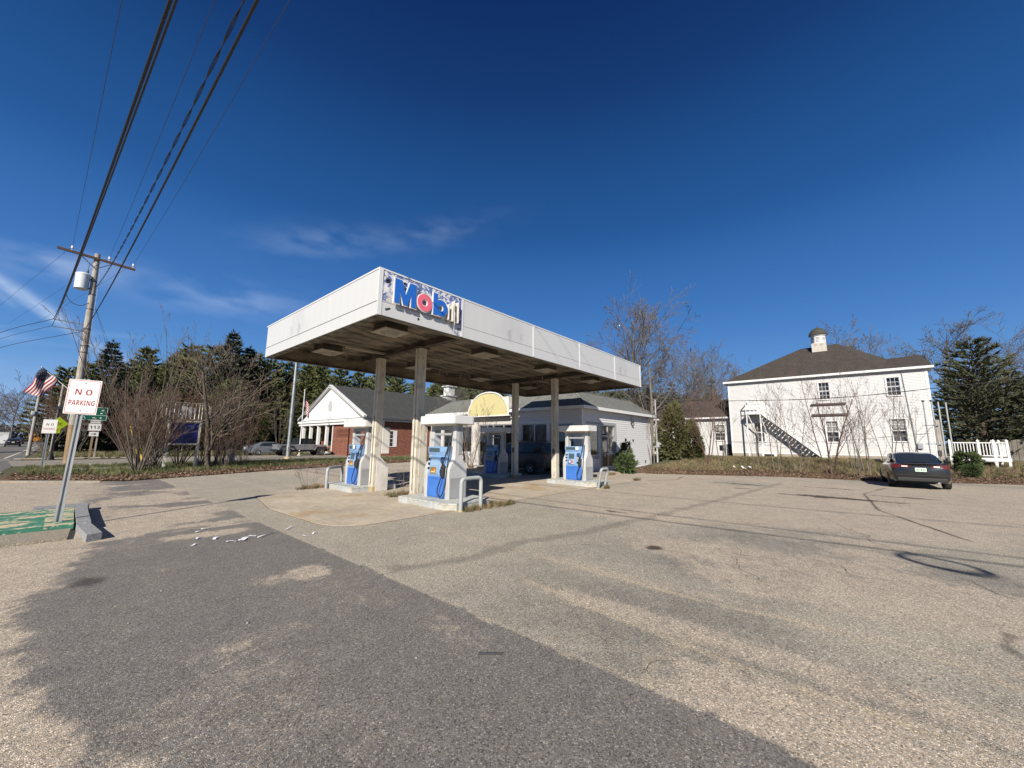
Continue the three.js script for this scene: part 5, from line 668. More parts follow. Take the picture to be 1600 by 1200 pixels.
// ------------------------------------------------------------------ utility pole with flag, and its wires
{
  const u = thing('utility_pole', 'weathered wooden utility pole with crossarm and grey transformer', 'utility pole', [0.47, 0, -33.4]);
  const top = V(-0.28, 12.65, 0), at = (h) => V(-0.28 * h / 12.65, h, 0), rad = (h) => 0.2 - 0.075 * h / 12.65;
  part(u, 'shaft', rod(V(0, -0.2, 0), top, 0.2, 0.125, 14), mat.wood);
  part(u, 'lower_sheath', rod(at(0.02), at(2.4), 0.206, 0.192, 14), mat.woodTan);
  part(u, 'crossarm', bar(V(-1.85, 12.42, 0.17), V(1.4, 12.2, 0.17), 0.1, 0.13), mat.armWood);
  part(u, 'arm_brace', [bar(V(-0.95, 12.3, 0.22), V(-0.3, 11.7, 0.16), 0.015, 0.04), bar(V(0.4, 12.2, 0.22), V(-0.24, 11.7, 0.16), 0.015, 0.04)], mat.darkSteel);
  for (const [x, y] of [[-1.3, 12.5], [0.22, 12.4], [1.28, 12.33]]) part(u, 'insulator', [cyl(0.02, 0.02, 0.14, 6, x, y, 0.17), cyl(0.075, 0.04, 0.09, 10, x, y + 0.1, 0.17), cyl(0.06, 0.05, 0.06, 10, x, y + 0.18, 0.17)], mat.porcelain);
  const t = part(u, 'transformer', new THREE.LatheGeometry([[0, 0], [0.27, 0.0], [0.29, 0.05], [0.3, 0.85], [0.32, 0.86], [0.32, 0.92], [0.2, 1.0], [0, 1.02]].map(([a, b]) => new THREE.Vector2(a, b)), 20).translate(-0.7, 10.3, 0.05), mat.xfmr);
  part(t, 'bushing', [cyl(0.05, 0.03, 0.28, 8, -0.55, 11.4, 0.05), cyl(0.06, 0.06, 0.05, 8, -0.55, 11.42, 0.05)], mat.darkSteel); part(t, 'mount', [bx(-0.42, -0.2, 10.95, 11.02, -0.02, 0.1), bx(-0.42, -0.2, 10.4, 10.47, -0.02, 0.1)], mat.darkSteel);
  part(u, 'band', [10.9, 10.1, 9.2, 8.0, 7.0, 6.6].map((h) => cyl(rad(h) + 0.012, rad(h) + 0.012, 0.05, 12, at(h).x, h, 0)), mat.darkSteel);
  part(u, 'standoff_arm', [rod(at(8.25), V(-1.48, 8.28, 0), 0.025), rod(at(7.85), V(-1.5, 7.88, 0), 0.025)], mat.galv);
  part(u, 'jumper_wire', [tube([V(-0.25, 9.6, 0.1), V(-0.6, 9.3, 0.15), V(-1.0, 9.45, 0.1), V(-1.25, 9.9, 0.1)], 0.016, 20, 5), tube([V(-0.55, 11.5, 0.05), V(-0.5, 11.9, 0.2), V(-0.2, 12.3, 0.25)], 0.012, 14, 5)], mat.wire);
  part(u, 'ground_wire', rod(V(0.16, 0.2, 0.08), V(-0.06, 11.5, 0.08), 0.012, 0.012, 5), mat.galv);
  part(u, 'flag_bracket', [cyl(0.21, 0.21, 0.08, 12, -0.09, 4.3, 0), rod(V(-0.25, 4.25, 0.05), V(-0.45, 4.42, 0.05), 0.03)], mat.galv);
  const f = thing('street_flag', 'striped flag on an angled staff fixed to the utility pole', 'flag', [0.2, 4.3, -33.35]);
  const a = V(-0.15, 0.05, 0), b = V(-1.3, 1.2, 0); part(f, 'staff', rod(a, b, 0.018), mat.white); part(f, 'finial', new THREE.SphereGeometry(0.04, 8, 6).translate(b.x, b.y, 0), mat.alu);
  part(f, 'flag', cloth(1, 1, (uu, vv) => { const s = lerp(0.98, 0.42, 1 - vv), p = a.clone().lerp(b, s); const fall = uu * 1.5; return V(p.x - 0.32 * fall + 0.05 * Math.sin(fall * 5 + vv * 3), p.y - 0.93 * fall * (0.75 + 0.25 * vv) + 0.02, 0.13 * Math.sin(fall * 4 + vv * 6) * uu + 0.05 * Math.sin(vv * 9)); }), flagMat, { keepUV: true });
}
// spans hung between this pole and the next one behind the viewer
function span(label, P0, mid, zEnd, hEnd, sag, r, m, tail, group, twist) {
  const n = 40, pts = [], dx = (mid[0] - P0[0]) / (mid[1] - P0[2]);
  for (let i = 0; i <= n; i++) { const t = i / n, z = lerp(P0[2], zEnd, t); pts.push(V(P0[0] + dx * (z - P0[2]), lerp(P0[1], hEnd, t) - 4 * sag * t * (1 - t), z)); }
  const w = thing('overhead_wire', label, 'wire', P0, 0, group), o = V(...P0);
  const rel = pts.map((p) => p.clone().sub(o)); part(w, 'cable', tube(rel, r, 80, 6), m);
  if (twist) { for (let s = 0; s < 2; s++) { const q = []; for (let i = 0; i <= 400; i++) { const t = i / 400 * n, k = Math.min(n - 1, Math.floor(t)), p = rel[k].clone().lerp(rel[k + 1], t - k), an = i / 400 * 2 * Math.PI * twist + s * Math.PI; q.push(p.add(V(Math.cos(an) * r * 2.6, Math.sin(an) * r * 2.6, 0))); } part(w, 'twisted_conductor', tube(q, r * 0.9, 500, 5), m); } }
  if (tail) part(w, 'span_beyond', tube(tail.map((p) => V(...p).sub(o)), r, 24, 6), m);
  return w;
}
const wg = 'wires strung along the road';
span('thick black cable of the lower pair, the outer one over the road', [-1.02, 8.3, -33.38], [0.193, -4.49], 24, 7.0, 1.85, 0.0165, mat.wire, [[-1.02, 8.3, -33.38], [-3.66, 8.95, -44.85], [-8, 9.6, -66]], wg);
span('thick black cable of the lower pair, the inner one over the road', [-1.04, 7.89, -33.38], [0.227, -4.4], 24, 6.8, 1.6, 0.0115, mat.wire, [[-1.04, 7.89, -33.38], [-3.61, 8.5, -44.86], [-8, 9.1, -66]], wg);
span('thick black cable fixed low on the utility pole', [0.16, 7.83, -33.3], [0.765, -4.05], 24, 7.0, 1.41, 0.0155, mat.wire, [[0.16, 7.83, -33.3], [-3.52, 7.9, -44.86], [-8, 8.4, -66]], wg);
span('twisted black cable running to the transformer', [0.36, 10.6, -33.3], [0.98, -6.11], 24, 10, 2.4, 0.0075, mat.wire, null, wg, 30);
span('thin wire on the leftmost insulator of the crossarm', [-0.83, 12.72, -33.23], [-0.26, -11.71], 24, 12.6, 0.9, 0.007, mat.wireThin, [[-0.83, 12.72, -33.23], [-6, 12.4, -60]], wg);
span('thin wire on the insulator right of the pole top', [0.69, 12.6, -33.23], [1.15, -10.05], 24, 12.6, 0.9, 0.007, mat.wireThin, [[0.69, 12.6, -33.23], [-4.5, 12.4, -60]], wg);
span('thin wire on the rightmost insulator of the crossarm', [1.75, 12.55, -33.23], [2.27, -8.74], 24, 12.6, 0.9, 0.007, mat.wireThin, [[1.75, 12.55, -33.23], [-3.2, 12.4, -60]], wg);
{
  // coil of spare cable hung on the outer low wire behind the camera, whose shadow lies on the lot
  const c = thing('cable_coil', 'coil of spare black cable whose looped shadow lies on the lot', 'cable', [0.61, 5.43, 5.3]); part(c, 'coil', [new THREE.TorusGeometry(0.38, 0.035, 8, 40).scale(1, 0.75, 1).rotateY(Math.PI / 2), new THREE.TorusGeometry(0.34, 0.03, 8, 40).scale(1, 0.72, 1).rotateY(Math.PI / 2 + 0.08).translate(0.02, 0.02, 0)], mat.wire); part(c, 'hanger', rod(V(0, 0.27, 0), V(0, 0.42, 0), 0.02), mat.wire);
  const h = thing('service_wire', 'thin service wire crossing in front of the white house', 'wire', [29.35, 4.95, -11.0]); part(h, 'cable', tube([V(0, 0, 0), V(2.6, -0.12, 5), V(4.2, -0.1, 11), V(3.85, 0.35, 18.3), V(3.0, 0.9, 30)], 0.022, 50, 6), mat.wire);
  const h2 = thing('service_wire', 'lowest thin wire along the foot of the house wall', 'wire', [40.9, 1.95, -8.5]); part(h2, 'cable', tube([V(0.5, 0.0, 0), V(0.2, -0.06, 3), V(-1.2, 0.02, 7), V(-6.9, 0.5, 12.1)], 0.012, 40, 6), mat.wireThin);
}
// ------------------------------------------------------------------ street signs
function signFace(w, h, texture, z, parent, name = 'sign_face', rough = 0.45) { const g = new THREE.PlaneGeometry(w, h).translate(0, 0, z); return part(parent, name, [g], M(0.8, 0.8, 0.8, rough, { map: texture }), { keepUV: true }); }
function roundedPlate(w, h, r, d) { const s = new THREE.Shape(), a = w / 2, b = h / 2; s.moveTo(-a + r, -b); s.lineTo(a - r, -b); s.absarc(a - r, -b + r, r, -Math.PI / 2, 0); s.lineTo(a, b - r); s.absarc(a - r, b - r, r, 0, Math.PI / 2); s.lineTo(-a + r, b); s.absarc(-a + r, b - r, r, Math.PI / 2, Math.PI); s.lineTo(-a, -b + r); s.absarc(-a + r, -b + r, r, Math.PI, Math.PI * 1.5); return new THREE.ExtrudeGeometry(s, { depth: d, bevelEnabled: false, curveSegments: 6 }); }
const noPark = (faded) => canvasTex(480, 640, (c, w, h) => {
  c.fillStyle = '#f4f3ef'; c.fillRect(0, 0, w, h); c.strokeStyle = faded ? '#e9d9d6' : '#b8404c'; c.lineWidth = 10; c.beginPath(); c.roundRect(16, 16, w - 32, h - 32, 30); c.stroke();
  c.fillStyle = faded ? '#5a4a4c' : '#9c2634'; c.textAlign = 'center'; c.font = 'bold 150px sans-serif'; c.fillText('N O', w / 2, 285); c.fillStyle = faded ? '#c27f86' : '#9c2634'; c.save(); c.translate(w / 2, 480); c.scale(0.68, 1); c.font = 'bold 132px sans-serif'; c.fillText('PARKING', 0, 0); c.restore(); c.fillStyle = '#8a8c8c'; for (const y of [62, 578]) { c.beginPath(); c.arc(w / 2, y, 8, 0, 7); c.fill(); }
});
function uChannel(h, lean = 0) { const pts = [[-0.04, 0], [-0.04, 0.006], [-0.021, 0.006], [-0.014, 0.032], [0.014, 0.032], [0.021, 0.006], [0.04, 0.006], [0.04, 0], [0.017, 0], [0.01, 0.026], [-0.01, 0.026], [-0.017, 0]]; return extrude(pts.map(([a, b]) => [a * 1.15, b]).reverse(), h).rotateX(-Math.PI / 2); }
{
  const s = thing('no_parking_sign', 'white no-parking sign on a leaning steel post on the green island', 'sign', [0.16, 0.12, -11.44], -0.35);
  s.rotation.z = -0.022; s.rotation.x = 0.02;
  part(s, 'post', uChannel(2.75).translate(0, -0.02, 0), mat.galv); part(s, 'post_sleeve', uChannel(0.35).scale(1.25, 1, 1.25).translate(0, 0, 0.004), mat.galv);
  const b = part(s, 'sign_plate', roundedPlate(0.47, 0.68, 0.04, 0.003).translate(0, 2.37, 0.012), mat.alu); const g = new THREE.PlaneGeometry(0.465, 0.675).translate(0, 2.37, 0.017); part(b, 'sign_face', [g], M(0.84, 0.84, 0.84, 0.4, { map: noPark(false) }), { keepUV: true });
  part(b, 'bolt', [cyl(0.01, 0.01, 0.012, 8, 0, 2.65, 0.022, Math.PI / 2), cyl(0.01, 0.01, 0.012, 8, 0, 2.1, 0.022, Math.PI / 2)], mat.steel);
  const q = thing('no_parking_sign', 'faded no-parking sign on a thin post farther down the verge', 'sign', [-0.43, 0, -31.6], -0.1);
  part(q, 'post', uChannel(2.7), mat.galv); const b2 = part(q, 'sign_plate', roundedPlate(0.5, 0.72, 0.04, 0.003).translate(0.02, 2.25, 0.012), mat.alu); part(b2, 'sign_face', [new THREE.PlaneGeometry(0.495, 0.715).translate(0.02, 2.25, 0.017)], M(0.84, 0.84, 0.84, 0.45, { map: noPark(true) }), { keepUV: true });
}
{
  // pedestrian crossing beacon
  const s = thing('crossing_sign', 'fluorescent yellow pedestrian crossing sign on a black post', 'sign', [-0.3, 0, -46.2], 0.25);
  part(s, 'post', cyl(0.06, 0.05, 4.0, 10, 0, 2.0, 0), mat.black); part(s, 'base', [cyl(0.24, 0.18, 0.25, 14, 0, 0.12, 0), cyl(0.14, 0.1, 0.3, 14, 0, 0.35, 0)], mat.black); part(s, 'solar_panel', box(0.55, 0.03, 0.4, 0, 3.95, 0.0, 0.6, 0.3, 0.25), mat.darkSteel);
  const walkT = canvasTex(256, 256, (c) => { c.fillStyle = '#c8e020'; c.fillRect(0, 0, 256, 256); c.translate(128, 128); c.rotate(-Math.PI / 4); c.strokeStyle = '#111'; c.fillStyle = '#111'; c.lineWidth = 17; c.lineCap = 'round'; c.lineJoin = 'round'; c.beginPath(); c.arc(2, -68, 14, 0, 7); c.fill(); c.beginPath(); c.moveTo(0, -46); c.lineTo(-6, 4); c.stroke(); c.lineWidth = 14; c.beginPath(); c.moveTo(-6, 4); c.lineTo(16, 34); c.lineTo(22, 68); c.moveTo(-6, 4); c.lineTo(-22, 38); c.lineTo(-40, 64); c.moveTo(-2, -40); c.lineTo(-30, -20); c.lineTo(-38, 4); c.moveTo(2, -40); c.lineTo(20, -14); c.lineTo(40, -8); c.stroke(); });
  const d = part(s, 'diamond_plate', roundedPlate(0.76, 0.76, 0.04, 0.004).rotateZ(Math.PI / 4).translate(0.1, 2.72, 0.07), mat.alu); const g = new THREE.PlaneGeometry(0.755, 0.755).rotateZ(Math.PI / 4).translate(0.1, 2.72, 0.077); part(d, 'sign_face', [g], M(0.85, 0.85, 0.85, 0.5, { map: walkT }), { keepUV: true });
  const ar = canvasTex(256, 128, (c) => { c.fillStyle = '#c8e020'; c.fillRect(0, 0, 256, 128); c.strokeStyle = '#111'; c.lineWidth = 16; c.beginPath(); c.moveTo(200, 30); c.lineTo(70, 96); c.moveTo(120, 98); c.lineTo(66, 98); c.lineTo(92, 50); c.stroke(); }); const p = part(s, 'arrow_plate', roundedPlate(0.6, 0.3, 0.03, 0.004).translate(-0.05, 2.15, 0.07), mat.alu); part(p, 'sign_face', [new THREE.PlaneGeometry(0.595, 0.295).translate(-0.05, 2.15, 0.077)], M(0.85, 0.85, 0.85, 0.5, { map: ar }), { keepUV: true });
}
{
  const gt = canvasTex(1024, 512, (c, w, h) => { c.fillStyle = '#0e5a44'; c.fillRect(0, 0, w, h); c.strokeStyle = '#d9e6df'; c.lineWidth = 12; c.beginPath(); c.roundRect(12, 12, w - 24, h - 24, 30); c.stroke(); c.beginPath(); c.moveTo(12, h * 0.62); c.lineTo(w - 12, h * 0.62); c.stroke(); c.fillStyle = '#e8f0ea'; c.font = 'bold 110px sans-serif'; for (const [x, y, n, a] of [[120, 0.28, 5, 84], [640, 0.28, 2, 70], [850, 0.28, 2, 50], [830, 0.5, 1, 120], [90, 0.84, 2, 80], [640, 0.84, 2, 60], [830, 0.84, 1, 110]]) for (let i = 0; i < n; i++) c.fillRect(x + i * (a * 0.72), h * y - 36, a * 0.5, 40); c.lineWidth = 14; c.strokeStyle = '#e8f0ea'; c.beginPath(); c.moveTo(400, h * 0.7); c.lineTo(460, h * 0.9); c.stroke(); });
  const s = thing('guide_sign', 'wide green guide sign on two posts behind the utility pole', 'sign', [1.3, 0, -47.2], 0); for (const x of [-0.75, 0.72]) part(s, 'post', bx(x - 0.05, x + 0.05, 0, 4.1, -0.06, 0.0), mat.wood); const b = part(s, 'sign_plate', roundedPlate(2.2, 1.1, 0.08, 0.006).translate(0, 3.65, 0.004), mat.alu); part(b, 'sign_face', [new THREE.PlaneGeometry(2.19, 1.09).translate(0, 3.65, 0.013)], M(0.8, 0.8, 0.8, 0.45, { map: gt }), { keepUV: true });
  const rt = canvasTex(320, 256, (c) => { c.fillStyle = '#ecebe6'; c.fillRect(0, 0, 320, 256); c.strokeStyle = '#222'; c.lineWidth = 7; c.strokeRect(10, 10, 300, 236); c.fillStyle = '#161616'; c.font = 'bold 158px sans-serif'; c.textAlign = 'center'; c.fillText('113', 160, 186); }), nt = canvasTex(256, 128, (c) => { c.fillStyle = '#dddcd8'; c.fillRect(0, 0, 256, 128); c.fillStyle = '#222'; c.font = 'bold 70px sans-serif'; c.textAlign = 'center'; c.fillText('NORTH', 128, 90); c.strokeStyle = '#222'; c.lineWidth = 6; c.strokeRect(6, 6, 244, 116); }), at = canvasTex(256, 128, (c) => { c.fillStyle = '#e8e7e2'; c.fillRect(0, 0, 256, 128); c.fillStyle = '#161616'; c.fillRect(54, 54, 90, 22); c.beginPath(); c.moveTo(140, 28); c.lineTo(210, 65); c.lineTo(140, 102); c.fill(); });
  const r = thing('route_sign', 'white route marker 113 with arrow plate on a wooden post', 'sign', [1.78, 0, -46.7], 0); part(r, 'post', bx(-0.11, 0.02, 0, 3.3, -0.12, -0.01), mat.woodTan);
  for (const [y, w, h, t] of [[3.0, 0.6, 0.3, nt], [2.53, 0.74, 0.6, rt], [1.98, 0.54, 0.34, at]]) { const p = part(r, 'sign_plate', roundedPlate(w, h, 0.03, 0.004).translate(0, y, 0), mat.alu); part(p, 'sign_face', [new THREE.PlaneGeometry(w - 0.006, h - 0.006).translate(0, y, 0.007)], M(0.82, 0.82, 0.82, 0.45, { map: t }), { keepUV: true }); }
  part(r, 'crossbar', [bx(-0.72, 0.3, 2.75, 2.79, -0.03, -0.01), bx(-0.76, 0.3, 2.26, 2.3, -0.03, -0.01)], mat.galv);
  const o = thing('warning_sign', 'orange diamond warning sign far along the left verge', 'sign', [-1.87, 0, -73.9], 0.1); part(o, 'post', bx(-0.05, 0.05, 0, 2.1, -0.05, 0.05), mat.wood); const ot = canvasTex(128, 128, (c) => { c.fillStyle = '#e8921a'; c.fillRect(0, 0, 128, 128); c.translate(64, 64); c.rotate(-Math.PI / 4); c.strokeStyle = '#1a1208'; c.lineWidth = 12; c.beginPath(); c.moveTo(0, 34); c.lineTo(0, -10); c.lineTo(22, -10); c.moveTo(-16, 8); c.lineTo(0, -28); c.lineTo(18, 6); c.stroke(); }); const od = part(o, 'diamond_plate', roundedPlate(0.95, 0.95, 0.04, 0.005).rotateZ(Math.PI / 4).translate(0, 1.75, 0.06), mat.alu); part(od, 'sign_face', [new THREE.PlaneGeometry(0.94, 0.94).rotateZ(Math.PI / 4).translate(0, 1.75, 0.068)], M(0.85, 0.85, 0.85, 0.5, { map: ot }), { keepUV: true });
  for (const [i, [x, z, h, l]] of [[-1.75, -58, 6.3, 'thin leaning grey pole behind the faded no-parking sign'], [-0.4, -62, 7.2, 'taller grey utility pole beyond the crossing sign']].entries()) { const t = thing('roadside_pole', l, 'pole', [x, 0, z]); part(t, 'shaft', cyl(0.14, 0.1, h, 10, 0, h / 2, 0), mat.wood); if (i) part(t, 'crossarm', bx(-0.9, 0.9, h - 0.4, h - 0.28, -0.06, 0.06), mat.armWood); else part(t, 'lamp', [rbox(0.3, 0.4, 0.3, 0.1, -0.15, h - 2.4, 0.1)], mat.pipe); }
  // yellow sleeves on the guy wires
  for (const [i, [x0, z0, x1, z1]] of [[3.45, -33.2, 2.75, -33.3], [3.52, -33.0, 3.1, -33.25]].entries()) { const t = thing('guy_wire_guard', ['yellow guy-wire sleeve among the bare shrubs, the more slanting one', 'yellow guy-wire sleeve among the bare shrubs, the steeper one'][i], 'guy guard', [x0, 0, z0]); part(t, 'sleeve', rod(V(0, 0, 0), V(x1 - x0, 2.4, z1 - z0), 0.04), mat.yellow); part(t, 'guy_wire', rod(V(x1 - x0, 2.4, z1 - z0), V(0.42 - x0, 9.5, -33.4 - z0), 0.008, 0.008, 5), mat.wireThin); }
  const pst = thing('wooden_notice_board', 'small tan wooden notice board on two legs on the far lawn', 'notice board', [10.2, 0, -50.5], 0.1); part(pst, 'board', bx(-0.42, 0.42, 1.1, 2.5, -0.04, 0.04), mat.woodTan); for (const x of [-0.3, 0.3]) part(pst, 'leg', bx(x - 0.05, x + 0.05, 0, 1.1, -0.04, 0.04), mat.woodTan);
  const mb = thing('parcel_post', 'dark squat post standing at the kerb before the side street', 'post', [7.6, 0, -31.2]); part(mb, 'post', bx(-0.17, 0.17, 0, 1.15, -0.17, 0.17), mat.wood); part(mb, 'cap', bx(-0.3, 0.3, 1.15, 1.65, -0.24, 0.24), mat.black);
}
// ------------------------------------------------------------------ derelict roadside price sign
{
  const s = thing('station_sign', 'rusted frame of an old station sign with blue panel among shrubs', 'sign', [4.45, 0, -27.7], 0.05), R = RNG(31);
  for (const x of [-0.68, 0.66]) part(s, 'post', rbx(x - 0.07, x + 0.07, 0, x < 0 ? 2.75 : 2.65, -0.09, 0.09, 0.01), mat.column);
  part(s, 'header_frame', [tube([V(-0.9, 2.72, 0), V(-1.06, 2.85, 0), V(-1.06, 3.5, 0), V(-0.92, 3.63, 0), V(0.85, 3.63, 0), V(1.0, 3.5, 0), V(1.0, 2.85, 0), V(0.86, 2.72, 0), V(-0.9, 2.72, 0)], 0.025, 80, 6, 0.05), tube([V(-0.9, 2.72, 0.25), V(-1.06, 2.85, 0.25), V(-1.06, 3.5, 0.25), V(-0.92, 3.63, 0.25), V(0.85, 3.63, 0.25), V(1.0, 3.5, 0.25), V(1.0, 2.85, 0.25), V(0.86, 2.72, 0.25), V(-0.9, 2.72, 0.25)], 0.02, 80, 6, 0.05)], M(0.36, 0.32, 0.28, 0.8, { map: chipTex }));
  for (let i = 0; i < 11; i++) { const x = -0.9 + i * 0.175 + 0.04 * (R() - 0.5); part(s, 'lamp_tube', rod(V(x, 2.76, 0.12), V(x + 0.03 * (R() - 0.5), 3.58, 0.12), 0.018 + 0.014 * R(), 0.018, 6), mat.offWhite); }
  for (const [x, y, w, h] of [[-0.2, 3.2, 0.2, 0.5], [0.12, 3.15, 0.16, 0.55], [0.3, 3.25, 0.09, 0.3]]) part(s, 'torn_sheet', box(w, h, 0.01, x, y, 0.17, 0, 0.3, 0.1 * (x > 0 ? 1 : -1)), mat.white);
  part(s, 'cabinet_frame', [bx(-0.72, 0.68, 2.55, 2.66, -0.1, 0.15), bx(-0.72, 0.68, 1.36, 1.43, -0.1, 0.15), bx(-0.72, -0.63, 1.43, 2.55, -0.1, 0.15), bx(0.6, 0.68, 1.43, 2.55, -0.1, 0.15)], mat.column);
  const bt = tex(256, 256, (u, v) => { const n = fbm(u * 6, v * 6, 5, 601), p = sstep(0.55, 0.62, fbm(u * 9, v * 12, 5, 603) + (v > 0.6 ? 0.06 : -0.05)); return [lerp(16, 96, p * 0.6) + 20 * n, lerp(26, 98, p * 0.6) + 20 * n, lerp(96, 112, p * 0.5) + 30 * n]; }, [1 / 1.3, 1 / 1.2]); part(s, 'blue_panel', bx(-0.63, 0.6, 1.43, 2.55, 0.0, 0.09), M(0.8, 0.8, 0.8, 0.45, { map: bt }));
}
// ------------------------------------------------------------------ scraps on the lot
{
  const R = RNG(9), S = [[2.26, -8.0, 0.24, 0.1], [2.42, -8.14, 0.14, 0.06], [2.08, -7.95, 0.16, 0.04], [2.62, -8.05, 0.4, 0.02], [1.75, -8.6, 0.1, 0.04], [1.95, -8.4, 0.14, 0.05], [1.85, -9.2, 0.12, 0.05], [2.0, -9.4, 0.1, 0.04], [3.1, -8.35, 0.3, 0.025], [3.25, -7.6, 0.14, 0.05], [3.05, -7.5, 0.08, 0.04], [1.62, -8.15, 0.14, 0.03]];
  S.forEach(([x, z, w, d], i) => { const g = new THREE.PlaneGeometry(w, d, 4, 2), p = g.attributes.position; for (let k = 0; k < p.count; k++) { p.setZ(k, 0.008 + 0.018 * R()); p.setX(k, p.getX(k) + 0.03 * (R() - 0.5)); p.setY(k, p.getY(k) + 0.03 * (R() - 0.5)); } g.rotateX(-Math.PI / 2).rotateY(R() * 3); g.computeVertexNormals(); const m = solo('plastic_scrap', i ? 'small white plastic scrap lying on the dark asphalt near the seam' : 'largest torn white plastic sheet lying on the dark asphalt', 'scrap', g, M(0.85, 0.86, 0.88, 0.5, { side: THREE.DoubleSide }), i ? { group: 'white scraps on the asphalt' } : {}); m.position.set(x, 0, z); });
  const st = solo('metal_strip', 'narrow dark strip lying on the asphalt in the foreground', 'strip', [rbox(0.2, 0.012, 0.022, 0.004)], mat.darkSteel); st.position.set(2.48, 0.008, -2.35); st.rotation.y = -0.87 + 0.05;
  [[0.95, -6.0, 0.011], [0.62, -5.2, 0.01], [1.35, -4.4, 0.014], [2.05, -2.75, 0.009], [4.4, 0.3, 0.011], [6.1, -1.1, 0.014]].forEach(([x, z, r], i) => { const g = new THREE.IcosahedronGeometry(r, 1), p = g.attributes.position; for (let k = 0; k < p.count; k++) p.setY(k, p.getY(k) * 0.6); const m = solo('pebble', 'tiny loose pebble lying on the asphalt', 'pebble', g, i % 3 ? mat.granite : mat.walk, { group: 'loose pebbles' }); m.position.set(x, r * 0.5, z); });
  // white litter and a plastic pipe end on the bank
  [[27.9, 0.14, -5.2, 0.4], [28.3, 0.14, -4.9, 0.25], [28.0, 0.15, -5.7, 0.18]].forEach(([x, y, z, w], i) => { const g = new THREE.PlaneGeometry(w, w * 0.7, 4, 3), p = g.attributes.position; for (let k = 0; k < p.count; k++) p.setZ(k, 0.12 * R()); g.rotateX(-1.2); g.computeVertexNormals(); const m = solo('litter_bag', ['largest crumpled white bag in the leaves before the house', 'middle crumpled white bag in the leaves before the house', 'smallest crumpled white bag in the leaves before the house'][i], 'litter', g, M(0.75, 0.75, 0.76, 0.6, { side: THREE.DoubleSide })); m.position.set(x, bankH(x, z) + 0.08, z); });
}

// ------------------------------------------------------------------ vehicles (nose along +x, y up)
function loft(sections, crease = 0.6) {
  const n = sections[0].p.length, pos = [], full = sections.map((s) => { const half = s.p.map(([y, z]) => [s.x, y, z]); return [...half.map(([x, y, z]) => [x, y, -z]), ...half.slice(0, -1).reverse().map(([x, y, z]) => [x, y, z])]; });
  const m = full[0].length;
  for (let i = 0; i + 1 < full.length; i++) for (let j = 0; j + 1 < m; j++) { const a = full[i][j], b = full[i + 1][j], c = full[i + 1][j + 1], d = full[i][j + 1]; pos.push(...a, ...c, ...b, ...a, ...d, ...c); }
  for (const [s, f] of [[full[0], 1], [full[full.length - 1], -1]]) { const cy = s.reduce((q, p) => q + p[1], 0) / m; for (let j = 0; j < m; j++) { const a = s[j], b = s[(j + 1) % m]; f > 0 ? pos.push(s[0][0], cy, 0, ...b, ...a) : pos.push(s[0][0], cy, 0, ...a, ...b); } }
  const g = tris(pos); return toCreasedNormals(g, crease);
}
function wheel(parent, x, z, r, w) {
  const s = Math.sign(z), k = part(parent, 'wheel', new THREE.LatheGeometry([[r * 0.62, -w / 2], [r * 0.9, -w / 2], [r, -w * 0.36], [r, w * 0.36], [r * 0.9, w / 2], [r * 0.62, w / 2]].map(([a, b]) => new THREE.Vector2(a, b)), 26).rotateX(Math.PI / 2).translate(x, r, z), mat.tyre);
  const sp = [cyl(r * 0.64, r * 0.64, w * 0.5, 22, x, r, z, Math.PI / 2)]; part(k, 'wheel_well', sp, mat.black);
  const rimz = z + s * w * 0.3, ri = [new THREE.TorusGeometry(r * 0.6, r * 0.05, 6, 24).translate(x, r, rimz + s * 0.02), cyl(r * 0.14, r * 0.14, 0.04, 10, x, r, rimz, Math.PI / 2)]; for (let i = 0; i < 5; i++) { const a = i * Math.PI * 0.4 + 0.3; ri.push(box(r * 0.13, r * 0.58, 0.025, x + Math.cos(a) * r * 0.33, r + Math.sin(a) * r * 0.33, rimz, 0, 0, a - Math.PI / 2)); } part(k, 'rim', ri, mat.rim);
}
function quadStrip(rows) { const pos = []; for (let i = 0; i + 1 < rows.length; i++) for (let j = 0; j + 1 < rows[i].length; j++) { const a = rows[i][j], b = rows[i + 1][j], c = rows[i + 1][j + 1], d = rows[i][j + 1]; pos.push(...a, ...b, ...c, ...a, ...c, ...d); } return tris(pos); }
const dbl = (m) => { m.side = THREE.DoubleSide; return m; };
dbl(mat.carGlass); dbl(mat.redLens);
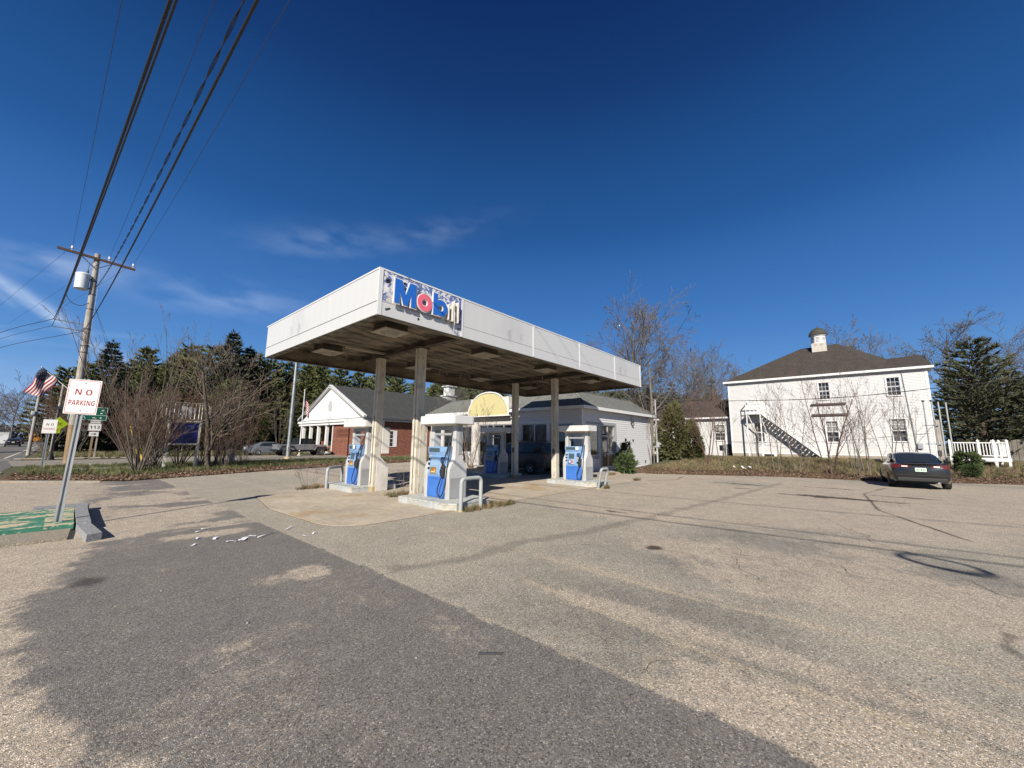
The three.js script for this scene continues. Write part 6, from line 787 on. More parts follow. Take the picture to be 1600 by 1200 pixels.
function sedan(name, label, paint, pos, turn, plate) {
  const c = thing(name, label, 'car', pos, turn);
  const S = (x, b, sill, wm, wt, belt, top, tz) => ({ x, p: [[b, 0], [b, wm - 0.1], [sill, wm - 0.01], [(sill + belt) / 2, wm], [belt - 0.05, wt], [belt, wt - 0.06], [top, tz], [top + 0.012, 0]] });
  part(c, 'body', loft([S(-2.3, 0.42, 0.5, 0.66, 0.62, 0.86, 0.9, 0.45), S(-2.22, 0.3, 0.42, 0.8, 0.76, 0.93, 0.98, 0.6), S(-2.0, 0.24, 0.34, 0.87, 0.84, 0.96, 1.02, 0.66), S(-1.4, 0.22, 0.3, 0.9, 0.87, 0.96, 1.0, 0.72), S(-0.4, 0.2, 0.3, 0.9, 0.87, 0.93, 0.97, 0.74), S(0.7, 0.2, 0.3, 0.9, 0.86, 0.9, 0.95, 0.74), S(1.3, 0.22, 0.3, 0.9, 0.84, 0.82, 0.9, 0.7), S(1.95, 0.24, 0.34, 0.86, 0.78, 0.68, 0.76, 0.62), S(2.25, 0.3, 0.4, 0.72, 0.64, 0.58, 0.64, 0.5)]), paint);
  const G = (x, y0, z0, y1, z1, tz, ty) => ({ x, p: [[y0 - 0.06, 0], [y0 - 0.02, z0], [lerp(y0, y1, 0.55), lerp(z0, z1, 0.5) + 0.02], [y1 - 0.04, z1 + 0.02], [y1, z1 - 0.08], [ty, 0]] });
  part(c, 'cabin', loft([G(-2.0, 1.0, 0.62, 1.02, 0.6, 0, 1.03), G(-1.1, 0.97, 0.76, 1.36, 0.6, 0, 1.38), G(-0.5, 0.96, 0.77, 1.42, 0.59, 0, 1.45), G(0.2, 0.95, 0.77, 1.41, 0.6, 0, 1.44), G(0.55, 0.94, 0.76, 1.32, 0.62, 0, 1.36), G(1.28, 0.9, 0.72, 0.93, 0.68, 0, 0.95)]), paint);
  part(c, 'rear_window', quadStrip([[[-1.94, 1.035, -0.56], [-1.965, 1.06, 0], [-1.94, 1.035, 0.56]], [[-1.5, 1.22, -0.56], [-1.52, 1.25, 0], [-1.5, 1.22, 0.56]], [[-1.1, 1.385, -0.48], [-1.12, 1.4, 0], [-1.1, 1.385, 0.48]]]), mat.carGlass);
  part(c, 'windshield', quadStrip([[[0.54, 1.35, -0.5], [0.56, 1.37, 0], [0.54, 1.35, 0.5]], [[1.25, 0.96, -0.62], [1.28, 0.975, 0], [1.25, 0.96, 0.62]]]), mat.carGlass);
  for (const s of [-1, 1]) {
    part(c, 'side_window', quadStrip([[[-1.3, 1.02, s * 0.775], [-0.4, 0.99, s * 0.79], [0.95, 0.96, s * 0.775]], [[-1.0, 1.3, s * 0.665], [-0.4, 1.37, s * 0.645], [0.4, 1.32, s * 0.66]]]), mat.carGlass);
    const tl = part(c, 'tail_light', quadStrip([[[-2.2, 0.98, s * 0.8], [-2.275, 0.97, s * 0.6], [-2.315, 0.93, s * 0.28]], [[-2.21, 0.84, s * 0.83], [-2.285, 0.8, s * 0.66], [-2.315, 0.86, s * 0.28]]]), mat.redLens); part(tl, 'reverse_lamp', rbox(0.02, 0.05, 0.18, 0.008, -2.31, 0.895, s * 0.45, 0, s * 0.12), mat.clearLens);
    const mr = part(c, 'side_mirror', rbox(0.14, 0.13, 0.2, 0.04, 0.75, 1.02, s * 0.99), paint); part(mr, 'mirror_arm', rbox(0.08, 0.05, 0.12, 0.015, 0.78, 0.96, s * 0.88), mat.black);
    part(c, 'headlight', rbox(0.22, 0.12, 0.36, 0.03, 2.08, 0.68, s * 0.6, 0, s * 0.35), mat.clearLens);
    wheel(c, -1.38, s * 0.79, 0.325, 0.22); wheel(c, 1.32, s * 0.79, 0.325, 0.22);
  }
  part(c, 'rear_bumper', [rbox(0.1, 0.16, 1.42, 0.04, -2.27, 0.38, 0), rbox(0.06, 0.03, 1.5, 0.01, -2.31, 0.55, 0)], mat.black);
  part(c, 'trunk_lip', rbox(0.12, 0.035, 1.15, 0.012, -2.22, 1.005, 0), paint);
  const pl = part(c, 'number_plate', rbox(0.012, 0.15, 0.32, 0.004, -2.328, 0.77, 0), mat.plate); if (plate) part(pl, 'plate_characters', [[-0.1, 0.05], [-0.05, 0.04], [0.02, 0.045], [0.07, 0.04], [0.115, 0.035]].map(([z, w]) => box(0.003, 0.07, w * 0.6, -2.336, 0.765, z)), M(0.05, 0.2, 0.09, 0.6));
  part(c, 'exhaust', cyl(0.035, 0.035, 0.12, 10, -2.3, 0.28, 0.45, 0, 0, Math.PI / 2), mat.steel);
  part(c, 'seat_back', [rbox(0.12, 0.5, 0.45, 0.05, -0.3, 1.05, -0.36), rbox(0.12, 0.5, 0.45, 0.05, -0.3, 1.05, 0.36)], mat.black);
  return c;
}
sedan('sedan', 'dark grey sedan parked with its tail to the lot before the white house', carPaint(0.022, 0.023, 0.025, 0.5), [24.85, 0.0, 1.92], 0.04, true);
sedan('passing_car', 'small dark car far away on the road', carPaint(0.02, 0.02, 0.022), [-5.2, 0, -110], Math.PI / 2 + 0.05);
sedan('passing_car', 'small red car farthest away on the road', carPaint(0.3, 0.02, 0.025), [-6.4, 0, -150], Math.PI / 2);
function suv(label, paint, pos, turn) {
  const c = thing('sport_utility_vehicle', label, 'car', pos, turn);
  const S = (x, b, wm, wt, belt, top, tz) => ({ x, p: [[b, 0], [b, wm - 0.08], [b + 0.14, wm], [(b + belt) / 2 + 0.1, wm + 0.01], [belt - 0.05, wt], [belt, wt - 0.05], [top, tz], [top + 0.01, 0]] });
  part(c, 'body', loft([S(-2.4, 0.46, 0.8, 0.76, 1.06, 1.09, 0.6), S(-2.3, 0.36, 0.9, 0.88, 1.12, 1.15, 0.72), S(-1.5, 0.3, 0.95, 0.92, 1.14, 1.17, 0.78), S(0.6, 0.3, 0.95, 0.92, 1.1, 1.14, 0.78), S(1.3, 0.3, 0.95, 0.9, 1.05, 1.12, 0.74), S(2.1, 0.34, 0.92, 0.85, 0.95, 1.03, 0.7), S(2.38, 0.4, 0.8, 0.74, 0.82, 0.88, 0.55)]), paint);
  const G = (x, y0, z0, y1, z1, ty) => ({ x, p: [[y0 - 0.06, 0], [y0 - 0.02, z0], [lerp(y0, y1, 0.5), lerp(z0, z1, 0.45) + 0.02], [y1 - 0.05, z1 + 0.03], [y1, z1 - 0.06], [ty, 0]] });
  part(c, 'cabin', loft([G(-2.36, 1.12, 0.8, 1.16, 0.78, 1.17), G(-2.1, 1.12, 0.83, 1.62, 0.68, 1.65), G(-1.2, 1.12, 0.83, 1.72, 0.66, 1.75), G(0.1, 1.1, 0.83, 1.7, 0.66, 1.73), G(0.5, 1.08, 0.82, 1.58, 0.68, 1.62), G(1.3, 1.04, 0.78, 1.07, 0.74, 1.09)]), paint);
  part(c, 'rear_window', quadStrip([[[-2.37, 1.2, -0.66], [-2.385, 1.2, 0], [-2.37, 1.2, 0.66]], [[-2.14, 1.6, -0.6], [-2.15, 1.62, 0], [-2.14, 1.6, 0.6]]]), mat.carGlass); part(c, 'windshield', quadStrip([[[0.5, 1.61, -0.56], [0.52, 1.63, 0], [0.5, 1.61, 0.56]], [[1.28, 1.1, -0.68], [1.3, 1.115, 0], [1.28, 1.1, 0.68]]]), mat.carGlass);
  for (const s of [-1, 1]) { part(c, 'side_window', quadStrip([[[-2.1, 1.18, s * 0.845], [-0.8, 1.16, s * 0.86], [0.9, 1.12, s * 0.845]], [[-1.95, 1.56, s * 0.74], [-0.8, 1.64, s * 0.725], [0.4, 1.58, s * 0.735]]]), mat.carGlass); part(c, 'tail_light', rbox(0.14, 0.3, 0.16, 0.04, -2.33, 1.0, s * 0.84, 0, s * 0.3), mat.redLens); part(c, 'wheel_arch', new THREE.TorusGeometry(0.42, 0.05, 6, 20, Math.PI).translate(-1.42, 0.36, s * 0.93), mat.black); wheel(c, -1.42, s * 0.84, 0.37, 0.24); wheel(c, 1.42, s * 0.84, 0.37, 0.24); part(c, 'side_mirror', rbox(0.14, 0.16, 0.2, 0.04, 0.8, 1.2, s * 1.02), mat.black); part(c, 'roof_rail', tube([V(-1.9, 1.68, s * 0.6), V(-1.7, 1.76, s * 0.6), V(0, 1.76, s * 0.6), V(0.3, 1.7, s * 0.6)], 0.018, 16, 6), mat.darkSteel); }
  part(c, 'rear_bumper', rbox(0.16, 0.26, 1.6, 0.05, -2.34, 0.52, 0), mat.black); part(c, 'number_plate', rbox(0.012, 0.15, 0.32, 0.004, -2.42, 0.86, 0), mat.plate);
  return c;
}
suv('dark silver sport utility vehicle parked in the canopy shade before the store', M(0.07, 0.072, 0.074, 0.5, { metal: 0.2 }), [17.3, 0, -14.3], Math.PI / 2);
{
  // silver pickup with black soft roof before the post office
  const c = thing('pickup_truck', 'silver pickup with black roof and open bed before the brick building', 'car', [17.35, 0, -45.4], 0.06), P = carPaint(0.3, 0.315, 0.33, 0.5), K = mat.black;
  part(c, 'frame', rbx(-2.6, 2.6, 0.42, 0.6, -0.7, 0.7, 0.04), K);
  part(c, 'cab', [rbx(-0.75, 1.05, 0.6, 1.22, -0.84, 0.84, 0.06)], P); part(c, 'bed', [rbx(-2.6, -0.78, 0.62, 1.2, -0.84, -0.76, 0.03), rbx(-2.6, -0.78, 0.62, 1.2, 0.76, 0.84, 0.03), rbx(-2.62, -2.54, 0.62, 1.2, -0.76, 0.76, 0.02), rbx(-2.54, -0.78, 0.64, 0.72, -0.76, 0.76, 0.02)], P);
  part(c, 'bed_cover', rbx(-2.56, -0.8, 1.2, 1.25, -0.8, 0.8, 0.02), K);
  part(c, 'hood', loft([{ x: 1.05, p: [[0.66, 0], [0.66, 0.7], [1.1, 0.72], [1.2, 0.64], [1.24, 0]] }, { x: 2.45, p: [[0.66, 0], [0.66, 0.62], [1.04, 0.62], [1.14, 0.54], [1.18, 0]] }], 0.4), P);
  const roof = part(c, 'roof', [rbx(-0.72, 0.75, 1.74, 1.84, -0.72, 0.72, 0.05), bx(-0.72, -0.62, 1.2, 1.76, -0.74, -0.68), bx(-0.72, -0.62, 1.2, 1.76, 0.68, 0.74), bx(0.0, 0.08, 1.2, 1.76, 0.7, 0.76), bx(0.0, 0.08, 1.2, 1.76, -0.76, -0.7), bar(V(1.02, 1.2, 0.72), V(0.74, 1.78, 0.7), 0.07, 0.07), bar(V(1.02, 1.2, -0.72), V(0.74, 1.78, -0.7), 0.07, 0.07)], K);
  part(c, 'side_window', [bx(-0.6, -0.02, 1.22, 1.74, 0.7, 0.715), bx(0.1, 0.76, 1.22, 1.74, 0.7, 0.715), bx(-0.6, -0.02, 1.22, 1.74, -0.715, -0.7), bx(0.1, 0.76, 1.22, 1.74, -0.715, -0.7)], mat.carGlass); part(c, 'rear_window', bx(-0.72, -0.7, 1.25, 1.74, -0.66, 0.66), mat.carGlass); part(c, 'windshield', quadStrip([[[0.76, 1.76, -0.66], [0.76, 1.76, 0.66]], [[1.03, 1.22, -0.7], [1.03, 1.22, 0.7]]]), mat.carGlass);
  part(c, 'door_handle', [rbox(0.12, 0.03, 0.03, 0.01, -0.5, 1.08, 0.86), rbox(0.12, 0.03, 0.03, 0.01, 0.2, 1.08, 0.86)], K); part(c, 'door_gap', [bx(-0.02, 0.0, 0.64, 1.2, 0.836, 0.845), bx(0.92, 0.94, 0.64, 1.2, 0.836, 0.845)], K);
  for (const s of [-1, 1]) { for (const x of [-1.75, 1.8]) { wheel(c, x, s * 0.8, 0.43, 0.28); part(c, 'fender_flare', extrude([[-0.72, 0.0], [-0.52, 0.42], [0.5, 0.42], [0.74, 0.1], [0.74, 0.2], [0.54, 0.52], [-0.56, 0.52], [-0.8, 0.06]], 0.28).translate(x, 0.55, s > 0 ? 0.66 : -0.94), x > 0 ? P : K); } part(c, 'tail_light', rbox(0.06, 0.22, 0.14, 0.02, -2.62, 1.0, s * 0.74), mat.redLens); part(c, 'headlight', cyl(0.13, 0.13, 0.05, 16, 2.46, 0.98, s * 0.42, 0, 0, Math.PI / 2), mat.clearLens); part(c, 'side_mirror', rbox(0.1, 0.18, 0.2, 0.03, 0.85, 1.35, s * 0.92), K); }
  part(c, 'bumper', [rbx(2.55, 2.75, 0.55, 0.78, -0.8, 0.8, 0.05), rbx(-2.78, -2.62, 0.5, 0.7, -0.8, 0.8, 0.05)], K); part(c, 'rock_rail', [rbx(-0.7, 1.0, 0.42, 0.52, 0.8, 0.88, 0.02), rbx(-0.7, 1.0, 0.42, 0.52, -0.88, -0.8, 0.02)], K);
  sedan('parked_car', 'pale car mostly hidden behind the silver pickup', carPaint(0.2, 0.22, 0.25, 0.3), [15.1, 0, -48.2], 0.1);
}

// ------------------------------------------------------------------ vegetation
class Sticks {
  constructor() { this.p = []; this.n = []; }
  seg(a, b, r0, r1, k) {
    const d = b.clone().sub(a).normalize(), u = Math.abs(d.y) < 0.9 ? V(0, 1, 0).cross(d).normalize() : V(1, 0, 0).cross(d).normalize(), w = d.clone().cross(u), ring = [];
    for (let i = 0; i < k; i++) { const t = i / k * Math.PI * 2, c = Math.cos(t), s = Math.sin(t); ring.push([u.x * c + w.x * s, u.y * c + w.y * s, u.z * c + w.z * s]); }
    for (let i = 0; i < k; i++) { const m = ring[i], q = ring[(i + 1) % k], P = (o, v, r) => [o.x + v[0] * r, o.y + v[1] * r, o.z + v[2] * r]; this.p.push(...P(a, m, r0), ...P(b, q, r1), ...P(b, m, r1), ...P(a, m, r0), ...P(a, q, r0), ...P(b, q, r1)); this.n.push(...m, ...q, ...m, ...m, ...q, ...q); }
  }
  geo() { return tris(this.p, this.n); }
}
// bare deciduous tree or shrub: trunk and limbs in one part, fine twigs in another
function bareTree({ seed, h, r, stems = 1, lean = 0.1, splay = 0.25, kids = [9, 6, 5], ang = 0.75, ratio = 0.55, first = 0.3, min = 0.006, up = 0.12, wig = 0.14 }) {
  const R = RNG(seed), trunk = new Sticks(), twigs = new Sticks(), last = kids.length;
  const rv = () => V(R() - 0.5, R() - 0.5, R() - 0.5);
  const grow = (p, d, len, rad, lvl) => {
    const n = lvl === 0 ? 9 : lvl === 1 ? 5 : lvl === 2 ? 3 : 2, nodes = [[p.clone(), d.clone(), rad]]; let q = p.clone(), dir = d.clone().normalize();
    for (let i = 0; i < n; i++) { dir.add(rv().multiplyScalar(wig * (1 + lvl * 0.22))).add(V(0, up * (lvl ? 1 : 0.3), 0)).normalize(); const e = q.clone().addScaledVector(dir, len / n), r0 = Math.max(min, rad * (1 - i / n * 0.75)), r1 = Math.max(min * 0.7, rad * (1 - (i + 1) / n * 0.75)); (lvl < 2 ? trunk : twigs).seg(q, e, r0, r1, lvl === 0 ? 7 : lvl === 1 ? 4 : 3); q = e; nodes.push([q.clone(), dir.clone(), r1]); }
    if (lvl >= last) return;
    const c = Math.round(kids[lvl] * (0.75 + 0.5 * R()));
    for (let i = 0; i < c; i++) {
      const t = (lvl === 0 ? first : 0.18) + (1 - (lvl === 0 ? first : 0.18)) * ((i + R()) / c), f = Math.min(n - 1e-3, t * n), k = Math.floor(f), P = nodes[k][0].clone().lerp(nodes[k + 1][0], f - k), D = nodes[k][1];
      const ax = rv().cross(D).normalize(), a = ang * (0.7 + 0.6 * R()), cd = D.clone().applyAxisAngle(ax, a);
      const l = len * ratio * (lvl === 0 ? 1.15 - 0.75 * t : 1.05 - 0.5 * t) * (0.7 + 0.6 * R()); grow(P, cd, l, Math.max(min, nodes[k][2] * (lvl === 0 ? 0.5 : 0.6)), lvl + 1);
    }
  };
  for (let s = 0; s < stems; s++) { const a = s / stems * 6.283 + R(), m = stems > 1 ? splay * (0.4 + R()) : lean * R(); grow(V(stems > 1 ? 0.18 * Math.cos(a) * R() : 0, -0.05, stems > 1 ? 0.18 * Math.sin(a) * R() : 0), V(Math.cos(a) * m, 1, Math.sin(a) * m).normalize(), h * (stems > 1 ? 0.65 + 0.4 * R() : 1), r * (stems > 1 ? 0.6 + 0.5 * R() : 1), 0); }
  return { trunk: trunk.geo(), twigs: twigs.geo() };
}
function plantTree(name, label, category, geo, mats, pos, turn, group, scale) {
  const t = thing(name, label, category, pos, turn, group); part(t, 'trunk', geo.trunk, mats[0]); part(t, 'crown', geo.twigs, mats[1]); if (scale) t.scale.set(...(Array.isArray(scale) ? scale : [scale, scale, scale])); return t;
}
// needle tufts: thin blades spread around a twig end
function tuft(P, C, R, c, d, s, col, blades) {
  for (let i = 0; i < blades; i++) {
    const a = V(R() - 0.5, R() - 0.5, R() - 0.5).multiplyScalar(1.5).add(d).normalize(), w = V(R() - 0.5, R() - 0.5, R() - 0.5).cross(a).normalize().multiplyScalar(s * (0.13 + 0.1 * R())), l = s * (0.7 + 0.6 * R()), e = c.clone().addScaledVector(a, l);
    const k = 0.75 + 0.5 * R(); P.push(c.x - w.x, c.y - w.y, c.z - w.z, c.x + w.x, c.y + w.y, c.z + w.z, e.x, e.y, e.z); for (let j = 0; j < 3; j++) C.push(col[0] * k, col[1] * k, col[2] * k);
  }
}
function pine({ seed, h, w, r, base = 0.22, whorls = 17, per = 6, shape = 'pine', tint = [0.062, 0.078, 0.03], ts = 0.5, blades = 4, dens = 1 }) {
  const R = RNG(seed), st = new Sticks(), P = [], C = []; let q = V(0, -0.1, 0), dir = V(0.02 * (R() - 0.5), 1, 0.02 * (R() - 0.5)); const n = 8, ns = [q.clone()];
  for (let i = 0; i < n; i++) { dir.add(V((R() - 0.5) * 0.03, 0, (R() - 0.5) * 0.03)).normalize(); const e = q.clone().addScaledVector(dir, h / n); st.seg(q, e, r * (1 - i / n) + 0.02, r * (1 - (i + 1) / n) + 0.02, 7); q = e; ns.push(q.clone()); }
  const at = (t) => { const f = Math.min(n - 1e-3, t * n), k = Math.floor(f); return ns[k].clone().lerp(ns[k + 1], f - k); };
  for (let k = 0; k < whorls; k++) {
    const t = base + (0.985 - base) * (k + 0.4 * R()) / whorls, u = (t - base) / (1 - base);
    const prof = shape === 'spruce' ? 1.02 - u : shape === 'old' ? Math.sin(Math.PI * (0.18 + 0.8 * u)) ** 0.7 * (1.02 - 0.35 * u) : Math.min(1, 0.55 + 1.4 * u) * (1.03 - u) ** 0.62;
    const m = per + Math.round(R());
    for (let i = 0; i < m; i++) {
      const a = (i + R() * 0.8) / m * 6.283 + k * 1.3, L = w * prof * (0.65 + 0.55 * R()) + 0.12, rise = shape === 'spruce' ? -0.28 + 0.45 * u : -0.02 + 0.4 * u, o = at(t), d = V(Math.cos(a), rise, Math.sin(a)).normalize();
      const tip = o.clone().addScaledVector(d, L).add(V(0, shape === 'spruce' ? 0.06 * L : 0.1 * L, 0)); st.seg(o, tip, Math.max(0.02, 0.016 * L + 0.012), 0.01, 3);
      const nt = Math.max(3, Math.round(L * 4.2 * dens));
      for (let j = 0; j < nt; j++) { const f = 0.22 + 0.8 * (j + R()) / nt, side = (R() - 0.5) * 0.62 * L * (1.15 - f), c = o.clone().lerp(tip, f).add(V(-Math.sin(a) * side, (R() - 0.35) * 0.22 * ts, Math.cos(a) * side)); const yy = 0.8 + 0.45 * R(), col = [tint[0] * yy * (0.9 + 0.25 * R()), tint[1] * yy, tint[2] * yy]; tuft(P, C, R, c, d.clone().add(V(0, 0.35, 0)), ts * (0.8 + 0.4 * R()), col, blades); }
    }
  }
  tuft(P, C, R, at(0.99), V(0, 1.2, 0), ts, tint, 8);
  return { trunk: st.geo(), twigs: tris(P, null, C) };
}
function bush({ seed, w, h, n, tint, ts = 0.3, blades = 4, cone = 0 }) {
  const R = RNG(seed), st = new Sticks(), P = [], C = [], lumps = []; for (let i = 0; i < 9; i++) lumps.push([V(R() - 0.5, R() - 0.5, R() - 0.5).normalize(), 0.75 + 0.5 * R()]);
  for (let i = 0; i < 14; i++) { const a = R() * 6.283, l = 0.5 + 0.5 * R(); st.seg(V(0, -0.05, 0), V(Math.cos(a) * w * 0.4 * l, h * (0.3 + 0.5 * R()), Math.sin(a) * w * 0.4 * l), 0.03, 0.008, 4); } st.seg(V(0, -0.05, 0), V(0.03, h * 0.9, 0), 0.05, 0.01, 5);
  for (let i = 0; i < n; i++) { const d = V(R() - 0.5, R() - 0.5, R() - 0.5).normalize(); let k = 0.8; for (const [l, s] of lumps) { const c = d.dot(l); if (c > 0.6) k = Math.max(k, s * (0.75 + 0.4 * (c - 0.6))); } const rr = k * (0.45 + 0.6 * Math.sqrt(R())), y = 0.5 + 0.5 * d.y * rr, taper = cone ? 1 - cone * Math.max(0, y) : 1; const c = V(d.x * rr * w * 0.5 * taper, Math.max(0.02, y * h), d.z * rr * w * 0.5 * taper), yy = 0.7 + 0.6 * R(); tuft(P, C, R, c, d.clone().add(V(0, 0.5, 0)), ts * (0.7 + 0.6 * R()), tint.map((v) => v * yy), blades); }
  return { trunk: st.geo(), twigs: tris(P, null, C) };
}
const ND = [mat.pineBark, mat.needle];
// forest behind the post office
{
  const G = { whorls: 20, per: 7, dens: 1.35, ts: 0.62, blades: 4 };
  const kinds = [pine({ ...G, seed: 11, h: 16, w: 4.2, r: 0.26, base: 0.16, tint: [0.095, 0.112, 0.036] }), pine({ ...G, seed: 12, h: 17, w: 3.6, r: 0.24, base: 0.22, tint: [0.105, 0.116, 0.036] }), pine({ ...G, seed: 13, h: 15, w: 4.6, r: 0.28, base: 0.12, shape: 'old', tint: [0.088, 0.104, 0.034] }), pine({ seed: 14, h: 17, w: 5.0, r: 0.24, base: 0.05, shape: 'spruce', whorls: 32, per: 9, tint: [0.05, 0.06, 0.033], ts: 0.55, dens: 1.3 })];
  const P = [[-8.6, -68, 9, 0], [-0.2, -75, 10.5, 2], [1.2, -70, 11, 1], [3.4, -74.9, 15, 3], [6, -84.8, 13.6, 0], [7.7, -79.6, 12.7, 2], [9.6, -77.4, 13.3, 1], [12.6, -81, 17.2, 0], [14.3, -76.7, 16.6, 2], [16.9, -74.1, 19.2, 3], [19.2, -76.5, 17.5, 3], [22.7, -85, 18.4, 1], [23, -76.6, 16, 0], [26.7, -79.6, 16.4, 2], [27.6, -72.9, 15.3, 1], [33.1, -79.4, 16.7, 0], [33.4, -72.7, 15.3, 2], [38.3, -74.8, 15.7, 1], [39.6, -69.5, 14.6, 0], [45.4, -71.9, 15, 2], [45.9, -65.5, 13.5, 1], [52.6, -68, 14.1, 0], [54.6, -63.9, 14, 2], [60, -60, 13.5, 1]];
  const R = RNG(41); for (let i = 0; i < 40; i++) { const t = i / 39, x = lerp(5, 84, t) + 3 * (R() - 0.5), z = lerp(-88, -48, t * t) + 7 * (R() - 0.5); P.push([x, z - 3, (12 + 6 * R()) * (x < 8 ? 0.85 : 1), Math.floor(R() * 3)]); }
  for (let i = 0; i < 12; i++) { const t = i / 11; P.push([lerp(6, 44, t) + 2 * (R() - 0.5), lerp(-68, -62, t) + 3 * (R() - 0.5), 7 + 4 * R(), Math.floor(R() * 3)]); }
  const first = []; P.forEach(([x, z, h, k], i) => {
    const s = h / [16, 17, 15, 17][k], dark = k === 3, lab = dark ? 'dark pointed spruce rising out of the forest behind the shrubs' : z > -70 ? 'shorter pine at the front edge of the forest' : ['dense green pine in the forest behind the brick building', 'tall narrow pine in the forest behind the brick building', 'broad pine in the forest behind the brick building'][k];
    const lb = lab, grp = dark ? 'spruces in the forest' : z > -70 ? 'front pines of the forest' : ['dense forest pines', 'narrow forest pines', 'broad forest pines'][k];
    if (!first[k]) { first[k] = plantTree(dark ? 'spruce_tree' : 'pine_tree', lb, 'tree', kinds[k], ND, [x, -0.05, z], i * 2.3, grp, s); } else { const c = copyThing(first[k], [x, -0.05, z], i * 2.3, lb, s); c.userData.group = grp; }
  });
  { const R = RNG(62), Q = [], C = [], path = [[5, -97], [30, -97], [62, -80], [90, -52], [100, -24]]; for (let i = 0; i < 26000; i++) { const f = R() * 3.999, k = Math.floor(f), t = f - k, x = lerp(path[k][0], path[k + 1][0], t), z = lerp(path[k][1], path[k + 1][1], t) + 5 * (R() - 0.5), y = R() * (10.5 + 5.5 * fbm(x * 0.15, 7, 3, 19)); tuft(Q, C, R, V(x, y, z), V(0, 0.6, 0.4), 1.1, y < 3 ? [0.05, 0.042, 0.03] : [0.055, 0.068, 0.027], 3); } const w = part(scene, 'forest_depth', tris(Q, null, C), mat.needle); w.userData.kind = 'stuff'; w.userData.label = 'dim mass of forest closing the gaps between the nearer pines'; w.userData.category = 'forest'; }
  // pines at the right behind the house and deck
  const big = pine({ seed: 21, h: 10.5, w: 3.2, r: 0.25, base: 0.06, shape: 'old', whorls: 22, per: 7, tint: [0.058, 0.066, 0.031], ts: 0.42, dens: 1.15 });
  plantTree('pine_tree', 'tall dark pine right of the white house corner', 'tree', big, ND, [47.6, 0.5, 8.0], 0.4, null, [0.95, 0.95, 0.95]);
  const q = scene.children[scene.children.length - 1];
  [[51.2, 10.2, 0.74, 'dark pine behind the deck, lower than the tall one'], [48.9, 12.2, 0.66, 'low dark pine at the right edge of the view'], [54.5, 8.2, 0.8, 'pine half hidden behind the tall dark pine'], [56, 14.5, 0.8, 'farthest pine at the right edge behind the fence'], [53, 17, 0.75, 'pine at the right beyond the board fence'], [47.4, 10.6, 0.6, 'young pine standing close behind the deck railing']].forEach(([x, z, s, l], i) => copyThing(q, [x, 0.5, z], i * 1.7 + 1, l, s * 0.98));
  const sp = pine({ seed: 22, h: 10, w: 2.6, r: 0.2, base: 0.08, shape: 'spruce', whorls: 18, per: 6, tint: [0.05, 0.06, 0.026], ts: 0.45 });
  plantTree('spruce_tree', 'olive spruce behind the low wing, left of the house', 'tree', sp, ND, [57, 0.5, -18.8], 0.2); const sq = scene.children[scene.children.length - 1];
  [[63, -15.1, 1.1, 'farther spruce behind the low wing roof'], [50, -20, 0.85, 'spruce between the store roof and the cedar'], [46, -17.5, 0.72, 'short spruce just right of the store roof'], [60, -24, 1.1, 'spruce behind the tall bare tree']].forEach(([x, z, s, l], i) => copyThing(sq, [x, 0.4, z], i + 0.7, l, s));
}
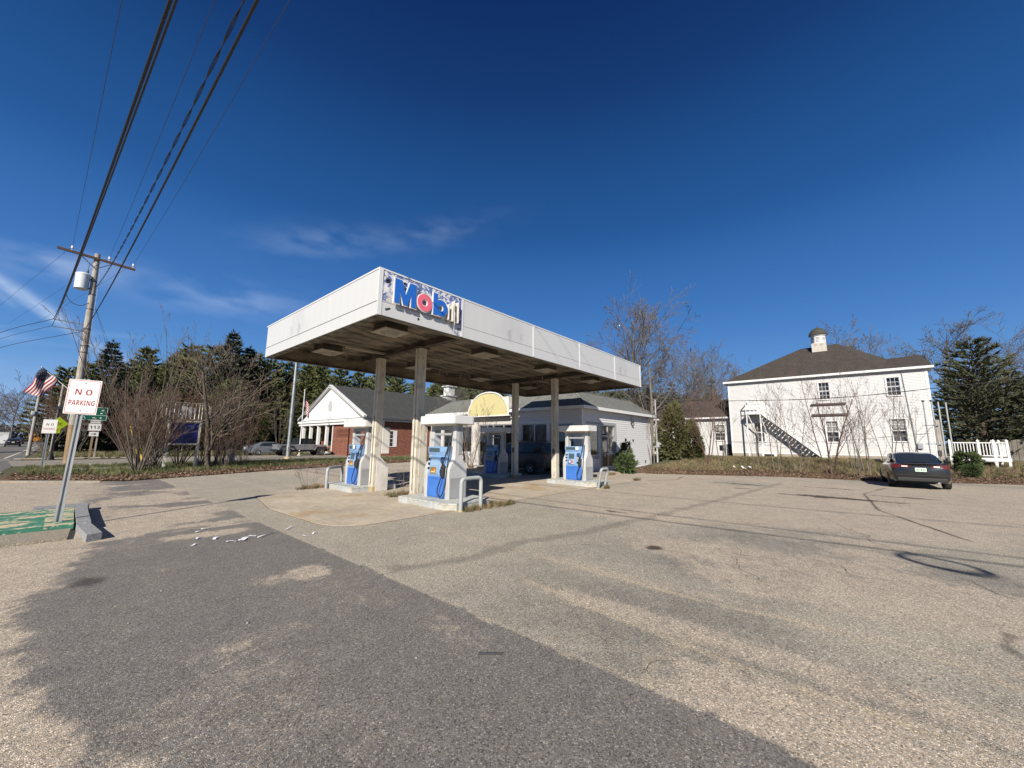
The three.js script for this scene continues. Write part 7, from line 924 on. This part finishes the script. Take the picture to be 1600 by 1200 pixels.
// bare trees
{
  const A = bareTree({ seed: 101, h: 11, r: 0.2, kids: [15, 7, 5, 3], first: 0.2, min: 0.0135, ang: 0.72, ratio: 0.58, up: 0.07 }), B = bareTree({ seed: 102, h: 10, r: 0.2, kids: [11, 7, 5, 3], first: 0.16, min: 0.0135, ang: 0.85, ratio: 0.68, wig: 0.2, up: 0.06 }), C = bareTree({ seed: 103, h: 10, r: 0.12, stems: 2, kids: [9, 6, 4, 3], first: 0.2, min: 0.012, ang: 0.62, ratio: 0.52, up: 0.08 });
  const GB = [mat.barkGrey, mat.twigGrey];
  const t1 = plantTree('bare_tree', 'tallest bare tree rising behind the canopy end', 'tree', A, GB, [43.8, 0, -19.7], 0, 'bare trees', 1.58), t2 = plantTree('bare_tree', 'broad bare tree just right of the canopy end', 'tree', B, GB, [39.1, 0, -15.3], 1, 'bare trees', 1.12), t3 = plantTree('bare_tree', 'slender bare tree between the canopy and the house roof', 'tree', C, GB, [52.5, 0.4, -16.3], 2, 'bare trees', 1.35);
  [[t1, 51.8, -31, 1.45, 'bare tree just showing above the canopy edge'], [t3, 48.4, -12.9, 1.1, 'slender bare tree left of the house roof'], [t3, 51.5, -11.4, 1.15, 'slender bare tree touching the house roof corner'], [t2, 56, -14.5, 1.0, 'low bare tree behind the wing roof'], [t2, 57.7, 3.6, 1.1, 'broad bare tree behind the right half of the house roof'], [t1, 55.8, 7.2, 1.05, 'tall bare tree behind the right roof corner'], [t3, 62, 0.5, 1.5, 'bare tree just topping the house ridge'], [t2, 58.7, 13.4, 0.98, 'bare tree at the right edge of the view'], [t2, 60, 17, 1.05, 'last bare tree beyond the right edge'], [t1, -6.5, -128, 0.9, 'bare tree far off beside the road'], [t2, -12, -150, 1.0, 'second bare tree far off beside the road'], [t2, 2, -120, 1.0, 'bare tree far off behind the warning sign'], [t1, 5, -105, 0.95, 'bare tree before the distant hedge'], [t2, -3, -180, 1.2, 'farthest bare tree where the road ends'], [t1, -18, -190, 1.2, 'bare tree behind the distant white house'], [t2, 34.3, -35.6, 0.72, 'bare tree behind the store roof, beside the cupola'], [t2, 38.7, -33.6, 0.7, 'bare tree behind the yellow arch'], [t3, 30.6, -37, 0.78, 'slim bare tree in front of the brick wall end'], [t3, 42, -31, 0.8, 'bare tree behind the mansard']].forEach(([s, x, z, k, l], i) => copyThing(s, [x, x > 45 && z > -30 ? 0.45 : 0, z], i * 1.9 + 0.6, l, k));
  const old = bareTree({ seed: 121, h: 7.4, r: 0.13, stems: 2, kids: [13, 7, 4], first: 0.12, min: 0.009, ang: 0.75, ratio: 0.6, splay: 0.22, wig: 0.15, up: 0.05 });
  plantTree('bare_tree', 'spreading bare tree overhanging the old station sign', 'tree', old, [mat.bark, mat.twig], [5.7, 0, -27.3], 0.4, 'bare shrubs on the verge', 1.08);
  const dark = bareTree({ seed: 122, h: 8.2, r: 0.045, stems: 7, kids: [6, 4, 3], first: 0.25, min: 0.007, ang: 0.5, ratio: 0.42, splay: 0.26 }), d2 = bareTree({ seed: 123, h: 4.8, r: 0.028, stems: 13, kids: [6, 5, 3], first: 0.15, min: 0.0065, ang: 0.55, ratio: 0.45, splay: 0.4 });
  const s1 = plantTree('bare_shrub', 'tall thicket of bare stems left of the old station sign', 'shrub', dark, [mat.bark, mat.twig], [2.6, 0, -25.9], 0, 'bare shrubs on the verge', 0.92), s2 = plantTree('bare_shrub', 'low reddish thicket at the left end of the verge', 'shrub', d2, [mat.bark, mat.twigRed], [2.75, 0, -26.6], 1, 'bare shrubs on the verge', 0.85);
  [[s1, 3.0, -28.9, 0.86, 'bare stems just left of the blue sign panel'], [s2, 3.6, -29.4, 0.8, 'reddish twigs behind the old station sign'], [s2, 3.2, -27.6, 0.8, 'reddish thicket between the two tall clumps'], [s1, 6.4, -28.6, 0.72, 'bare stems behind the spreading tree'], [s2, 6.2, -26.6, 0.5, 'low twigs under the spreading tree'], [s2, 7.2, -27.2, 0.5, 'lowest twigs right of the spreading tree'], [s2, 4.7, -29.6, 0.95, 'reddish thicket directly behind the blue sign panel'], [s2, 5.8, -30.2, 1.0, 'reddish thicket behind the spreading tree'], [s2, 4.4, -55, 1.25, 'brown thicket far behind the route marker'], [s1, 7.5, -58, 1.0, 'bare stems before the forest, left part'], [s2, 9.5, -60, 1.5, 'brown thicket at the forest foot'], [s1, 13.5, -62, 1.05, 'bare stems before the forest, middle'], [s2, 1.2, -60, 1.5, 'brown thicket behind the crossing sign'], [s2, -0.8, -66, 1.6, 'brown thicket beyond the crossing sign'], [s2, 17, -64, 1.5, 'brown thicket at the forest edge behind the pickup'], [s1, 21, -63, 1.1, 'bare stems at the forest edge by the flagpole']].forEach(([s, x, z, k, l], i) => copyThing(s, [x, 0, z], i * 1.3 + 0.3, l, k));
  // light saplings in front of the white house
  const w1 = bareTree({ seed: 131, h: 6.2, r: 0.05, stems: 3, kids: [9, 5, 3], first: 0.22, min: 0.005, ang: 0.6, ratio: 0.5, splay: 0.16 }), w2 = bareTree({ seed: 132, h: 4.6, r: 0.026, stems: 3, kids: [7, 5, 3], first: 0.25, min: 0.0045, ang: 0.55, ratio: 0.5, splay: 0.2 }), WM = [mat.barkGrey, mat.twig];
  const y1 = plantTree('bare_sapling', 'tallest bare sapling in the middle before the white house', 'sapling', w1, [M(0.19, 0.12, 0.1, 0.95, { map: barkTex }), mat.twigRed], [28.6, 0.1, -0.95], 0.3, 'saplings before the house', 1.0), y2 = plantTree('bare_sapling', 'thin bare sapling by the foot of the outside stair', 'sapling', w2, WM, [29.5, 0.15, -2.6], 1, 'saplings before the house', 1.05);
  [[y2, 28.8, -3.5, 1.05, 'bare sapling before the outside stair'], [y2, 30.6, 0.6, 1.15, 'bare sapling right of the tallest one'], [y2, 30, 1.5, 1.0, 'bare sapling left of the parked sedan'], [y2, 31.4, 0.1, 0.9, 'small bare sapling against the lower window'], [y2, 29.2, -4.6, 0.7, 'short bare sapling left of the outside stair'], [y1, 30.0, -7.7, 0.98, 'forked bare sapling before the low wing'], [y2, 32.2, -7.3, 1.2, 'upright bare sapling before the low wing'], [y2, 27.4, 0.2, 0.62, 'short bare twigs near the sedan'], [y2, 27.2, -2.0, 0.55, 'short bare twigs below the middle sapling'], [y2, 33, 2.6, 0.95, 'bare sapling under the right upper window'], [y2, 28.4, -10.95, 0.98, 'bare shrub against the side wall of the store'], [y1, 38.5, -11.5, 1.1, 'bare sapling beside the cedar']].forEach(([s, x, z, k, l], i) => copyThing(s, [x, bankH(x, z) - 0.02, z], i * 2.1, l, k));
  const bsh = bareTree({ seed: 141, h: 3.6, r: 0.025, stems: 9, kids: [5, 4, 3], first: 0.25, min: 0.006, ang: 0.5, ratio: 0.5, splay: 0.45 }); plantTree('bare_shrub', 'bare arching shrub before the painted brick wall of the store', 'shrub', bsh, [mat.twig, mat.twig], [17.7, 0, -18.9], 0, null, 1.1);
}
// evergreens close to the store
{
  const ced = bush({ seed: 201, w: 3.0, h: 5.0, n: 2600, tint: [0.085, 0.082, 0.028], ts: 0.28, cone: 0.55 }); plantTree('cedar_tree', 'dense olive cedar beside the right corner of the store', 'tree', ced, ND, [31.6, 0.05, -10.6], 0); const c0 = scene.children[scene.children.length - 1]; copyThing(c0, [33.2, 0.1, -9.6], 2, 'lower cedar joined to the dense one by the store corner', 0.72);
  const yew = bush({ seed: 202, w: 1.2, h: 1.15, n: 430, tint: [0.055, 0.085, 0.022], ts: 0.2, blades: 5 }); plantTree('evergreen_shrub', 'small green pine shrub by the side door of the store', 'shrub', yew, ND, [21.1, 0.05, -9.75], 0); const y0 = scene.children[scene.children.length - 1];
  copyThing(y0, [33.2, 0.3, 4.85], 1, 'dark green shrub beside the vent pipes', 1.0); copyThing(y0, [30.9, 0.2, 4.6], 2.4, 'low bright green shrub right of the sedan', 0.55);
  const top = bush({ seed: 203, w: 0.8, h: 1.0, n: 160, tint: [0.05, 0.075, 0.022], ts: 0.18, cone: 0.6 }); plantTree('evergreen_shrub', 'thin pine seedling rising from the shrub by the store door', 'shrub', top, ND, [21.5, 0.8, -9.9], 0);
}
// distant hedge, houses and the end of the road
{
  const R = RNG(61), P = [], C = []; for (let i = 0; i < 5200; i++) { const x = lerp(-42, 30, R()), z = -205 + 8 * R(), y = R() ** 1.4 * (4.5 + 2.5 * fbm(x * 0.12, 2, 3, 9)); tuft(P, C, R, V(x, y, z), V(0, 1, 0.3), 1.1, [0.075, 0.055, 0.042], 2); }
  const h = part(scene, 'distant_wood', tris(P, null, C), mat.leaf); h.userData.kind = 'stuff'; h.userData.label = 'brown leafless wood closing the far end of the road'; h.userData.category = 'wood';
  for (const [i, [x, z, w, hh, l]] of [[-13, -165, 9, 5.2, 'white house with grey roof far along the road'], [-24, -172, 8, 4.6, 'second white house far along the road, at the left edge']].entries()) { const b = thing('distant_house', l, 'house', [x, 0, z]); part(b, 'wall', bx(-w / 2, w / 2, 0, hh * 0.6, -4, 4), mat.white); const g = new THREE.Shape([new THREE.Vector2(-w / 2 - 0.3, hh * 0.6), new THREE.Vector2(w / 2 + 0.3, hh * 0.6), new THREE.Vector2(0, hh)]); part(b, 'roof', new THREE.ExtrudeGeometry(g, { depth: 8.6, bevelEnabled: false }).translate(0, 0, -4.3), mat.poRoof); for (const q of [-0.28, 0.24]) part(b, 'window', bx(w * q - 0.5, w * q + 0.5, 1.0, 2.3, 4.0, 4.04), mat.paneDark); }
}
// fallen leaves, grass and weeds
{
  const R = RNG(71), leafG = new THREE.PlaneGeometry(0.05, 0.034, 2, 1); { const p = leafG.attributes.position; for (let i = 0; i < p.count; i++) p.setZ(i, Math.abs(p.getX(i)) * 0.35); leafG.rotateX(-Math.PI / 2); leafG.computeVertexNormals(); }
  const mk = (name, n, fn, g, m, label, cat) => { const im = new THREE.InstancedMesh(g, m, n), o = new THREE.Object3D(), col = new THREE.Color(); for (let i = 0; i < n; i++) { const [x, y, z, s, c, tilt] = fn(i); o.position.set(x, y, z); o.rotation.set((R() - 0.5) * tilt, R() * 6.28, (R() - 0.5) * tilt); o.scale.setScalar(s); o.updateMatrix(); im.setMatrixAt(i, o.matrix); im.setColorAt(i, col.setRGB(...c)); } im.name = name; im.userData = { kind: 'stuff', label, category: cat }; im.castShadow = im.receiveShadow = true; scene.add(im); };
  const lc = () => { const k = 0.7 + 0.7 * R(); return R() < 0.7 ? [0.17 * k, 0.098 * k, 0.06 * k] : [0.24 * k, 0.18 * k, 0.12 * k]; };
  const lm = M(1, 1, 1, 0.85, { side: THREE.DoubleSide });
  mk('leaf_litter', 24000, () => { const z = -10.8 + 19 * R(), e = litterEdge(z), x = e - 0.15 + 0.35 * (R() - 0.5) + 4.6 * R() ** 1.5; return [x, (x > e ? bankH(x, z) : 0.004) + 0.012, z, 0.8 + 1.1 * R(), lc(), 0.8]; }, leafG, lm, 'brown fallen leaves along the bank before the house', 'leaves');
  mk('leaf_litter', 16000, () => { const x = -1.2 + 24 * R(), e = vergeEdge(x), z = e + 0.15 - 0.3 * (R() - 0.5) - 3.6 * R() ** 1.6; return [x, 0.05 + 0.06 * sstep(0, 1.5, e - z), z, 0.8 + 1.2 * R(), lc(), 0.8]; }, leafG, lm, 'brown fallen leaves along the verge below the shrubs', 'leaves');
  const bladeP = []; for (let i = 0; i < 9; i++) { const a = R() * 6.28, b = 0.05 * R(), l = 0.1 + 0.1 * R(), t = 0.1 * (R() - 0.3); bladeP.push(b * Math.cos(a) - 0.006, 0, b * Math.sin(a), b * Math.cos(a) + 0.006, 0, b * Math.sin(a), b * Math.cos(a) + t * Math.cos(a), l, b * Math.sin(a) + t * Math.sin(a)); } const bladeG = tris(bladeP);
  const gc = (dry) => { const k = 0.7 + 0.6 * R(), t = R(); return t < (dry || 0.55) ? [0.075 * k, 0.1 * k, 0.03 * k] : [0.2 * k, 0.15 * k, 0.08 * k]; };
  mk('verge_grass', 14000, () => { const x = -1 + 26 * R(), e = vergeEdge(x), z = e - 1.6 - (33.4 + e - 1.6) * R(); return [x, 0.06, z, 0.7 + 0.7 * R(), gc(0.78), 0.5]; }, bladeG, lm, 'short spring grass on the verge beyond the lot', 'grass');
  mk('lawn_grass', 12000, () => { const z = -10 + 22 * R(), e = litterEdge(z), x = e + 2.6 + 13 * R(); return [x, bankH(x, z) - 0.01, z, 0.6 + 0.7 * R(), gc(0.3), 0.5]; }, bladeG, lm, 'patchy grass on the bank before the white house', 'grass');
  mk('far_lawn_grass', 7000, () => { const x = -1 + 34 * R(), z = -49.5 - 12 * R(); return [x, -0.03, z, 1.2 + 1.2 * R(), gc(), 0.5]; }, bladeG, lm, 'lawn at the foot of the forest beyond the side street', 'grass');
  const weeds = [[7.5, -7.4, 0.35], [7.85, -7.35, 0.5], [8.1, -7.3, 0.35], [6.9, -7.25, 0.2], [7.1, -10.6, 0.3], [7.3, -11.0, 0.4], [7.0, -9.7, 0.15], [14.1, -9.7, 0.25], [17.6, -7.6, 0.15], [13.7, -7.1, 0.12], [19.6, -9.85, 0.2], [5.9, -14.4, 0.3], [6.2, -14.7, 0.35]];
  mk('weeds', 900, (i) => { const [x, z, r] = weeds[i % weeds.length], a = R() * 6.28, q = r * Math.sqrt(R()); return [x + q * Math.cos(a) * 1.5, 0.005, z + q * Math.sin(a) * 0.6, 0.35 + 0.6 * R(), R() < 0.3 ? [0.06, 0.075, 0.025] : [0.19, 0.13, 0.07], 1.2]; }, bladeG, lm, 'dry weeds growing in the joints round the pump islands', 'weeds');
  // dead stalks by the pump
  const ds = bareTree({ seed: 151, h: 1.1, r: 0.007, stems: 7, kids: [4, 3], first: 0.3, min: 0.003, ang: 0.6, ratio: 0.4, splay: 0.5 }); plantTree('dead_weed', 'dry weed stalks behind the left hoop bollard', 'weed', ds, [mat.twig, mat.twig], [6.15, 0, -15.1], 0, null, 1.0); const d0 = scene.children[scene.children.length - 1]; copyThing(d0, [7.5, 0, -11.1], 1, 'dry weed stalks between the two front columns', 0.8);
}
renderer.render(scene, camera);
